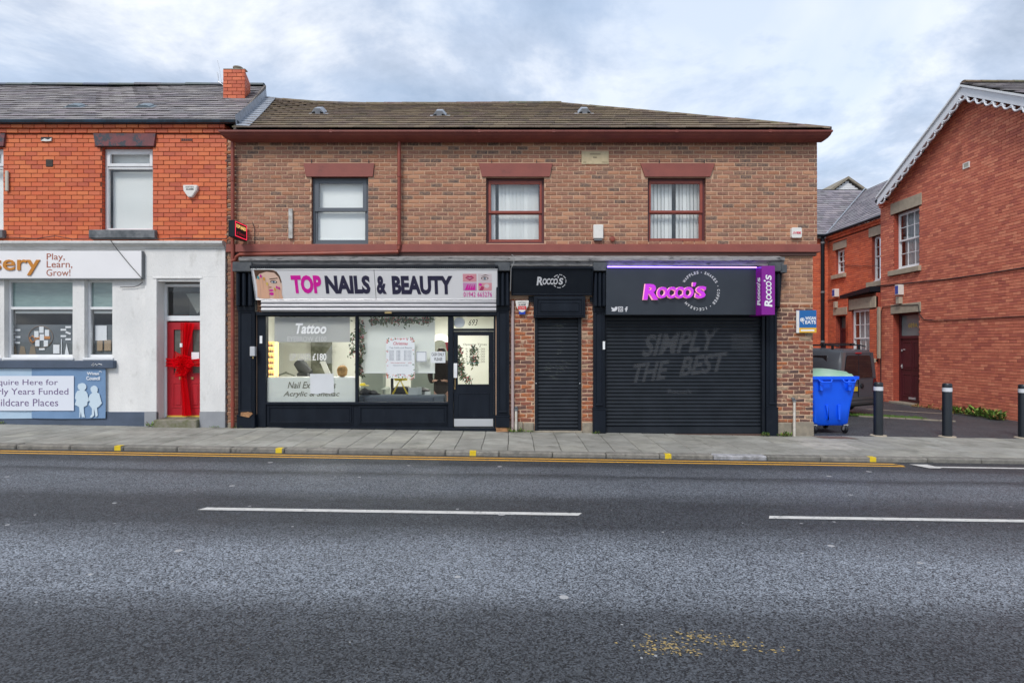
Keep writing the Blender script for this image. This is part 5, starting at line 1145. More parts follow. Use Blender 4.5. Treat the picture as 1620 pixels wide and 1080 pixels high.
# projecting light box sign
o = thing('projecting_sign', 'black projecting light box with red glowing border by the corner downpipe', 'sign', (W(384), -.3, H(380)))
X1 = W(392.5); mb = MB(); mb.cbox(X1 - .125, X1, -.58, -.05, H(382.5), H(357.5), .006); mb.build('case', BLACKM, o)
mb = MB(); mb.box(X1 - .07, X1 - .05, -.06, .02, 3.95, 4.08); mb.build('bracket', BLACKM, o)
Fs = Matrix.Translation((X1, 0, 0)) @ Matrix.Rotation(R(90), 4, 'Z')     # face looking +x, local x = world y
mb = MB(Fs); mb.ring(-.565, -.065, H(382.5) + .015, H(357.5) - .015, .016, -.008, 0); mb.build('lit_border', flat('lit_red_border', (.6, .02, .05), emis=(1, .03, .08), estr=0.7), o)
text('TOP NAILS', -.53, -.10, 4.03, 4.10, -.002, flat('lit_amber_letters', (.5, .35, .1), emis=(1, .6, .2), estr=.5), o, F=Fs, bold=.02, shear=.3); text('& Beauty', -.50, -.13, 3.89, 3.97, -.002, RINK, o, F=Fs, bold=.02, shear=.3)
# blue and yellow sign near the corner
o = thing('eatery_sign', 'blue and yellow sign with white lettering on the corner brickwork', 'sign', (W(1274), -.05, H(527)))
Fw = Matrix.Translation((W(1258.5), -.02, 0)) @ Matrix.Rotation(R(-8), 4, 'Z')
w_ = W(1288.5) - W(1258.5)
def q(px): return (px - 1258.5) / (1290 - 1258.5) * w_
mb = MB(Fw); mb.cbox(0, w_, -.02, 0, H(526.5), H(491), .003); mb.build('sign_board', flat('sign_blue', (.01, .12, .36), .4), o)
mb = MB(Fw); mb.box(0, q(1263), -.023, -.02, H(526.5), H(491.5)); mb.build('white_strip', WHITE, o)
mb = MB(Fw); mb.box(q(1263), w_ - .002, -.0235, -.02, H(526.2), H(518.5)); mb.build('yellow_strip', flat('sign_yellow', (.75, .42, .03), .4), o)
text('WIGAN', q(1272.5), q(1289), H(506), H(501), -.021, VW, o, F=Fw, bold=.03, thick=.002); text('EATS', q(1272.5), q(1289), H(512.5), H(507), -.021, VW, o, F=Fw, bold=.03, thick=.002)
text('www.wiganeats', q(1265), q(1287), H(524.2), H(520.5), -.0245, VW, o, F=Fw, thick=.001, bold=.01) if False else None
mb = MB(Fw); mb.box(q(1265.5), q(1286.5), -.0250, -.0234, H(523.8), H(521.4)); mb.build('print', VW, o)
shape(arcseg(q(1267.8), H(506), .030, .042, 0, 2 * pi - .01, 20), -.021, VW, o, Fw, 'emblem'); shape(ellipse(q(1267.8), H(506), .022, .022, 14), -.021, VW, o, Fw, 'emblem'); shape([(q(1268), H(510)), (q(1269.5), H(510)), (q(1270.5), H(514))], -.021, VW, o, Fw, 'emblem')
# white standpipes and conduits
def pipe(px, y0, y1, r, m, label, valve=True, top=None):
    o = thing('wall_pipe', label, 'pipe', (W(px), -.06, H(y1))); x = W(px)
    mb = MB(); mb.tube([(x, -.07, H(y0)), (x, -.07, pz(x, -.07) - .02)], r, 10); mb.build('pipe', m, o, smooth=True)
    if valve: mb = MB(); mb.tube([(x, -.07, H(y0) - .01), (x, -.07, H(y0) + .03), (x, 0.0, H(y0) + .05)], r * 1.15, 10); mb.lathe([(r * 1.5, -.015), (r * 1.5, .015)], x, -.07, H(y0) + .01, 10); mb.build('valve', GREYP, o)
PALEP = mat('pale_pipe_paint', (.62, .58, .52), .6, col2=(.4, .36, .3), nscale=12, namt=.6)
pipe(1254, 634, 690, .026, PALEP, 'pale pipe rising beside the corner plinth stones'); pipe(816.5, 648, 684, .026, PALEP, 'short pale pipe beside the salon door pilaster')
o = tag(MB().tube([(W(811), -.035, H(476)), (W(811), -.035, pz(0, 0))], .030, 8).build('conduit', mat('pinkish_conduit', (.42, .33, .32), .7), None), 'tall pinkish conduit running up beside the narrow shuttered doorway', 'pipe')
for px, py, lab in ((404, 549, 'small grey metal keypad on the left pilaster of the salon'), ):
    o = thing('keypad', lab, 'keypad', (W(px), -.12, H(py + 12))); mb = MB(); mb.cbox(W(400), W(408), -.15, -.05, H(563), H(548), .008); mb.build('case', STEEL, o); mb = MB(); mb.tube([(W(404), -.11, H(563)), (W(404), -.11, H(567))], .014, 8); mb.build('plug', BRASS, o)
for a, b, c_, d, lab in ((411, 415, 531, 543, 'little white sticker on the frame left of the salon window'), (952.5, 956, 540, 552.5, 'little white sticker on the pilaster between the two shutters')):
    yv = YF - .063 if a < 500 else -.094; tag(MB().box(W(a), W(b), yv - .003, yv, H(d), H(c_)).build('sticker', VW, None), lab, 'sticker')
tag(MB().tube([(W(809), -.02, H(403)), (W(812), -.30, H(408)), (W(813), -.31, H(418)), (W(808.5), -.30, H(428)), (W(807.5), -.2, H(462))], .007, 6).build('loose_cable', flat('grey_cable', (.3, .3, .3)), None), 'loose grey cable dangling between the salon sign and the small black sign', 'cable')
# ------------------------------------------------------------------ left building: red brick over white ground floor
lb = thing('nursery_building', 'bright red brick building with white painted ground floor and chimney', 'building', (W(180), 0, 0))
LX0 = -16.4; LX1 = W(358.5); LZ0 = H(385); LZT = H(197)
lw = [(W(161.3), W(241.5), H(364), H(233.5)), (W(-78), W(5), H(364), H(233.5))]
gw = [(W(8), W(116), H(567), H(442)), (W(134.5), W(178.8), H(567), H(442)), (W(250), W(317.7), H(663), H(445)), (W(-120), W(1), H(567), H(442))]
mb = MB(); wall_solid(mb, LX0, LX1, LZ0, LZT, .010, .26, lw); mb.build('wall', [MORTAR_RED, BF_RED], lb, fix=False)
mb = MB(); wall_solid(mb, LX0, W(358), ZB, LZ0, -.02, .26, gw); mb.build('wall', [RENDERW, RENDERW], lb, fix=False, label='white painted rendered ground floor wall')
mb = MB(); mb.box(LX0, LX0 + .2, .262, 9, ZB, LZT); mb.box(LX0, -8.12, 9.0, 9.2, ZB, LZT); mb.build('side_wall', BF_RED, lb)
mb = MB(); mb.box(LX0 + .2, W(400), .28, 8.95, 2.86, 3.02); mb.box(LX0 + .2, W(400), .28, 8.95, LZT - .2, LZT - .03); mb.build('floor', DARKIN, lb)
mb = MB(); mb.add([(W(362), .28, ZB), (W(362) + SL * 8.8, 9.0, ZB), (W(362) + SL * 8.8, 9.0, 7.0), (W(362), .28, 6.1)], [(0, 1, 2, 3)]); mb.build('party_wall', BF_RED, lb)
tr = [(0.636, 0.133, 0.039), (0.594, 0.112, 0.035), (0.678, 0.161, 0.049), (0.530, 0.099, 0.039), (0.615, 0.140, 0.056), (0.700, 0.183, 0.056), (0.562, 0.119, 0.035), (0.657, 0.127, 0.043), (0.466, 0.084, 0.039)]
PL_, CL = 0.2335, 0.0885
bankr = piece_bank('brick', tr, PL_ - .009, CL - .010, .05, .004, BRICK_RED, 14, wob=.0012)
hb = [lw[0], lw[1], (W(150) + .01, W(247) - .01, H(233), H(212)), (-15, W(9) - .01, H(233), H(212))]
brick_wall(None, LX0, LX1, LZ0 + .0, H(211.5), PL_, CL, .009, hb, bankr, BRICK_RED, lb, 300, (W(180), 4.7), seed=12)
for za, zb_, pr, ph in ((H(211.5), H(204.5), .035, .11), (H(204.5), H(197.5), .07, 0)):
    brick_wall(None, LX0, LX1 - .01 - (0.02 if ph else 0), za, zb_ + .003, PL_, zb_ - za, .012, [], piece_bank('brick', tr, PL_ - .012, (zb_ - za) - .012, .12, .004, BRICK_RED, 9, wob=.002), BRICK_RED, lb, 0, (0, 0), seed=13, y=-pr, phase=ph)
mb = MB(); mb.prism([(W(153), H(232)), (W(245), H(232)), (W(248), H(212.3)), (W(150), H(212.3))], -.045, .05); mb.build('lintel', MAROON_WORN, lb)
mb = MB(); mb.prism([(-12, H(232)), (W(8), H(232)), (W(10.5), H(212.3)), (-12, H(212.3))], -.045, .05); mb.build('lintel', MAROON_WORN, lb)
DKSTONE = mat('blue_black_sill_paint', (.07, .08, .09), .8, col2=(.22, .23, .24), nscale=6, namt=.9, bump=.6, bscale=30)
mb = MB(); mb.cbox(W(145.5), W(249), -.10, .09, H(378), H(364.8), .01); mb.build('sill', DKSTONE, lb)
mb = MB(); mb.cbox(-12, W(10), -.10, .09, H(377), H(364.8), .01); mb.build('sill', DKSTONE, lb)
def upvc(par, F, x0, x1, z0, z1, ztr, back, rec=.10):
    mb = MB(F); mb.ring(x0, x1, z0, z1, (.06, .06, .055, .06), rec, rec + .07); mb.cbox(x0 + .06, x1 - .06, rec + .001, rec + .07, ztr - .03, ztr + .03, .005); wo = mb.build('window', WHITEP, par)
    for za, zb_ in ((z0 + .055, ztr - .03), (ztr + .03, z1 - .06)):
        if back and za > ztr: m2 = MB(F); m2.ring(x0 + .05, x1 - .05, za - .01, zb_ + .01, .06, rec - .02, rec + .04); m2.build('sash', WHITEP, wo)
        m3 = MB(F); m3.box(x0 + .055, x1 - .055, rec + .03, rec + .035, za, zb_); m3.build('pane', GLASS, wo)
    return wo
wo = upvc(lb, None, *lw[0], H(263), True); wo['label'] = 'white framed window with slatted blind'
n_ = 56; z0, z1 = H(360), H(266)
for k in range(n_):
    z = z0 + (z1 - z0) * k / n_; mb = MB(); mb.box(lw[0][0] + .07, lw[0][1] - .07, -.014, .014, -.0008, .0008, tf=Matrix.Translation((0, .24, z)) @ Matrix.Rotation(R(72), 4, 'X')); mb.build('blind_slat', BLIND, wo)
mb = MB(); mb.box(lw[0][0], lw[0][1], .25, .26, H(262), H(236)); mb.build('blind', BLIND, wo)
mb = MB(); mb.box(lw[0][0] - .1, lw[0][1] + .1, .5, .52, lw[0][2] - .1, lw[0][3] + .1); mb.build('room_back', flat('dim_grey', (.3, .33, .34)), wo)
wo = upvc(lb, None, *lw[1], H(263), True)
mb = MB(); mb.box(lw[1][0], lw[1][1], .25, .26, lw[1][2], lw[1][3]); mb.build('blind', BLIND, wo)
# moulded cornice above the white front
prof = [(.05, H(394.5)), (-.05, H(394.5)), (-.06, H(391)), (-.13, H(389)), (-.16, H(386.5)), (-.16, H(383.5)), (-.10, H(382.2)), (.05, H(382))]
xsg = [LX0, -10.2, W(30), W(168), W(277), W(357.5)]
for a, b in zip(xsg, xsg[1:]): mb = MB(); mb.profile(prof, a, b - .003); mb.build('cornice', PAINTW, lb)
# plinth and door surround
mb = MB(); mb.cbox(LX0, W(231), -.045, 0, ZB, H(651), .006); mb.build('plinth', NAVYPL, lb)
mb = MB(); mb.cbox(W(231.2), W(250), -.065, .02, ZB, H(651), .006); mb.build('plinth', GREYPL, lb); mb = MB(); mb.cbox(W(318), W(358.5), -.065, .02, ZB, H(651), .006); mb.build('plinth', GREYPL, lb)
mb = MB(); mb.cbox(W(231.2), W(249.8), -.045, .0, H(650.8), H(439), .005); mb.cbox(W(318), W(358), -.045, 0, H(650.8), H(439), .005); mb.cbox(W(231.2), W(358), -.044, 0, H(439), H(395), .005); mb.cbox(W(244), W(322), -.055, -.04, H(441), H(438.5), .003); mb.build('door_surround', RENDERW, lb)
mb = MB(); mb.cbox(W(-200), W(185.5), -.12, .09, H(582), H(570), .008); mb.build('sill', NAVYPL, lb)
mb = MB(); mb.tube([(W(152), -.124, H(577.5)), (W(155), -.124, H(573.5)), (W(154), -.124, H(579)), (W(158), -.124, H(575)), (W(160), -.124, H(577.5)), (W(163), -.124, H(575)), (W(168), -.124, H(576.5))], .006, 5); mb.build('graffiti', VW, lb)
# door
rec = .22; dxa, dxb = W(260, .20), W(317.7)
mb = MB(); mb.cbox(W(250), W(317.7), -.16, .3, pz(W(284)) - .2, H(663.5, -.1), .012); mb.build('door_step', MOSSY, lb)
mb = MB(); mb.ring(W(250) + .0, W(317.7), H(660, rec), H(449, rec), (W(263.5, rec) - W(250), .01, .01, .06), rec, rec + .07); mb.cbox(W(261, rec), W(317.7), rec - .01, rec + .07, H(507.5, rec), H(499.5, rec), .004); df = mb.build('door_frame', WHITEP, lb)
mb = MB(); mb.box(W(262, rec), W(318), rec + .03, rec + .035, H(499.5, rec), H(454, rec)); mb.build('pane', GLASS, df)
mb = MB(); mb.box(W(262, rec), W(320), rec + .9, rec + .92, H(520), H(440)); mb.prism([(W(294, .4), H(464, .4)), (W(320, .4), H(464, .4)), (W(320, .4), H(488, .4)), (W(312, .4), H(496, .4))], .40, .41); mb.build('hall_back', flat('hall_grey', (.20, .21, .19)), df)
REDD = mat('red_gloss_door', (.42, .008, .018), .35, col2=(.33, .008, .015), nscale=4, namt=.7)
X = lambda p: W(p, rec); Z = lambda p: H(p, rec)
dr = MB(); holes = [(X(274.5), X(288.5), Z(590), Z(521.5)), (X(304), X(315.5), Z(590), Z(521.5))]
wall_solid(dr, X(263.8), X(318.5), Z(657), Z(509.5), rec + .02, rec + .06, holes, 0)
for h in holes: dr.ring(h[0] - .02, h[1] + .02, h[2] - .02, h[3] + .02, .02, rec + .008, rec + .03)
for a, b in ((273, 290), (301.5, 317)): dr.ring(X(a), X(b), Z(645), Z(605), .02, rec + .008, rec + .03); dr.cbox(X(a + 4), X(b - 4), rec + .010, rec + .03, Z(641), Z(609), .012)
dr = dr.build('door', REDD, lb)
mb = MB(); [mb.box(h[0], h[1], rec + .035, rec + .04, h[2], h[3]) for h in holes]; mb.build('pane', mat('dark_door_glass', (.12, .13, .11), .08, col2=(.03, .03, .03), nscale=6), dr)
mb = MB(); mb.box(X(263.8), X(318.5), rec - .0, rec + .03, Z(659.5), Z(657)); mb.build('weather_bar', flat('yellow_sill', (.6, .4, .05)), dr)
mb = MB(); mb.cbox(X(283), X(288), rec + .0, rec + .02, Z(600), Z(596), .003); mb.cbox(X(302), X(306), rec, rec + .02, Z(600), Z(596), .003); mb.build('letter_plate', BRASS, dr)
mb = MB(); mb.box(X(303), X(315), rec + .0, rec + .004, Z(568), Z(557)); mb.build('paper', PAPER, dr)
# ribbon and bow
bow = thing('ribbon_bow', 'big translucent red ribbon with a bow tied across the red nursery door', 'ribbon', (X(293), rec, Z(657)))
RIB = film_mat('red_tulle', (.82, .004, .012), .74); rr = random.Random(5)
def ribbon(mb, pts, wds, y, nf=9, amp=.018, seed=0):
    r2 = random.Random(seed); k = len(pts); vs = []
    ph = [r2.uniform(0, 6) for _ in range(3)]
    for i, (px, py) in enumerate(pts):
        x, z = X(px), Z(py); d = Vector((X(pts[min(i + 1, k - 1)][0]) - X(pts[max(i - 1, 0)][0]), Z(pts[min(i + 1, k - 1)][1]) - Z(pts[max(i - 1, 0)][1]))); d.normalize(); n_ = Vector((-d.y, d.x))
        w_ = wds[i] / 78
        for j in range(nf + 1):
            u = j / nf - .5; yy = y - amp - amp * sin(u * 15 + ph[0] + i * .25) * .9 - amp * .4 * sin(u * 31 + ph[1]); vs.append((x + n_.x * u * w_, yy, z + n_.y * u * w_))
    mb.add(vs, [(i * (nf + 1) + j, i * (nf + 1) + j + 1, (i + 1) * (nf + 1) + j + 1, (i + 1) * (nf + 1) + j) for i in range(k - 1) for j in range(nf)])
yb = rec - .02
mb = MB(); ribbon(mb, [(302, 511), (299, 530), (296, 550), (293, 575)], [17, 14, 10, 6], yb, seed=1); ribbon(mb, [(293, 511), (292.5, 530), (292, 550), (292, 575)], [10, 9, 8, 6], yb - .012, seed=9); mb.build('upper_tail', RIB, bow, fix=False, smooth=True)
mb = MB(); ribbon(mb, [(293, 570), (294, 600), (297, 630), (300, 657)], [7, 10, 12, 14], yb - .03, seed=2); ribbon(mb, [(292, 570), (292, 600), (295, 630), (296, 657)], [6, 7, 8, 9], yb - .04, seed=4); mb.build('lower_tail', RIB, bow, fix=False, smooth=True)
mb = MB(); ribbon(mb, [(264, 573), (278, 574), (292, 573)], [14, 12, 8], yb, seed=3, nf=7); mb.build('left_band', RIB, bow, fix=False, smooth=True)
mb = MB(); ribbon(mb, [(292, 573), (305, 574), (318, 573)], [8, 11, 13], yb, seed=5, nf=7); mb.build('right_band', RIB, bow, fix=False, smooth=True)
for k in range(9):
    a = k * 2 * pi / 9 + .3; ln = 9 + 3 * (k % 3); cxp, cyp = 293, 576
    mb = MB(); pts = [(cxp + cos(a + t * .12) * ln * s_, cyp + sin(a + t * .12) * ln * 1.2 * s_) for t, s_ in enumerate((.1, .5, .85, 1.0, .8, .4))]
    ribbon(mb, pts, [4, 9, 12, 13, 11, 5], yb - .05 - .006 * k, nf=6, amp=.02, seed=k + 10); mb.build('bow_loop', RIB, bow, fix=False, smooth=True)
mb = MB(); mb.cbox(X(291), X(294.5), yb - .14, yb - .11, Z(549), Z(543), .004); mb.build('ribbon_clip', VW, bow)
# ground floor windows
for i, (x0, x1, z0, z1) in enumerate((gw[0], gw[1], gw[3])):
    zt_ = H(486.5); mb = MB(); mb.ring(x0, x1, z0 + .02, z1, (.05, .02, .06, .05), .08, .15); mb.cbox(x0 + .05, x1 - .02, .081, .15, zt_ - .035, zt_ + .02, .005)
    mb.cbox(x0 - .02, x1 + .03, -.05, .09, z0 - .03, z0 + .02, .006)
    wo = mb.build('window', WHITEP, lb)
    mb = MB(); mb.box(x0 + .04, x1 - .015, .11, .115, z0 + .05, z1 - .04); mb.build('pane', GLASS, wo)
    mb = MB(); mb.box(x0 + .04, x1 - .02, .135, .145, zt_ + .02, z1 - .05); mb.build('obscured_panel', mat('teal_grey_film_%d' % i, (.22, .31, .30), .45, col2=(.15, .22, .22), nscale=5, namt=.7, vstretch=5), wo)
    mb = MB(); mb.cbox(x0 + .05, x1 - .02, .17, .22, zt_ - .11, zt_ - .055, .01); mb.build('blind_roll', BLIND, wo)
    mb = MB(); mb.box(x0 + .05, x1 - .02, .20, .205, z0 + .06, H(513.5, .2)); bk = mb.build('display_board', mat('board_grey_%d' % i, (.13, .145, .155), .7, col2=(.10, .11, .12), nscale=2), wo)
    mb = MB(); mb.box(x0 - .3, x1 + .3, 1.2, 1.22, z0 - .1, z1); mb.build('room_back', flat('room_dark_%d' % i, (.035, .032, .035)), wo)
    if i == 0:
        xx = lambda p: W(p, .2); zz2 = lambda p: H(p, .2)
        cards = MB()
        for (px, py) in ((19.5, 517.5), (28.5, 522), (20.5, 527.2), (28.5, 533), (21, 537.5), (28, 542), (108.5, 517.3), (101, 521.5), (101, 531.5), (108.5, 536.5), (67, 552)):
            mb = MB(); mb.box(xx(px - 4.4), xx(px + 4.4), .188, .19, zz2(py + 1.5), zz2(py - 1.5)); mb.build('paper_label', PAPER, bk)
        mb = MB(); mb.box(-.055, .055, .188, .19, -.02, .02, tf=Matrix.Translation((xx(108.5), 0, zz2(526.5))) @ Matrix.Rotation(R(22), 4, 'Y')); mb.build('paper_label', PAPER, bk)
        for (px, py) in ((66.5, 521.5), (58.5, 528.5), (75.3, 526.5), (67.2, 533.5), (60, 542.5), (73.5, 543), (90, 552)):
            w_ = 3.4 if px < 85 else 5; h_ = 5 if px < 85 else 7
            mb = MB(); mb.box(xx(px - w_), xx(px + w_), .184, .186, zz2(py + h_), zz2(py - h_)); mb.build('picture_card', PAPER, bk)
        mb = MB(); ring_ = [(xx(65) + .25 * cos(t * pi / 14), .19, zz2(533) + .225 * sin(t * pi / 14)) for t in range(29)]; mb.tube(ring_, .008, 5); mb.build('ring_print', flat('brown_card', (.22, .15, .1)), bk)
        OR = flat('orange_card', (.55, .22, .05)); mb = MB(); mb.tube([(xx(50), .187, zz2(540)), (xx(48), .187, zz2(534)), (xx(52), .187, zz2(531)), (xx(58), .187, zz2(537)), (xx(52), .187, zz2(542)), (xx(50), .187, zz2(538))], .014, 6); mb.box(xx(58), xx(80), .187, .19, zz2(536), zz2(531.5)); mb.build('orange_cutout', OR, bk)
        mb = MB(); mb.prism([(xx(103), zz2(562)), (xx(106), zz2(543)), (xx(110), zz2(562))], .186, .19); mb.prism([(xx(97), zz2(562)), (xx(97.5), zz2(536)), (xx(98.5), zz2(536)), (xx(98.5), zz2(562))], .186, .19); mb.build('paper_cone', PAPER, bk)
        mb = MB(); 
        for p_ in (16, 30, 46): mb.prism([(xx(p_), zz2(563)), (xx(p_ + 3), zz2(545 + p_ % 4)), (xx(p_ + 9), zz2(548)), (xx(p_ + 12), zz2(563))], .192, .196)
        mb.build('brown_cutout', flat('tan_card', (.25, .19, .13)), bk)
    if i == 1:
        mb = MB(); mb.box(W(151.5, .2), W(169.5, .2), .186, .188, H(538.5, .2), H(515, .2)); mb.build('paper', PAPER, bk)
        mb = MB(); mb.cbox(W(155, .2), W(164, .2), .16, .19, H(555, .2), H(539, .2), .01); mb.cbox(W(166, .2), W(177, .2), .17, .19, H(555, .2), H(538, .2), .01); mb.build('brown_parcel', flat('parcel_brown', (.36, .26, .17)), bk)

# ---- left roof
RL = 4.05; zel = H(191.5, -.05); mL = .61
def zl(x, y): return zel + mL * (y + .05) + .02 * sin(x * 1.3) * (y / 4)
XV = W(370, -.05)
def xv(y): return XV + SL * (y + .05)
mb = MB(); mb.add([(LX0, -.08, zl(0, -.08) - .04), (xv(-.08), -.08, zl(0, -.08) - .04), (xv(RL), RL, zl(0, RL) - .05), (LX0 - .0, RL, zl(0, RL) - .05)], [(0, 1, 2, 3)])
mb.add([(LX0, RL, zl(0, RL) - .05), (xv(RL), RL, zl(0, RL) - .05), (xv(9.2), 9.2, zel), (LX0, 9.2, zel)], [(0, 1, 2, 3)])
rl = mb.build('roof', DARKROOF, lb, org=False, fix=False)
ts = [(0.238, 0.213, 0.213), (0.282, 0.256, 0.252), (0.185, 0.166, 0.171), (0.317, 0.290, 0.282), (0.246, 0.213, 0.226), (0.211, 0.196, 0.201), (0.158, 0.141, 0.154), (0.273, 0.235, 0.252)]
sl_ = math.atan(mL); LENL = (RL + .08) / cos(sl_); NRL = 18; gl_ = LENL / NRL; TWL = .32; TML = []
for i in range(12):
    c0 = ts[i % 8]; mb = MB(); hw = TWL / 2 - .002; mb.cbox(-hw, hw, 0, gl_ + .06, -.002, .012, .003, col=c0); o = mb.build('roof_slate', SLATE, None, org=False); TML.append((o.data, c0)); bpy.data.objects.remove(o)
rr = random.Random(31); rest = MB(); cnt = 0
for k in range(NRL):
    yc = -.08 + (RL + .08) * k / NRL; b = xv(yc + .1); x = LX0 - (k % 2) * TWL * .5
    while x < b:
        p, q = x, min(x + TWL, b); x += TWL
        if q - p < .04: continue
        xc = (p + q) / 2; i = rr.randrange(12)
        M0 = Matrix.Translation((xc, yc, zl(xc, yc) + .012 + rr.uniform(-.003, .006))) @ Matrix.Rotation(sl_ - .075, 4, 'X') @ Matrix.Rotation(rr.uniform(-.012, .012), 4, 'Y')
        vis = 810 + q * FPX / (12 + yc) > 0
        if q - p > TWL - .01 and cnt < 300 and vis: link('roof_slate', TML[i][0], rl, M0); cnt += 1
        else: hw = (q - p) / 2 - .002; rest.cbox(-hw, hw, 0, gl_ + .06, -.002, .012, .003, col=TML[i][1], tf=M0)
stuff(rest.build('roof_slate', SLATE, rl, fix=False))
RIDGEC = mat('blue_grey_ridge_tile', (1, 1, 1), .7, attr=True, col2=(.13, .14, .15), nscale=6, namt=.8, bump=.3)
caps((LX0, RL, zl(0, RL)), (xv(RL) - .02, RL, zl(0, RL)), 14, rl, RIDGEC, r=.12, col=(.09, .105, .12))
for px, py in ((116, 171.5), (227, 171.5)):
    y = min(((abs(548 - (zl(W(px, yy), yy) - EYE) * FPX / (12 + yy) - py), yy) for yy in [i * .05 for i in range(80)]))[1]
    M0 = Matrix.Translation((W(px, y), y, zl(W(px, y), y) + .02)) @ Matrix.Rotation(sl_, 4, 'X')
    mb = MB(); mb.prism([(-.15, 0), (-.14, .03), (-.08, .055), (.08, .055), (.14, .03), (.15, 0)], -.02, .2, tf=M0); mb.cbox(-.20, .20, -.05, .22, -.004, .006, .002, tf=M0); mb.build('roof_vent', mat('blue_grey_vent_%d' % px, (.18, .22, .25), .6), rl)
# gutter
mb = MB(); prof = [(.0, H(189, -.1)), (-.17, H(188.5, -.17)), (-.17, H(189.6, -.17)), (-.155, H(193.5, -.15)), (-.11, H(196, -.1)), (-.02, H(196.6, -.02)), (.0, H(196.6))]
mb.profile(prof, LX0, W(373, -.15)); mb.build('gutter', BLUEG, lb)
mb = MB(); mb.box(LX0, LX1, -.09, .05, H(199), H(196.8)); mb.build('fascia_board', INK, lb)
# verge and stepped lead flashing down the party line
mb = MB()
P = [(xv(y) + .0, y, zl(0, y)) for y in (-.08, RL + .05)]
v = [(xv(-.08), -.08, ze - .1), (xv(-.08), -.08, zl(0, -.08) + .03), (xv(RL), RL, zl(0, RL) + .03), (xv(RL), RL, 8.2)]
mb.add(v + [(a + .05, b, c_) for a, b, c_ in v], [(0, 1, 2, 3), (7, 6, 5, 4), (0, 4, 5, 1), (1, 5, 6, 2), (2, 6, 7, 3), (3, 7, 4, 0)]); mb.build('verge', mat('mortar_verge', (.20, .17, .15), .95, col2=(.09, .08, .075), nscale=12, namt=.9, bump=.8, bscale=30), rl)
nst = 15
for i in range(nst):
    y0 = -.20 + (RL + .15) * i / nst; y1 = y0 + (RL + .15) / nst * 1.12; a0, a1 = xv(y0) + .045, xv(y1) + .045
    zm0, zm1 = zroof(a0, y0) + .045, zroof(a1, y1) + .03; wd = .30
    vs = [(a0 + .01, y0, zm0 + .22), (a0 + .03, y0, zm0 + .02), (a0 + wd, y0 - .01, zm0 + .005), (a1 + .01, y1, zm1 + .22), (a1 + .03, y1, zm1 + .02), (a1 + wd, y1, zm1 + .0)]
    vs += [(a, b, c_ - .012) for a, b, c_ in vs[:3]]
    mb = MB(); mb.add(vs, [(0, 1, 4, 3), (1, 2, 5, 4), (0, 6, 7, 1), (1, 7, 8, 2)]); mb.build('lead_flashing', LEAD, rl)
# chimney
ch0x, ch1x, cy0 = W(353, 2.3), W(387, 2.3), 2.3; zb0, zb1 = 7.35, H(110, 2.3)
shx = Matrix.Identity(4); shx[0][1] = SL                              # the stack follows the slanting party line
Fc = Matrix.Translation((0, 0, 0))
chm = MB(); y0, y1 = cy0 + .008, cy0 + .80
vs = [(a + SL * (b - cy0), b, c_) for a in (ch0x + .008, ch1x - .008) for b in (y0, y1) for c_ in (zb0, zb1)]
chm.add(vs, [(0, 1, 3, 2), (4, 6, 7, 5), (0, 4, 5, 1), (2, 3, 7, 6), (0, 2, 6, 4), (1, 5, 7, 3)]); chm = chm.build('chimney', MORTAR_RED, rl)
bkc = piece_bank('brick', [(0.55, .10, .035), (.62, .13, .045), (.48, .08, .03), (.66, .14, .05)], .212, .078, .05, .004, BRICK_RED, 8)
def chim_face(F, wd, seed):
    rr = random.Random(seed)
    z = zb1 - .088; k = 0
    while z > zb0:
        x = -(k % 2) * .111
        while x < wd:
            p, q = max(0, x), min(x + .212, wd); x += .222
            if q - p < .04: continue
            me, vs, fs, col, L_ = bkc[rr.randrange(8)]
            if q - p > .205: link('brick', me, chm, F @ Matrix.Translation(((p + q) / 2, rr.uniform(-.002, .002), z + .044)))
            else:
                s_ = (q - p) / L_; m2 = MB(F); m2.add([((p + q) / 2 + a_[0] * s_, a_[1], z + .044 + a_[2]) for a_ in vs], fs, col); m2.build('brick', BRICK_RED, chm, fix=False)
        z -= .088; k += 1
chim_face(Matrix.Translation((ch0x, cy0, 0)), ch1x - ch0x, 3)
ang = math.atan2(1, SL); chim_face(Matrix.Translation((ch1x, cy0, 0)) @ Matrix.Rotation(ang, 4, 'Z'), .80 / cos(math.atan(SL)) , 4)
mb = MB(); cxa = ch0x - .0; mb.cbox(ch0x - .01, ch1x + .01, cy0 + .01, cy0 + .16, zb1, zb1 + .03, .01); mb.lathe([(.11, .03), (.10, .12), (.115, .13), (.115, .16), (.05, .17)], W(375, 2.5), 2.55, zb1, 14); mb.build('chimney_cap', STONE, chm)
mb = MB(); mb.cbox(W(357, 2.25), W(387, 2.25), 2.22, 2.32, H(166, 2.25), H(156.5, 2.25), .01); mb.build('lead_apron', LEAD, chm)
o = thing('aerial', 'thin wire television aerial leaning beside the chimney', 'aerial', (W(351, 2.6), 2.6, 8))
y = 2.6; mb = MB(); mb.tube([(W(353, y), y, H(135, y)), (W(345.5, y), y, H(129, y)), (W(343.5, y), y, H(114, y))], .008, 5); mb.tube([(W(351, y), y, H(131, y)), (W(347.5, y), y, H(112, y)), (W(344, y), y, H(95, y))], .006, 5); mb.tube([(W(345, y), y, H(130, y)), (W(346, y), y, H(116, y))], .006, 5); mb.build('wire', STEEL, o)

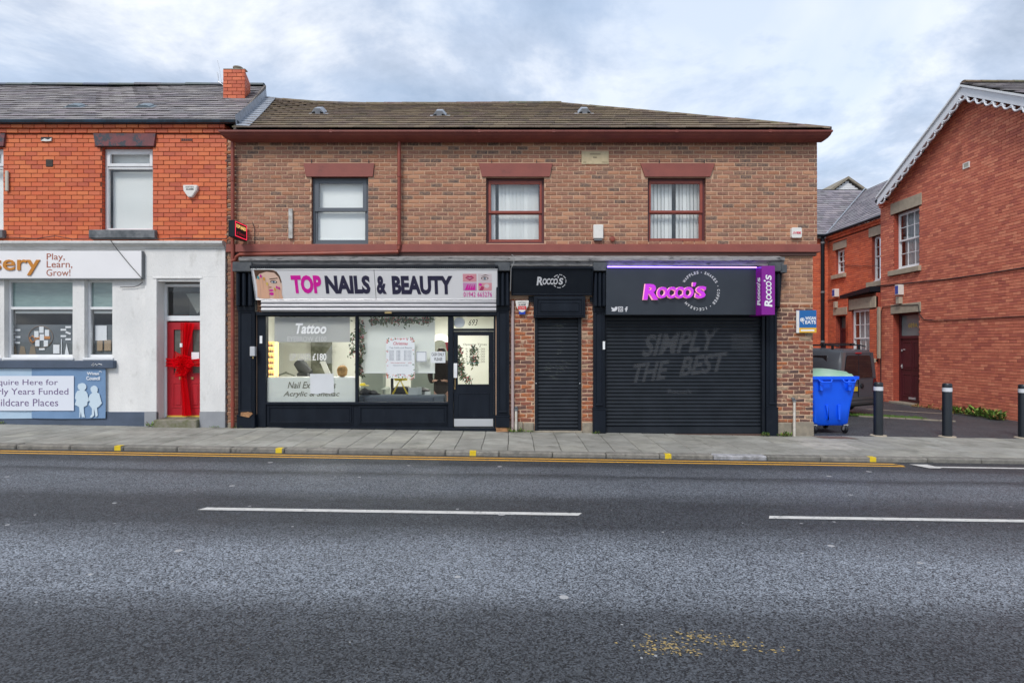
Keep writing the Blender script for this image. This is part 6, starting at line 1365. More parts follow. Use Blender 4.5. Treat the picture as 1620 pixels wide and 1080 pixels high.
# ---- signs and small things on the left building
o = thing('nursery_sign', 'long white box sign with orange and brown lettering over the nursery window', 'sign', (W(60), -.1, H(441)))
mb = MB(); mb.cbox(-13, W(224.5, -.12), -.125, -.045, H(440.5, -.12), H(397, -.12), .005); mb.build('sign_box', SIGNW, o)
mb = MB(); mb.cbox(-13.01, W(225.2, -.12), -.128, -.10, H(441.8, -.12), H(440, -.12), .003); mb.cbox(W(223.8, -.12), W(225.2, -.12), -.128, -.05, H(441.5, -.12), H(397, -.12), .003); mb.build('sign_edge', GREYP, o)
ORG = flat('ochre_letters', (.52, .20, .02), .45); BRN = flat('brown_letters', (.36, .10, .05), .5)
sx = lambda p: W(p, -.125); sz = lambda p: H(p, -.125)
text('Nursery', sx(-86), sx(64), sz(435.5), sz(403), -.127, ORG, o, thick=.02, bold=.01)
text('Play,', sx(74), sx(102.5), sz(414), sz(401), -.1265, BRN, o, thick=.002, bold=.0); text('Learn,', sx(74), sx(114.5), sz(425), sz(412.5), -.1265, BRN, o, thick=.002); text('Grow!', sx(73.5), sx(111.5), sz(436.5), sz(426), -.1265, BRN, o, thick=.002)
tag(MB().tube([(W(176, -.14), -.165, H(382)), (W(186, -.14), -.16, H(396)), (W(205, -.14), -.14, H(420)), (W(224, -.14), -.14, H(441)), (W(224.6, -.1), -.09, H(448)), (W(222), -.06, H(452)), (W(215), -.055, H(454)), (W(193), -.055, H(454.5))], .007, 6).build('sign_cable', CABLE, None), 'thin dark cable hanging across the right end of the nursery sign', 'cable')
tag(MB().tube([(LX0, -.03, H(378)), (W(20), -.03, H(376)), (W(60), -.035, H(378)), (W(90), -.05, H(374)), (W(120), -.04, H(379)), (W(145), -.11, H(380)), (W(249), -.11, H(380)), (W(280), -.03, H(377)), (W(358), -.03, H(378)), (W(366), -.07, H(374))], .008, 6).build('wall_cable', CABLE, None), 'black cable sagging along the brick just above the white cornice', 'cable')
alarm_shield(292, 314.5, 294, 313, 'white shield alarm box on the bright red brick wall')
o = tag(MB().cbox(W(10.5), W(15.5), -.05, -.01, H(303), H(271), .01).build('wall_bracket', mat('cream_bracket', (.5, .47, .4)), None), 'short cream vertical bracket on red bricks at the far left', 'bracket')
tag(MB().cbox(W(73), W(84), -.012, .02, H(264), H(252.5), .004).build('air_brick', mat('dark_air_brick', (.05, .04, .035), .9), None), 'small square dark vent left of the upstairs nursery window', 'vent')
o = thing('broken_vent', 'dark broken hole with a white rim high on the red brick wall', 'vent', (W(74), 0, H(224)))
mb = MB(); mb.cbox(W(65), W(83), -.01, .02, H(223.5), H(217), .004); mb.build('hole', INK, o); mb = MB(); mb.prism([(W(66), H(223.5)), (W(72), H(220)), (W(78), H(222)), (W(83), H(219)), (W(82.5), H(223.8)), (W(74), H(224.5))], -.03, -.008); mb.build('rim', WHITE, o)
o = thing('air_vent', 'terracotta slotted air brick right of the upstairs nursery window', 'vent', (W(296), 0, H(224))); mb = MB(); mb.cbox(W(286.5), W(305), -.006, .02, H(224), H(218.8), .003); mb.build('plate', mat('terracotta', (.25, .06, .03)), o)
mb = MB(); [mb.box(W(288 + i * 3.4), W(290 + i * 3.4), -.008, -.005, H(223), H(220)) for i in range(5)]; mb.build('slots', INK, o)
# banner
o = thing('council_banner', 'blue vinyl banner with white panel and two pale child silhouettes below the nursery window', 'banner', (W(60), -.06, H(661)))
BL = mat('banner_blue', (.17, .28, .45), .4, col2=(.13, .23, .39), nscale=3, namt=.6); BLL = mat('banner_pale_blue', (.42, .55, .68), .4, col2=(.34, .48, .62), nscale=3); yB = -.055
def cloth(x0, x1, z0, z1, y, m, name, seed, amp=.006, nx=24, nz=10):
    r2 = random.Random(seed); ph = [r2.uniform(0, 6) for _ in range(4)]; vs = []
    for i in range(nx + 1):
        for j in range(nz + 1):
            u, v = i / nx, j / nz; vs.append((x0 + (x1 - x0) * u, y - amp * (1 + sin(u * 9 + v * 5 + ph[0]) * .6 + sin(u * 21 - v * 9 + ph[1]) * .4), z0 + (z1 - z0) * v - .012 * sin(pi * u) * (1 - v)))
    mb = MB(); mb.add(vs, [(i * (nz + 1) + j, (i + 1) * (nz + 1) + j, (i + 1) * (nz + 1) + j + 1, i * (nz + 1) + j + 1) for i in range(nx) for j in range(nz)]); return mb.build(name, m, o, fix=False, smooth=True)
cloth(-13, W(56), H(661), H(582.5), yB, BLL, 'pale_sheet', 1); cloth(W(54.5), W(171), H(660.5), H(582.5), yB - .012, BL, 'blue_sheet', 2)
yP = yB - .035; mb = MB(); mb.box(-13, W(122), yP, yP + .002, H(648.5), H(594)); mb.build('white_panel', flat('panel_white', (.70, .73, .80), .4), o)
PURI = flat('dusky_purple_ink', (.15, .10, .22), .5)
text('Enquire Here for', W(-12), W(97), H(611), H(599.5), yP - .001, PURI, o, thick=.001); text('Early Years Funded', W(-12), W(113.5), H(626.5), H(613.5), yP - .001, PURI, o, thick=.001); text('Childcare Places', W(-13), W(97.5), H(641.5), H(630), yP - .001, PURI, o, thick=.001)
text('Wigan', W(142.5), W(161.5), H(594), H(588), yP, VW, o, thick=.001, bold=.02); text('Council', W(141.5), W(163), H(600.5), H(594.8), yP, VW, o, thick=.001, bold=.02); shape(arcseg(W(163.5), H(588), .018, .026, -.5, pi), yP, VW, o, None, 'emblem')
SIL = flat('silhouette_pale_blue', (.55, .66, .74), .4)
def fig(pts): return shape([(W(a), H(b)) for a, b in pts], yP - .0, SIL, o, None, 'child_silhouette')
fig([(135, 605), (139, 606), (141.5, 609), (141.5, 613), (139.5, 616), (138, 617), (141, 618), (143.5, 622), (145, 630), (146, 633), (143.5, 635), (143, 640), (137.5, 643), (138, 652), (139.5, 659), (134.5, 658.5), (133, 650), (132, 658.5), (130.5, 659.5), (131, 650), (130.5, 643), (123.5, 639), (126, 632), (123.8, 629), (125, 622), (127.5, 617.5), (132, 616.5), (129.5, 615), (128, 611), (129, 607)])
fig([(153.5, 609), (157, 610), (159.5, 613), (159.5, 617), (158.5, 620), (162, 622), (163.5, 628), (166, 637), (161.5, 642), (158.5, 644), (159.5, 656), (156.5, 659), (155, 651), (153.5, 645), (154, 656), (150, 659.5), (147, 658.5), (150.5, 654), (150.5, 645), (145.5, 639), (147.5, 634), (144.5, 631), (147, 624), (151, 620.5), (149, 618), (148, 614), (149.5, 611)])
# ------------------------------------------------------------------ right: gabled red brick house, its side wall facing the yard
def side(X0): return Matrix.Translation((X0, 0, 0)) @ Matrix.Rotation(R(-90), 4, 'Z')      # local x = -Y, local y = depth into the wall
XG = 13.0; FG = side(XG)
def DS(px, X0=XG): return X0 * FPX / (px - 810)            # distance at which that wall crosses a sight line
def lx(px, X0=XG): return -(DS(px, X0) - 12)
def lz(px, py, X0=XG): return EYE + (548 - py) * DS(px, X0) / FPX
gh = thing('gabled_house', 'red brick house with white fretwork gable facing the yard', 'house', (XG, 4.6, 0))
GY0, GY1, GE, GP = 1.0, lx(1393), 6.75, 8.95
GY0 = -1.05; XA, XB = lx(1393), -1.05                       # local x range: far corner .. near corner
xp = (XA + XB) / 2 - .05
wnd = (lx(1414), lx(1454), 4.30, 6.22); dor = (lx(1412.5), lx(1453.5), -.4, 2.83)
mb = MB(FG); wall_solid(mb, XA, XB, -.6, GE, .010, .30, [wnd, dor]); mb.prism([(XA, GE), (XB, GE), (xp, GP)], .010, .30); mb.build('wall', [MORTAR_RED, BF_SIDE], gh, fix=False)
tsd = [(0.687, 0.210, 0.122), (0.614, 0.178, 0.106), (0.761, 0.256, 0.149), (0.552, 0.156, 0.102), (0.711, 0.234, 0.141), (0.478, 0.132, 0.090), (0.650, 0.195, 0.117), (0.800, 0.296, 0.172)]
banks = piece_bank('brick', tsd, .226, .0735, .05, .003, BRICK_SIDE, 12, wob=.001)
topf = lambda x: GE + (GP - GE) * max(0, 1 - abs(x - xp) / ((XB - XA) / 2)) - .02
hs_ = [wnd, dor, (wnd[0] - .16, wnd[1] + .12, 6.22, 6.60), (dor[0] - .1, dor[1] + .1, 2.83, 3.14), (wnd[0] - .2, wnd[1] + .1, 4.12, 4.30)]
brick_wall(FG, XA, XB, -.5, GP, .235, .0825, .009, hs_, banks, BRICK_SIDE, gh, 300, (-4.6, 2.6), top=topf, seed=41)
# far return face of the near block (faces the back) and its front
mb = MB(); mb.box(XG, XG + .3, -XB - .0 - .3 + .3, -XB + .01, -.6, GE); mb.box(XG + .3, 22, -XB, -XB + .3, -.6, GE); mb.box(XG + .01, 22, -XA - .3, -XA, -.6, GE); mb.build('end_wall', BF_SIDE, gh)
def stn(F, x0, x1, z0, z1, name, par, pr=.02, m=STONE_L):
    mb = MB(F); mb.cbox(x0, x1, -pr, .08, z0, z1, .01); return mb.build(name, m, par)
stn(FG, wnd[0] - .16, wnd[1] + .12, 6.22, 6.60, 'lintel', gh); stn(FG, wnd[0] - .2, wnd[1] + .1, 4.13, 4.30, 'sill', gh, .09); stn(FG, dor[0] - .1, dor[1] + .1, 2.83, 3.14, 'lintel', gh)
def sashwin(par, F, x0, x1, z0, z1, zm, cols, rows, rec=.16, bm=None, lowcols=None, back='curtain'):
    t = .055; mb = MB(F); mb.ring(x0, x1, z0, z1, (t, t, .07, t), rec, rec + .07); mb.cbox(x0 - .0, x1, rec - .05, rec, z0, z0 + .05, .006); wo = mb.build('window', WHITEP, par)
    for i, (za, zb_, yy) in enumerate(((zm, z1 - t, rec - .01), (z0 + .07, zm + .04, rec + .02))):
        mb = MB(F); mb.ring(x0 + t, x1 - t, za, zb_, (.045, .045, .055, .045), yy, yy + .04); so_ = mb.build('sash', WHITEP, wo)
        a0, a1, c0, c1 = x0 + t + .045, x1 - t - .045, za + .055, zb_ - .045; cc = cols; rw = rows
        mb = MB(F)
        for k in range(1, cc): q = a0 + (a1 - a0) * k / cc; mb.box(q - .011, q + .011, yy + .004, yy + .032, c0, c1)
        for k in range(1, rw): q = c0 + (c1 - c0) * k / rw; mb.box(a0, a1, yy + .0055, yy + .0305, q - .011, q + .011)
        mb.build('glazing_bar', WHITEP, wo)
        for k in range(cc):
            for j in range(rw):
                mb = MB(F); mb.box(a0 + (a1 - a0) * k / cc + .012, a0 + (a1 - a0) * (k + 1) / cc - .012, yy + .015, yy + .019, c0 + (c1 - c0) * j / rw + .012, c0 + (c1 - c0) * (j + 1) / rw - .012); mb.build('pane', GLASS, wo)
    n_ = 26; vs = []
    for i in range(n_ + 1):
        u = i / n_; vs += [(x0 + .03 + (x1 - x0 - .06) * u, rec + .22 + .03 * sin(i * 1.9), z0 + .03), (x0 + .03 + (x1 - x0 - .06) * u, rec + .22 + .03 * sin(i * 1.9 + .3), z1 - .03)]
    mb = MB(F); mb.add(vs, [(2 * i, 2 * i + 2, 2 * i + 3, 2 * i + 1) for i in range(n_)]); mb.build('net_curtain', flat('net_' + par.name[:4] + str(rnd.random())[2:5], (.42, .45, .47) if back == 'curtain' else (.16, .18, .2), .9), wo, smooth=True, fix=False)
    return wo
sashwin(gh, FG, *wnd, 5.25, 3, 2)
# door
MARD = mat('dark_maroon_door', (.085, .014, .020), .45, col2=(.06, .012, .016), nscale=5, namt=.7)
rec = .24; da, db = dor[0] + .0, dor[1]
mb = MB(FG); mb.ring(da, db, -.22, 2.83, (.09, .09, .02, .07), rec - .03, rec + .07); mb.cbox(da + .09, db - .09, rec - .035, rec + .06, 1.98, 2.08, .006); fr = mb.build('door_frame', MARD, gh)
mb = MB(FG); mb.box(da + .09, db - .09, rec + .01, rec + .015, 2.08, 2.76); fl2 = mb.build('fanlight', mat('dull_fanlight_glass', (.20, .25, .25), .1), gh)
text('689A', da + .42, da + .88, 2.34, 2.50, rec + .006, flat('gold_numbers', (.55, .42, .12), .4), fl2, F=FG, thick=.001, bold=.02)
mb = MB(FG); wall_solid(mb, da + .092, db - .092, -.13, 1.975, rec, rec + .05, [], 0)
xm_ = (da + db) / 2
for (a, b) in ((da + .17, xm_ - .04), (xm_ + .04, db - .17)):
    for (c0, c1) in ((.06, .80), (.95, 1.88)): mb.ring(a, b, c0, c1, .03, rec - .018, rec + .01); mb.cbox(a + .06, b - .06, rec - .010, rec + .01, c0 + .06, c1 - .06, .02)
d2 = mb.build('door', MARD, gh)
mb = MB(FG); mb.cbox(xm_ - .16, xm_ + .16, rec - .03, rec, -.03, .04, .004); mb.build('letter_plate', STEEL, d2)
mb = MB(FG); mb.cbox(da + .11, da + .15, rec - .035, rec, 1.55, 1.62, .006); mb.lathe([(.02, -.05), (.028, -.03), (.02, 0)], da + .13, rec, 1.05, 10, ax='y'); mb.cbox(da + .11, da + .15, rec - .03, rec, .98, 1.12, .004); mb.cbox(da + .2, da + .3, rec - .03, rec - .016, 1.60, 1.64, .003); mb.build('handle', STEEL, d2)
mb = MB(FG); mb.cbox(dor[0] - .02, dor[1] + .02, -.14, .3, -.42, -.135, .012); mb.build('door_step', STONE, gh)
# gable timbers
def bar(mb, a, b, h0, h1, y0, y1):
    (ax, az), (bx_, bz) = a, b; mb.prism([(ax, az - h0), (bx_, bz - h0), (bx_, bz + h1), (ax, az + h1)], y0, y1)
BARGE = mat('white_barge_board', (.76, .78, .82), .5, col2=(.66, .68, .72), nscale=4, namt=.6)
OV = -.34
pk = (-(DS(1524, 12.7) - 12), EYE + (548 - 134) * DS(1524, 12.7) / FPX); ft = (-(DS(1389, 12.7) - 12), EYE + (548 - 312) * DS(1389, 12.7) / FPX); ftr = (2 * pk[0] - ft[0], ft[1])
for a, b in ((ft, pk), (pk, ftr)):
    mb = MB(FG); bar(mb, a, b, .30, -.05, OV, OV + .035); mb.build('barge_board', BARGE, gh)
    mb = MB(FG); bar(mb, a, b, .055, .0, OV - .05, OV + .10); mb.build('barge_capping', WHITEP, gh)
    mb = MB(FG); dx_, dz_ = b[0] - a[0], b[1] - a[1]; ln = math.hypot(dx_, dz_); ns = 13; ux, uz = dx_ / ln, dz_ / ln
    sg = 1
    nrm = (uz, -ux) if ux > 0 else (-uz, ux)
    if nrm[1] > 0: nrm = (-nrm[0], -nrm[1])
    for i in range(ns):
        s0 = ln * (i + .03) / ns; s1 = ln * (i + .97) / ns; pts = []
        for k in range(9):
            u = k / 8; s_ = s0 + (s1 - s0) * u; dd = .30 / 1.12 + .02 + .10 * (1 - (2 * u - 1) ** 2) ; pts.append((a[0] + ux * s_ + nrm[0] * dd, OV + .02, a[1] + uz * s_ + nrm[1] * dd))
        mb.tube(pts, .026, 6)
        e = pts[-1]; mb.lathe([(.05, -.015), (.05, .015)], e[0], OV + .02, e[2] - .01, 8, ax='y'); mb.lathe([(.035, -.015), (.035, .015)], e[0] + ux * .07, OV + .02, e[2] + uz * .07 - .05, 8, ax='y')
    mb.build('fretwork', BARGE, gh)
    mb = MB(FG); bar(mb, a, b, .06, .0, OV, .0); mb.build('soffit', BARGE, gh)
# roof: front slope and rear slope run back from the gable
mb = MB(); za = pk[1] + .03; zf_ = ft[1] + .02; X0_, X1_ = XG + OV - .02, 24
mb.add([(X0_, -ftr[0], zf_), (X1_, -ftr[0], zf_), (X1_, -pk[0], za), (X0_, -pk[0], za)], [(0, 1, 2, 3)]); mb.add([(X0_, -ft[0], zf_), (X1_, -ft[0], zf_), (X1_, -pk[0], za), (X0_, -pk[0], za)], [(0, 1, 2, 3)])
gr_ = mb.build('roof', DARKROOF, gh, org=False, fix=False)
ang_ = math.atan2(za - zf_, (-pk[0]) - (-ftr[0])); Lr = math.hypot(za - zf_, pk[0] - ftr[0]); nr = 17; gg = Lr / nr; rest = MB(); rr = random.Random(77); cnt = 0
me_s = []
for i in range(8):
    mb = MB(); c0 = tuple(q * .8 for q in ts[i]); mb.cbox(-.148, .148, 0, gg + .06, .0, .014, .003, col=c0); o = mb.build('roof_slate', SLATE, None, org=False); me_s.append((o.data, c0)); bpy.data.objects.remove(o)
for k in range(nr - 1, -1, -1):
    y = -ftr[0] + (Lr * k / nr) * cos(ang_); z = zf_ + (Lr * k / nr) * sin(ang_); x = X0_ + .15 + (k % 2) * .15
    while x < 17.5:
        i = rr.randrange(8); M0 = Matrix.Translation((x, y, z + .022 + rr.uniform(0, .006))) @ Matrix.Rotation(ang_ - .07, 4, 'X')
        if cnt < 130: link('roof_slate', me_s[i][0], gr_, M0); cnt += 1
        else: rest.cbox(-.148, .148, 0, gg + .06, .0, .014, .003, col=me_s[i][1], tf=M0)
        x += .30
stuff(rest.build('roof_slate', SLATE, gr_, fix=False))
caps((X0_ + .05, -pk[0], za + .0), (19, -pk[0], za + .0), 14, gr_, TILE, r=.12)
mb = MB(FG); mb.cbox(ft[0] - .12, ft[0] + .05, OV, .9, ft[1] - .18, ft[1] - .06, .02); mb.build('gutter_end', BLACKM, gh)
mb = MB(FG)
for k, (pr, zz_) in enumerate(((.06, 6.58), (.12, 6.67))): mb.cbox(XA - .0, XA + .25 + k * .2, -pr, .02, zz_, zz_ + .08, .004, col=tsd[0])
mb.build('corbel', BRICK_SIDE, gh)
o = thing('vent', 'small white square vent high on the gable wall', 'vent', (XG, 3, 5.3)); vx = lx(1529.5); mb = MB(FG); mb.ring(vx - .12, vx + .12, lz(1529.5, 266.5), lz(1529.5, 257), .03, -.03, .01); mb.build('frame', WHITE, o); mb = MB(FG); mb.box(vx - .09, vx + .09, -.02, .0, lz(1529.5, 266), lz(1529.5, 257.5)); mb.build('grille', flat('vent_cream', (.4, .38, .3)), o)
def sbox(px0, px1, py0, py1, X0, F, label, m, side_m=None, dep=.12, cat='box', name='wall_box'):
    a, b = lx(px0, X0), lx(px1, X0); o = thing(name, label, cat, tuple(F @ Vector(((a + b) / 2, 0, lz(px0, py1, X0))))); pm = (px0 + px1) / 2
    mb = MB(F); mb.cbox(a, b, -dep, .005, lz(pm, py1, X0), lz(pm, py0, X0), .008); mb.build('case', m, o)
    if side_m: mb = MB(F); mb.box(a + .02, b - .02, -dep - .004, -dep + .001, lz(pm, py1 - 1.5, X0), lz(pm, py0 + 1.5, X0)); mb.build('cover', side_m, o)
    return o
BLB = flat('box_blue', (.03, .08, .38), .4)
sbox(1424, 1430, 450.5, 466.5, XG, FG, 'blue and white alarm box above the numbered maroon door', WHITE, BLB, .18)
sbox(1422.5, 1428, 469, 480.5, XG, FG, 'small beige box under the blue alarm box above the numbered door', flat('beige_box', (.42, .38, .3)), None, .12)
tag(MB(FG).tube([(lx(1800), -.02, lz(1800, 400)), (lx(1620), -.02, lz(1620, 423.5)), (lx(1560), -.02, lz(1560, 433)), (lx(1500), -.02, lz(1500, 441.5)), (lx(1435), -.02, lz(1435, 448)), (XA + .01, -.02, lz(1395, 452))], .016, 6).build('wall_cable', CABLE, None), 'upper black cable running the length of the gable wall', 'cable')
tag(MB(FG).tube([(lx(1700), -.02, lz(1700, 497)), (lx(1620), -.02, lz(1620, 500)), (lx(1545), -.02, lz(1545, 504)), (lx(1480), -.02, lz(1480, 507)), (lx(1462), -.02, lz(1462, 505)), (lx(1456), -.02, lz(1456, 497)), (lx(1454), -.03, lz(1454, 482)), (lx(1420), -.03, lz(1420, 483)), (lx(1397), -.02, lz(1397, 486)), (lx(1394.5), -.02, lz(1394.5, 496)), (lx(1394.5), -.02, -.1)], .012, 6).build('wall_cable', CABLE, None), 'lower black cable looping round the lintel of the numbered door', 'cable')

# ------------------------------------------------------------------ recessed wing behind with bay window
XW = 13.35; FW = side(XW); YE = 13.0
wg = thing('rear_wing', 'red brick rear wing with slate roof and bay window behind the yard', 'house', (XW, 11, 0))
wa, wb = -YE, XA + .31
w1_ = (lx(1321.5, XW), lx(1336, XW), 4.66, 5.68); w2_ = (lx(1379, XW), lx(1398, XW), 4.10, 5.78); w3_ = (lx(1322, XW), lx(1338, XW), -.5, 3.0)
mb = MB(FW); wall_solid(mb, wa, wb, -.6, 6.15, .010, .3, [w1_, w2_, w3_]); mb.build('wall', [MORTAR_RED, BF_SIDE], wg, fix=False)
tw_ = [(0.670, 0.149, 0.065), (0.605, 0.131, 0.059), (0.734, 0.178, 0.077), (0.540, 0.113, 0.057), (0.648, 0.166, 0.083)]
bankw = piece_bank('brick', tw_, .226, .0735, .05, .003, BRICK_SIDE, 8, wob=.001)
brick_wall(FW, wa, wb, -.5, 6.15, .235, .0825, .009, [w1_, w2_, w3_, (w1_[0] - .15, w1_[1] + .15, 5.68, 5.98), (w2_[0] - .15, w2_[1] + .2, 5.78, 6.12)], bankw, BRICK_SIDE, wg, 150, (-11, 5), seed=43)
for k in range(2): brick_wall(FW, wa, wb, 6.15 + k * .10, 6.255 + k * .10, .235 * .5 if k == 0 else .235, .0995, .02, [], piece_bank('brick', tw_, (.1175 if k == 0 else .235) - .02, .09, .12, .004, BRICK_SIDE, 5), BRICK_SIDE, wg, 0, (0, 0), seed=44 + k, y=-.05 - .05 * k)
stn(FW, w1_[0] - .15, w1_[1] + .15, 5.68, 5.98, 'lintel', wg, .03); stn(FW, w1_[0] - .18, w1_[1] + .12, 4.5, 4.66, 'sill', wg, .1); stn(FW, w2_[0] - .15, w2_[1] + .2, 5.78, 6.12, 'lintel', wg, .03); stn(FW, w2_[0] - .2, w2_[1] + .2, 3.92, 4.10, 'sill', wg, .1)
sashwin(wg, FW, *w1_, 5.15, 2, 2, rec=.12, back='dark'); sashwin(wg, FW, *w2_, 5.0, 2, 2, rec=.12, back='dark')
stn(FW, w3_[0] - .15, w3_[1] + .1, 3.0, 3.3, 'lintel', wg, .03)
mb = MB(FW); mb.ring(w3_[0], w3_[1], -.3, 3.0, .08, .18, .25); mb.cbox(w3_[0] + .08, w3_[1] - .08, .18, .24, 2.38, 2.48, .005); mb.cbox(w3_[0] + .08, w3_[1] - .08, .21, .25, -.2, 2.38, .005); mb.build('door', MARD, wg)
mb = MB(FW); mb.box(w3_[0] + .08, w3_[1] - .08, .22, .225, 2.48, 2.92); mb.build('fanlight', mat('dull_fanlight_glass2', (.10, .12, .12), .1), wg)
# bay
XB_ = 12.85; FB = side(XB_); b0, b1 = lx(1341.5, XB_), XA - .02
bay = (lx(1347, XB_), lx(1375.5, XB_), 1.0, 3.10)
mb = MB(FB); wall_solid(mb, b0, b1, -.6, 3.62, .010, .45, [bay]); mb.build('bay_wall', [MORTAR_RED, BF_SIDE], wg, fix=False)
brick_wall(FB, b0, b1, -.5, 3.10, .235, .0825, .009, [bay], bankw, BRICK_SIDE, wg, 80, (-10, 2.2), seed=46)
stn(FB, b0 + .1, lx(1379, XB_), 3.10, 3.50, 'bay_lintel', wg, .03); stn(FB, lx(1379, XB_) + .004, b1, 3.10, 3.50, 'bay_lintel', wg, .03, STONE_L); stn(FB, bay[0] - .1, bay[1] + .1, .85, 1.0, 'sill', wg, .1)
stn(FB, lx(1384, XB_), b1, 1.15, 1.30, 'sill', wg, .06)
mb = MB(FB); mb.cbox(lx(1388, XB_), lx(1391, XB_), -.02, .05, 1.30, 3.10, .004); mb.build('side_light', STONE_L, wg)
sashwin(wg, FB, *bay, 2.0, 3, 2, rec=.08)
mb = MB(FB); mb.prism([(b0 - .18, 3.56), (b1, 3.66), (b1, 3.84), (b0 - .18, 3.68)], -.22, .5); mb.build('bay_roof', BLACKM, wg)
# wing roof: slope facing the yard, and back range whose front slope faces the street
ev = 6.40; mR = .72
XE_ = XW - .14
mb = MB(); topX = XE_ + 4.2; topZ = ev + mR * 4.2
mb.add([(XE_, -wb, ev), (XE_, YE, ev), (topX, YE + 4.2, topZ), (topX, -wb, topZ)], [(0, 1, 2, 3)])
mb.add([(7.0, YE - .14, ev), (XE_, YE - .14, ev), (topX, YE + 4.06, topZ), (7.0, YE + 4.06, topZ)], [(0, 1, 2, 3)])
mb.add([(7.0, YE + 4.06, topZ), (topX, YE + 4.06, topZ), (topX, YE + 8.2, ev), (7.0, YE + 8.2, ev)], [(0, 1, 2, 3)])
wr = mb.build('roof', DARKROOF, wg, org=False, fix=False)
mb = MB(); mb.box(6.3, XW, YE, YE + .3, -.6, ev - .12); mb.build('back_wall', BF_SIDE, wg)
Fbk = Matrix.Translation((0, YE, 0)); brick_wall(Fbk, 9.0, XW, -.5, 6.2, .235, .0825, .009, [], bankw, BRICK_SIDE, wg, 0, (0, 0), seed=47, y=-.010)
sa = math.atan(mR); cs = cos(sa); gb = .235; rr = random.Random(90)
mebs = []
SLW = [(.20, .18, .21), (.26, .23, .26), (.15, .135, .155), (.30, .265, .285), (.21, .185, .215), (.24, .23, .245)]
for i in range(6):
    mb = MB(); mb.cbox(-.136, .136, 0, gb + .07, .0, .014, .003, col=SLW[i]); o = mb.build('roof_slate', SLATE, None, org=False); mebs.append((o.data, SLW[i])); bpy.data.objects.remove(o)
rest = MB(); cnt = 0
for k in range(21):
    s_ = k * gb; y = YE - .16 + s_ * cs; z = ev + s_ * sin(sa); x = 7.1 + (k % 2) * .14
    while x < XE_ + (y - YE + .30):
        i = rr.randrange(6); M0 = Matrix.Translation((x, y, z + .024 + rr.uniform(0, .006))) @ Matrix.Rotation(sa - .075, 4, 'X')
        if x > 11.2 and cnt < 200: link('roof_slate', mebs[i][0], wr, M0); cnt += 1
        else: rest.cbox(-.136, .136, 0, gb + .07, .0, .014, .003, col=mebs[i][1], tf=M0)
        x += .28
    # slope facing the yard
    xx_ = XE_ + s_ * cs; yv_ = YE + s_ * cs; y2 = -wb + .14 + (k % 2) * .14
    while y2 < yv_ + .12:
        i = rr.randrange(6); M0 = Matrix.Translation((xx_, y2, z + .024 + rr.uniform(0, .006))) @ Matrix.Rotation(R(-90), 4, 'Z') @ Matrix.Rotation(sa - .075, 4, 'X'); rest.cbox(-.136, .136, 0, gb + .07, .0, .014, .003, col=mebs[i][1], tf=M0); y2 += .28
stuff(rest.build('roof_slate', SLATE, wr, fix=False))
mb = MB(); mb.tube([(XE_ - .02, YE - .16, ev + .04), (XE_ + 4.1, YE + 4.0, topZ + .04)], .03, 6); mb.build('valley_flashing', LEAD, wr)
mb = MB(); mb.tube([(7.0, YE - .2, ev - .03), (XE_ - .05, YE - .2, ev - .03)], .06, 8); mb.build('gutter', BLACKM, wg)
mb = MB(); mb.tube([(XE_ - .06, YE - .2, ev - .03), (XE_ - .06, -wb, ev - .03)], .06, 8); mb.build('gutter', BLACKM, wg)
xd = W(1301.5, YE - .1); mb = MB(); mb.tube([(xd, YE - .1, ev - .03), (xd, YE - .1, -.2)], .075, 10); p = mb.build('downpipe', BLACKM, wg, smooth=True)
mb = MB(); [mb.lathe([(.085, -.04), (.085, .04)], xd, YE - .1, H(q_, YE - .1), 10) for q_ in (384, 462, 540)]; mb.build('pipe_collar', GREYP, wg)
sbox(1323, 1327.5, 457, 469.5, XW, FW, 'blue and white alarm box above the far maroon door of the rear wing', WHITE, BLB, .18)
sbox(1322, 1325.5, 477, 487, XW, FW, 'small beige box below the blue box on the rear wing', flat('beige_box2', (.42, .38, .3)), None, .1)
tag(MB(FW).tube([(wa + .02, -.02, lz(1309, 475, XW)), (lx(1322, XW), -.02, lz(1322, 474, XW)), (lx(1345, XW), -.02, lz(1345, 468, XW))], .012, 5).build('wall_cable', CABLE, None), 'black cable on the rear wing wall above its far maroon door', 'cable')
tag(MB(FW).tube([(lx(1334, XW), -.02, lz(1334, 419, XW)), (lx(1360, XW), -.03, lz(1360, 421, XW)), (lx(1393, XW), -.02, lz(1393, 421, XW))], .009, 5).build('wall_cable', CABLE, None), 'thin cable between the two upper windows of the rear wing', 'cable')
# white clad gable beyond
yg = 18.6
wc = thing('white_gable_house', 'white boarded gable rising beyond the slate roof', 'house', (W(1341, yg), yg, 0))
gx0, gx1, gxm = W(1294, yg), W(1388, yg), W(1340, yg); gz0, gzp = H(318, yg), H(284, yg)
mb = MB(); mb.prism([(gx0 + .15, gz0), (gx1 - .15, gz0), (gxm, gzp - .12)], yg + .02, yg + 5); mb.box(gx0 + .15, gx1 - .15, yg + .02, yg + 5, 0, gz0 - .003); mb.build('wall', WHITEP, wc)
for k in range(9):
    z = gz0 + k * .115; u = (gzp - .12 - z) / (gzp - .12 - gz0); 
    if u < .05: break
    hw = (gx1 - gx0 - .3) / 2 * u; mb = MB(); mb.prism([(gxm - hw, z), (gxm + hw, z), (gxm + hw * .93, z + .108), (gxm - hw * .93, z + .108)], yg - .01, yg + .015); mb.build('board', WHITEP, wc)
for s_, a in ((-1, gx0 - .05), (1, gx1 + .05)):
    mb = MB(); mb.prism([(a, gz0 - .02), (gxm, gzp), (gxm, gzp + .13), (a, gz0 + .11)], yg - .15, yg + 5.1); mb.build('roof', STONE, wc)
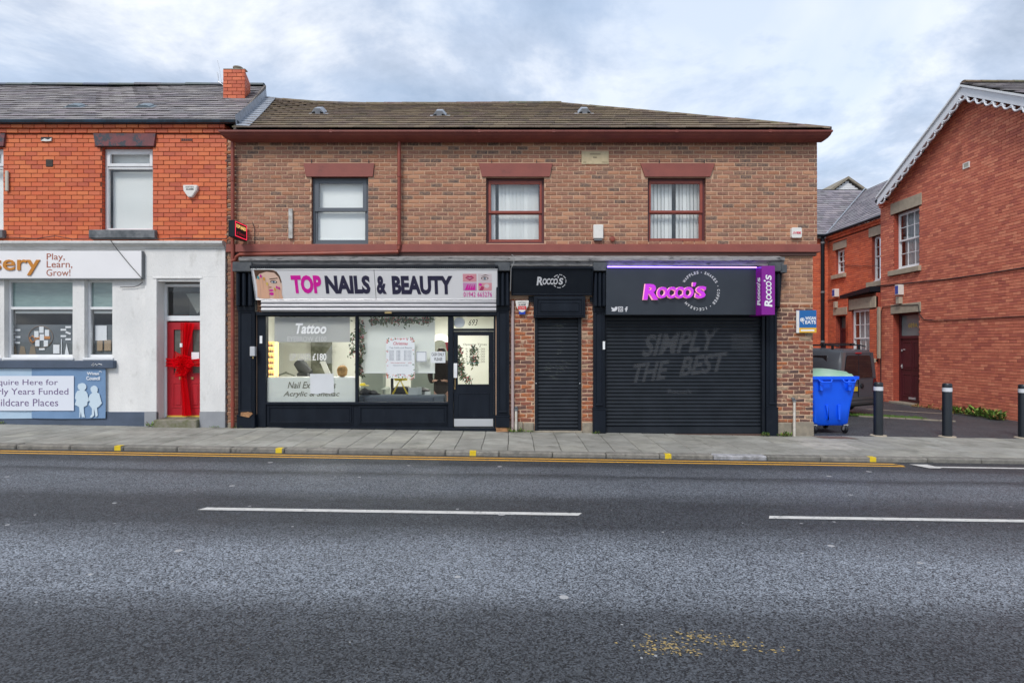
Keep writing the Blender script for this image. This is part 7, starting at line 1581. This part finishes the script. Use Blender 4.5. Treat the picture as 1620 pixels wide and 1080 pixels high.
mb = MB(); mb.cbox(gx0 - .02, gx1 + .02, yg - .12, yg + .02, gz0 - .06, gz0 - .0, .01); mb.build('lead_flashing', LEAD, wc)

# ------------------------------------------------------------------ yard: grass strip, edging, weeds, bollards, bin, van
def ellipsoid_leaf(mb, p, d, l, w_, up=.2):
    d = Vector(d).normalized(); s_ = d.cross(Vector((0, 0, 1)));
    if s_.length < .01: s_ = Vector((1, 0, 0))
    s_.normalize(); p = Vector(p); mb.add([p, p + d * l * .5 + s_ * w_ + Vector((0, 0, up * l * .3)), p + d * l, p + d * l * .5 - s_ * w_ + Vector((0, 0, up * l * .3))], [(0, 1, 2, 3)])
GRN = [flat('weed_green', (.10, .20, .03), .7), flat('weed_bright', (.17, .28, .04), .7), flat('weed_dark', (.05, .09, .02), .7), flat('dry_leaf', (.28, .15, .05), .8)]
def weeds(name, label, x0, x1, y0, y1, n, h, seed, kind=None, cat='weeds', dry=.1, zf=pz):
    rr = random.Random(seed); o = thing(name, label, cat, ((x0 + x1) / 2, (y0 + y1) / 2, zf((x0 + x1) / 2, 0)))
    mbs = [MB() for _ in GRN]
    ncl = max(3, n // 30); cl = [(rr.uniform(x0, x1), rr.uniform(y0, y1), rr.uniform(.4, 1)) for _ in range(ncl)]
    for i in range(n):
        c_ = cl[rr.randrange(ncl)]; x = c_[0] + rr.gauss(0, .05); y = c_[1] + rr.gauss(0, .03); x = min(max(x, x0 - .03), x1 + .03); y = min(max(y, y0), y1); a = rr.uniform(0, 2 * pi); hh = h * c_[2] * rr.uniform(.3, 1)
        k = 3 if rr.random() < dry else rr.randrange(3)
        ellipsoid_leaf(mbs[k], (x, y, zf(x, 0) + rr.uniform(0, hh * .6)), (cos(a), sin(a), rr.uniform(.2, 1.6)), hh * rr.uniform(.5, 1), hh * .13)
    for mb, m in zip(mbs, GRN):
        if mb.v: stuff(mb.build('foliage', m, o, fix=False))
weeds('weed_patch', 'green weed at the foot of the wall under the banner, far left', W(0), W(12), -.10, -.05, 70, .10, 1)
weeds('weed_patch', 'small green weed at the left of the mossy nursery step', W(240), W(250), -.16, -.07, 70, .13, 2)
weeds('weed_patch', 'thin green weeds at the foot of the right nursery door pier', W(338), W(361), -.12, -.07, 60, .07, 3)
weeds('weed_patch', 'tiny weeds between the corner downpipe and salon pilaster', W(370), W(384), -.14, -.08, 50, .07, 4)
weeds('weed_patch', 'bright green weeds beside the short pale pipe', W(805), W(822), -.14, -.05, 170, .10, 5)
weeds('weed_patch', 'green weeds in front of the narrow shutter doorway, left side', W(828), W(845), -.12, -.05, 90, .08, 6)
weeds('weed_patch', 'low weeds at the foot of the pilaster between the two shutters', W(938), W(953), -.15, -.11, 90, .08, 7)
weeds('weed_patch', 'green weed at the right end of the wide shutter', W(1200), W(1209), -.16, -.12, 80, .13, 8)
weeds('weed_patch', 'green weeds between the right pilaster and the pale corner pipe', W(1224), W(1244), -.13, -.04, 160, .14, 9)
weeds('moss_line', 'thin line of moss along the salon base board', W(565), W(740), -.10, -.06, 340, .022, 10, dry=.0, cat='moss')
weeds('moss_line', 'thin line of moss by the plinth stones at the corner', W(1228), W(1254), -.10, -.04, 140, .03, 11, dry=.3, cat='moss')
dz_ = lambda px: DS(px) - 12
for i, (pa, pb, n, h, dry, lab) in enumerate(((1500, 1530, 260, .28, .55, 'mixed brown and green weeds along the gable wall beyond the middle bollard'), (1532, 1606, 900, .32, .15, 'thick green weeds along the near end of the gable wall'), (1458, 1492, 260, .16, .8, 'dead brown leaves and stems by the gable wall near the numbered door'))):
    weeds('weed_patch', lab, XG - .5 if i == 1 else XG - .35, XG - .06, dz_(pb), dz_(pa), n, h, 20 + i, dry=dry)
mb = MB(); rr = random.Random(6)
gs = thing('grass_strip', 'narrow strip of grass between pale edgings in the yard', 'grass strip', (10, 3.5, pz(10)))
for i in range(1500):
    t = rr.random(); x = 9.0 + 1.6 * t; y = 4.0 - .75 * t + rr.uniform(-.18, .18); ellipsoid_leaf(mb, (x, y, pz(x)), (rr.uniform(-.3, .3), rr.uniform(-.3, .3), 1), rr.uniform(.03, .09), .006, 0)
stuff(mb.build('grass', GRN[0], gs, fix=False))
mb = MB(); mb.add([(8.9, 3.85, pz(8.9) + .012), (10.7, 2.98, pz(10.7) + .012), (10.75, 3.45, pz(10.7) + .012), (9.0, 4.3, pz(9) + .012)], [(0, 1, 2, 3)]); mb.build('soil', flat('dark_soil', (.05, .06, .025)), gs, fix=False)
mb = MB()
for k in range(6):
    t0, t1 = k / 6, (k + .96) / 6; a = Vector((9.2, 3.70)).lerp(Vector((11.1, 2.78)), t0); b = Vector((9.2, 3.70)).lerp(Vector((11.1, 2.78)), t1); mb = MB()
    mb.add([(a.x, a.y, pz(a.x) + .03), (b.x, b.y, pz(b.x) + .03), (b.x + .04, b.y + .09, pz(b.x) + .03), (a.x + .04, a.y + .09, pz(a.x) + .03), (a.x, a.y, pz(a.x) - .02), (b.x, b.y, pz(b.x) - .02)], [(0, 1, 2, 3), (0, 4, 5, 1)]); mb.build('edging_stone', STONE, gs)
mb = MB(); mb.add([(10.6, 5.6, pz(10.6) + .008), (12.4, 4.6, pz(12.4) + .008), (12.45, 4.68, pz(12.4) + .008), (10.6, 5.75, pz(10.6) + .008)], [(0, 1, 2, 3)]); struct(mb.build('yard_line', STONE_L, None, fix=False))
mb = MB(); mb.cbox(W(1300), W(1335), -.14, .03, pz(6.6) - .05, pz(6.6) + .004, .004); struct(mb.build('drain_cover', mat('rusty_cover', (.16, .08, .06), .8, bump=.6), None)) if False else None
mb = MB(); mb.add([(W(1290), -.32, pz(6.2) - .0 + .003), (W(1345), -.32, pz(6.85) + .003), (W(1335), -.02, pz(6.8) + .003), (W(1283), -.02, pz(6.1) + .003)], [(0, 1, 2, 3)]); struct(mb.build('brown_cover_plate', mat('brown_cover', (.14, .085, .065), .85, col2=(.2, .14, .11), nscale=8), pave, fix=False))
BOLL = mat('black_bollard_plastic', (.012, .016, .022), .38, col2=(.02, .025, .032), nscale=4); REFL = flat('reflective_band', (.62, .64, .68), .4)
def bollard(px, lab):
    x = W(px, .18); z = pz(x); o = thing('bollard', lab, 'bollard', (x, .18, z), 'bollards along the back of the pavement')
    mb = MB(); mb.lathe([(.088, -.03), (.088, 1.06), (.084, 1.085), (.070, 1.10), (.0, 1.105)], x, .18, z, 24); mb.build('post', BOLL, o, smooth=True)
    mb = MB(); mb.lathe([(.0895, .93), (.0895, 1.01)], x, .18, z, 24); mb.build('reflective_band', REFL, o, smooth=True)
    mb = MB(); mb.lathe([(.16, -.005), (.15, .014), (.09, .018)], x, .18, z, 18); mb.build('concrete_collar', STONE_L, o, smooth=True)
bollard(1389.5, 'black bollard nearest the blue wheelie bin'); bollard(1498.5, 'middle black bollard in front of the maroon numbered door side'); bollard(1619, 'black bollard cut by the right edge of the photo')
# wheelie bin
bn = thing('wheelie_bin', 'big blue four wheeled bin with a pale green lid beside the shop corner', 'bin', (0, 0, 0))
BLU = mat('blue_bin_plastic', (.003, .12, .95), .42, col2=(.002, .09, .8), nscale=3, namt=.6); GLID = mat('pale_green_lid', (.22, .42, .28), .5, col2=(.45, .6, .5), nscale=3, namt=.7, vstretch=3)
hw0, hw1, hd0, hd1, zb1_, zt1 = .37, .49, .44, .56, .17, 1.20
mb = MB(); lv = [(zb1_, .30, .40), (zb1_ + .05, hw0, hd0), (.55, hw0 + .035, hd0 + .03), (.95, hw1 - .03, hd1 - .03), (zt1 - .06, hw1 - .005, hd1 - .005)]
vs = []; fs = []
def rrect(a, b, r_=.06, k=3): return [(sx * (a - r_) + r_ * cos(t), sy * (b - r_) + r_ * sin(t)) for (sx, sy, t0) in ((1, 1, 0), (-1, 1, pi / 2), (-1, -1, pi), (1, -1, 1.5 * pi)) for t in [t0 + pi / 2 * i / k for i in range(k + 1)]]
m_ = 16
for z, a, b in lv: vs += [(x, y, z) for x, y in rrect(a, b)]
for i in range(len(lv) - 1): fs += [(i * m_ + j, i * m_ + (j + 1) % m_, (i + 1) * m_ + (j + 1) % m_, (i + 1) * m_ + j) for j in range(m_)]
fs += [tuple(range(m_ - 1, -1, -1)), tuple(range((len(lv) - 1) * m_, len(lv) * m_))]
mb.add(vs, fs)
for sx in (-1, 1): mb.prism([(sx * .12, .30), (sx * .12 + .03, .30), (sx * .16, .60), (sx * .10, .60)], -.505, -.40)     # ribs
for x in (-.30, .30): mb.cbox(x - .035, x + .035, -.60, -.45, .90, 1.13, .012)
mb.build('body', BLU, bn, smooth=True)
mb = MB(); vs = []; 
for z, e in ((zt1 - .07, .0), (zt1 - .06, .035), (zt1, .04), (zt1 + .005, .01)): vs += [(x, y, z) for x, y in rrect(hw1 + e, hd1 + e, .07)]
mb.add(vs, [(i * m_ + j, i * m_ + (j + 1) % m_, (i + 1) * m_ + (j + 1) % m_, (i + 1) * m_ + j) for i in range(3) for j in range(m_)]); mb.build('rim', BLU, bn)
for x in (-.24, .26): mb = MB(); mb.tube([(x - .13, -.58, 1.16), (x - .13, -.64, 1.13), (x - .10, -.66, 1.085), (x + .10, -.66, 1.085), (x + .13, -.64, 1.13), (x + .13, -.58, 1.16)], .016, 8); mb.build('handle', BLU, bn, smooth=True)
mb = MB(); n_ = 12; vs = []
for i in range(n_ + 1):
    t = i / n_; y = -hd1 + .02 + (2 * hd1 - .02) * t
    for j in range(9): u = j / 8 * 2 - 1; vs.append((u * (hw1 - .01) - .06, y, 1.20 + .145 * sin(pi * min(1, t * 1.05)) ** .6 * (1 - .35 * u * u) + .012 * sin(t * 30)))
mb.add(vs, [(i * 9 + j, i * 9 + j + 1, (i + 1) * 9 + j + 1, (i + 1) * 9 + j) for i in range(n_) for j in range(8)]); mb.build('lid', GLID, bn, smooth=True)
for x, y in ((-.33, -.36), (.33, -.36), (-.33, .36), (.33, .36)):
    mb = MB(); mb.lathe([(.04, -.028), (.085, -.025), (.09, 0), (.085, .025), (.04, .028)], x, y, .09, 18, ax='x'); cs_ = mb.build('wheel', INK, bn, smooth=True)
    mb = MB(); mb.lathe([(.035, -.032), (.035, .032)], x, y, .09, 12, ax='x'); mb.build('hub', STEEL, cs_)
    mb = MB(); mb.box(x - .04, x - .032, y - .04, y + .04, .08, .18); mb.box(x + .032, x + .04, y - .04, y + .04, .08, .18); mb.cbox(x - .05, x + .05, y - .05, y + .05, .165, .19, .004); mb.build('caster_fork', STEEL, bn)
bn.matrix_basis = Matrix.Translation((6.66, .80, pz(6.66))) @ Matrix.Rotation(R(2), 4, 'Z')

# van: length along local y (front at +y), rear at y=0
van = thing('parked_van', 'dark grey small van with roof bars parked behind the blue bin', 'van', (0, 0, 0))
VP = mat('dark_grey_metallic_paint', (.060, .068, .082), .45, metal=.0, coat=.25); VGL = mat('dark_van_glass', (.012, .013, .016), .06, spec=.8); TY = mat('rubber', (.012, .012, .013), .85); VPL = mat('pale_grey_metallic_trim', (.22, .225, .235), .3, metal=.5)
sec = [ # y, half width bottom, half width waist, half width roof, z bottom, z waist, z roof
    (0.00, .80, .845, .66, .30, .98, 1.70), (.06, .86, .885, .70, .28, .98, 1.76), (.5, .87, .895, .715, .26, .98, 1.80), (1.6, .87, .895, .72, .26, .98, 1.82), (2.6, .87, .895, .71, .26, .97, 1.80), (3.1, .87, .89, .66, .26, .96, 1.66), (3.55, .87, .88, .80, .27, .98, 1.12), (4.1, .84, .85, .75, .28, .90, 1.02), (4.38, .72, .74, .66, .30, .72, .84)]
vs = []; K = 14
for (y, b_, w_, r_, z0, z1, z2) in sec:
    hlf = [(b_ * .9, z0), (b_, z0 + .08), (w_, z1 - .25), (w_, z1), ((w_ + r_) / 2 + .03, (z1 + z2) / 2), (r_ + .02, z2 - .08), (r_ - .08, z2)]
    vs += [(x, y, z) for x, z in hlf] + [(-x, y, z) for x, z in reversed(hlf)]
fs = [(i * K + j, i * K + (j + 1) % K, (i + 1) * K + (j + 1) % K, (i + 1) * K + j) for i in range(len(sec) - 1) for j in range(K)] + [tuple(range(K - 1, -1, -1)), tuple(range((len(sec) - 1) * K, len(sec) * K))]
mb = MB(); mb.add(vs, fs); mb.build('body', VP, van, smooth=True)
def rear_x(z): return .845 + (.68 - .845) * max(0, (z - .98) / .72)
mb = MB(); mb.prism([(-.64, 1.02), (.64, 1.02), (.66, 1.08), (.555, 1.58), (.50, 1.62), (-.50, 1.62), (-.555, 1.58), (-.66, 1.08)], -.018, .01); mb.build('rear_window', VGL, van)
mb = MB(); mb.cbox(-.008, .008, -.022, .0, .42, 1.64, .002); mb.build('door_seam', INK, van)
mb = MB(); mb.cbox(-.88, .88, -.10, .30, .26, .50, .05); mb.cbox(-.80, .80, -.13, -.08, .30, .40, .03); mb.build('bumper', mat('charcoal_bumper', (.035, .037, .04), .6), van, smooth=True)
mb = MB(); mb.cbox(-.40, -.06, -.03, .0, .66, .78, .006); pl_ = mb.build('number_plate', flat('plate_yellow', (.70, .50, .03), .4), van)
mb = MB(); mb.cbox(-.42, -.04, -.026, .0, .79, .83, .004); mb.build('plate_lamp_bar', VPL, van)
mb = MB(); mb.lathe([(.055, -.03), (.07, -.022), (.07, 0)], .17, 0, .80, 18, ax='y'); mb.build('round_badge', INK, van, smooth=True)
mb = MB(); mb.cbox(-.14, .14, -.02, .02, 1.665, 1.70, .008); mb.build('high_brake_light', flat('brake_red', (.45, .01, .02), .3), van)
for s_ in (-1, 1):
    mb = MB(); mb.prism([(s_ * .70, .62), (s_ * .86, .62), (s_ * .86, .90), (s_ * .84, .98), (s_ * .74, .98), (s_ * .72, .90)], -.02, .10); mb.build('tail_light', flat('lamp_red_%d' % s_, (.10, .008, .012), .25), van)
    mb = MB(); mb.prism([(s_ * .69, 1.00), (s_ * .845, 1.00), (s_ * .70, 1.70), (s_ * .58, 1.70)], -.012, .07); mb.build('rear_pillar', VPL if s_ < 0 else VP, van)
    SF = Matrix.Translation((s_ * .0, 0, 0))
    mb = MB()                                                       # side windows
    for (y0, y1) in ((.35, 1.25), (1.45, 2.35), (2.5, 3.05)):
        sh2 = -.35 if y0 > 2.4 else 0
        q = [(y0, 1.04, .895), (y1, 1.04, .895), (y1 + sh2 * .6, 1.62, .765), (y0 + .04, 1.62, .765)]
        mb.add([(s_ * (w_ + .006), y_, z_) for y_, z_, w_ in q] + [(s_ * (w_ - .02), y_, z_) for y_, z_, w_ in q], [(0, 1, 2, 3), (7, 6, 5, 4), (0, 4, 5, 1), (1, 5, 6, 2), (2, 6, 7, 3), (3, 7, 4, 0)])
    mb.build('side_window', VGL, van)
    mb = MB(); mb.tube([(s_ * .62, .15, 1.86), (s_ * .62, .3, 1.90), (s_ * .62, 2.4, 1.90), (s_ * .62, 2.6, 1.84)], .018, 8); [mb.cbox(s_ * .62 - .02, s_ * .62 + .02, y_, y_ + .06, 1.76, 1.9, .005) for y_ in (.3, 1.3, 2.3)]; mb.build('roof_rail', INK, van)
    mb = MB(); mb.cbox(s_ * .95, s_ * 1.08, 2.85, 2.98, 1.02, 1.2, .03) if s_ > 0 else mb.cbox(-1.08, -.95, 2.85, 2.98, 1.02, 1.2, .03); mb.build('wing_mirror', INK, van)
    for y_ in (.85, 3.55):
        mb = MB(); mb.lathe([(.20, -.10), (.30, -.10), (.32, -.06), (.32, .06), (.30, .10), (.20, .10)], s_ * .80, y_, .32, 24, ax='x'); wh = mb.build('wheel', TY, van, smooth=True)
        mb = MB(); mb.lathe([(.20, -.085), (.18, -.105), (.05, -.11), (.05, .11), (.18, .105), (.20, .085)], s_ * .80, y_, .32, 16, ax='x'); mb.build('rim', VPL, wh, smooth=True)
for y_ in (.55, 1.9): mb = MB(); mb.cbox(-.80, .80, y_ - .025, y_ + .025, 1.925, 1.955, .008); [mb.cbox(s_ * .66 - .05, s_ * .66 + .05, y_ - .04, y_ + .04, 1.88, 1.94, .01) for s_ in (-1, 1)]; mb.build('roof_bar', INK, van)
vx_, vy_ = 9.33, 3.95
van.matrix_basis = Matrix.Translation((vx_, vy_, pz(vx_) - .0)) @ Matrix.Rotation(R(30), 4, 'Z')
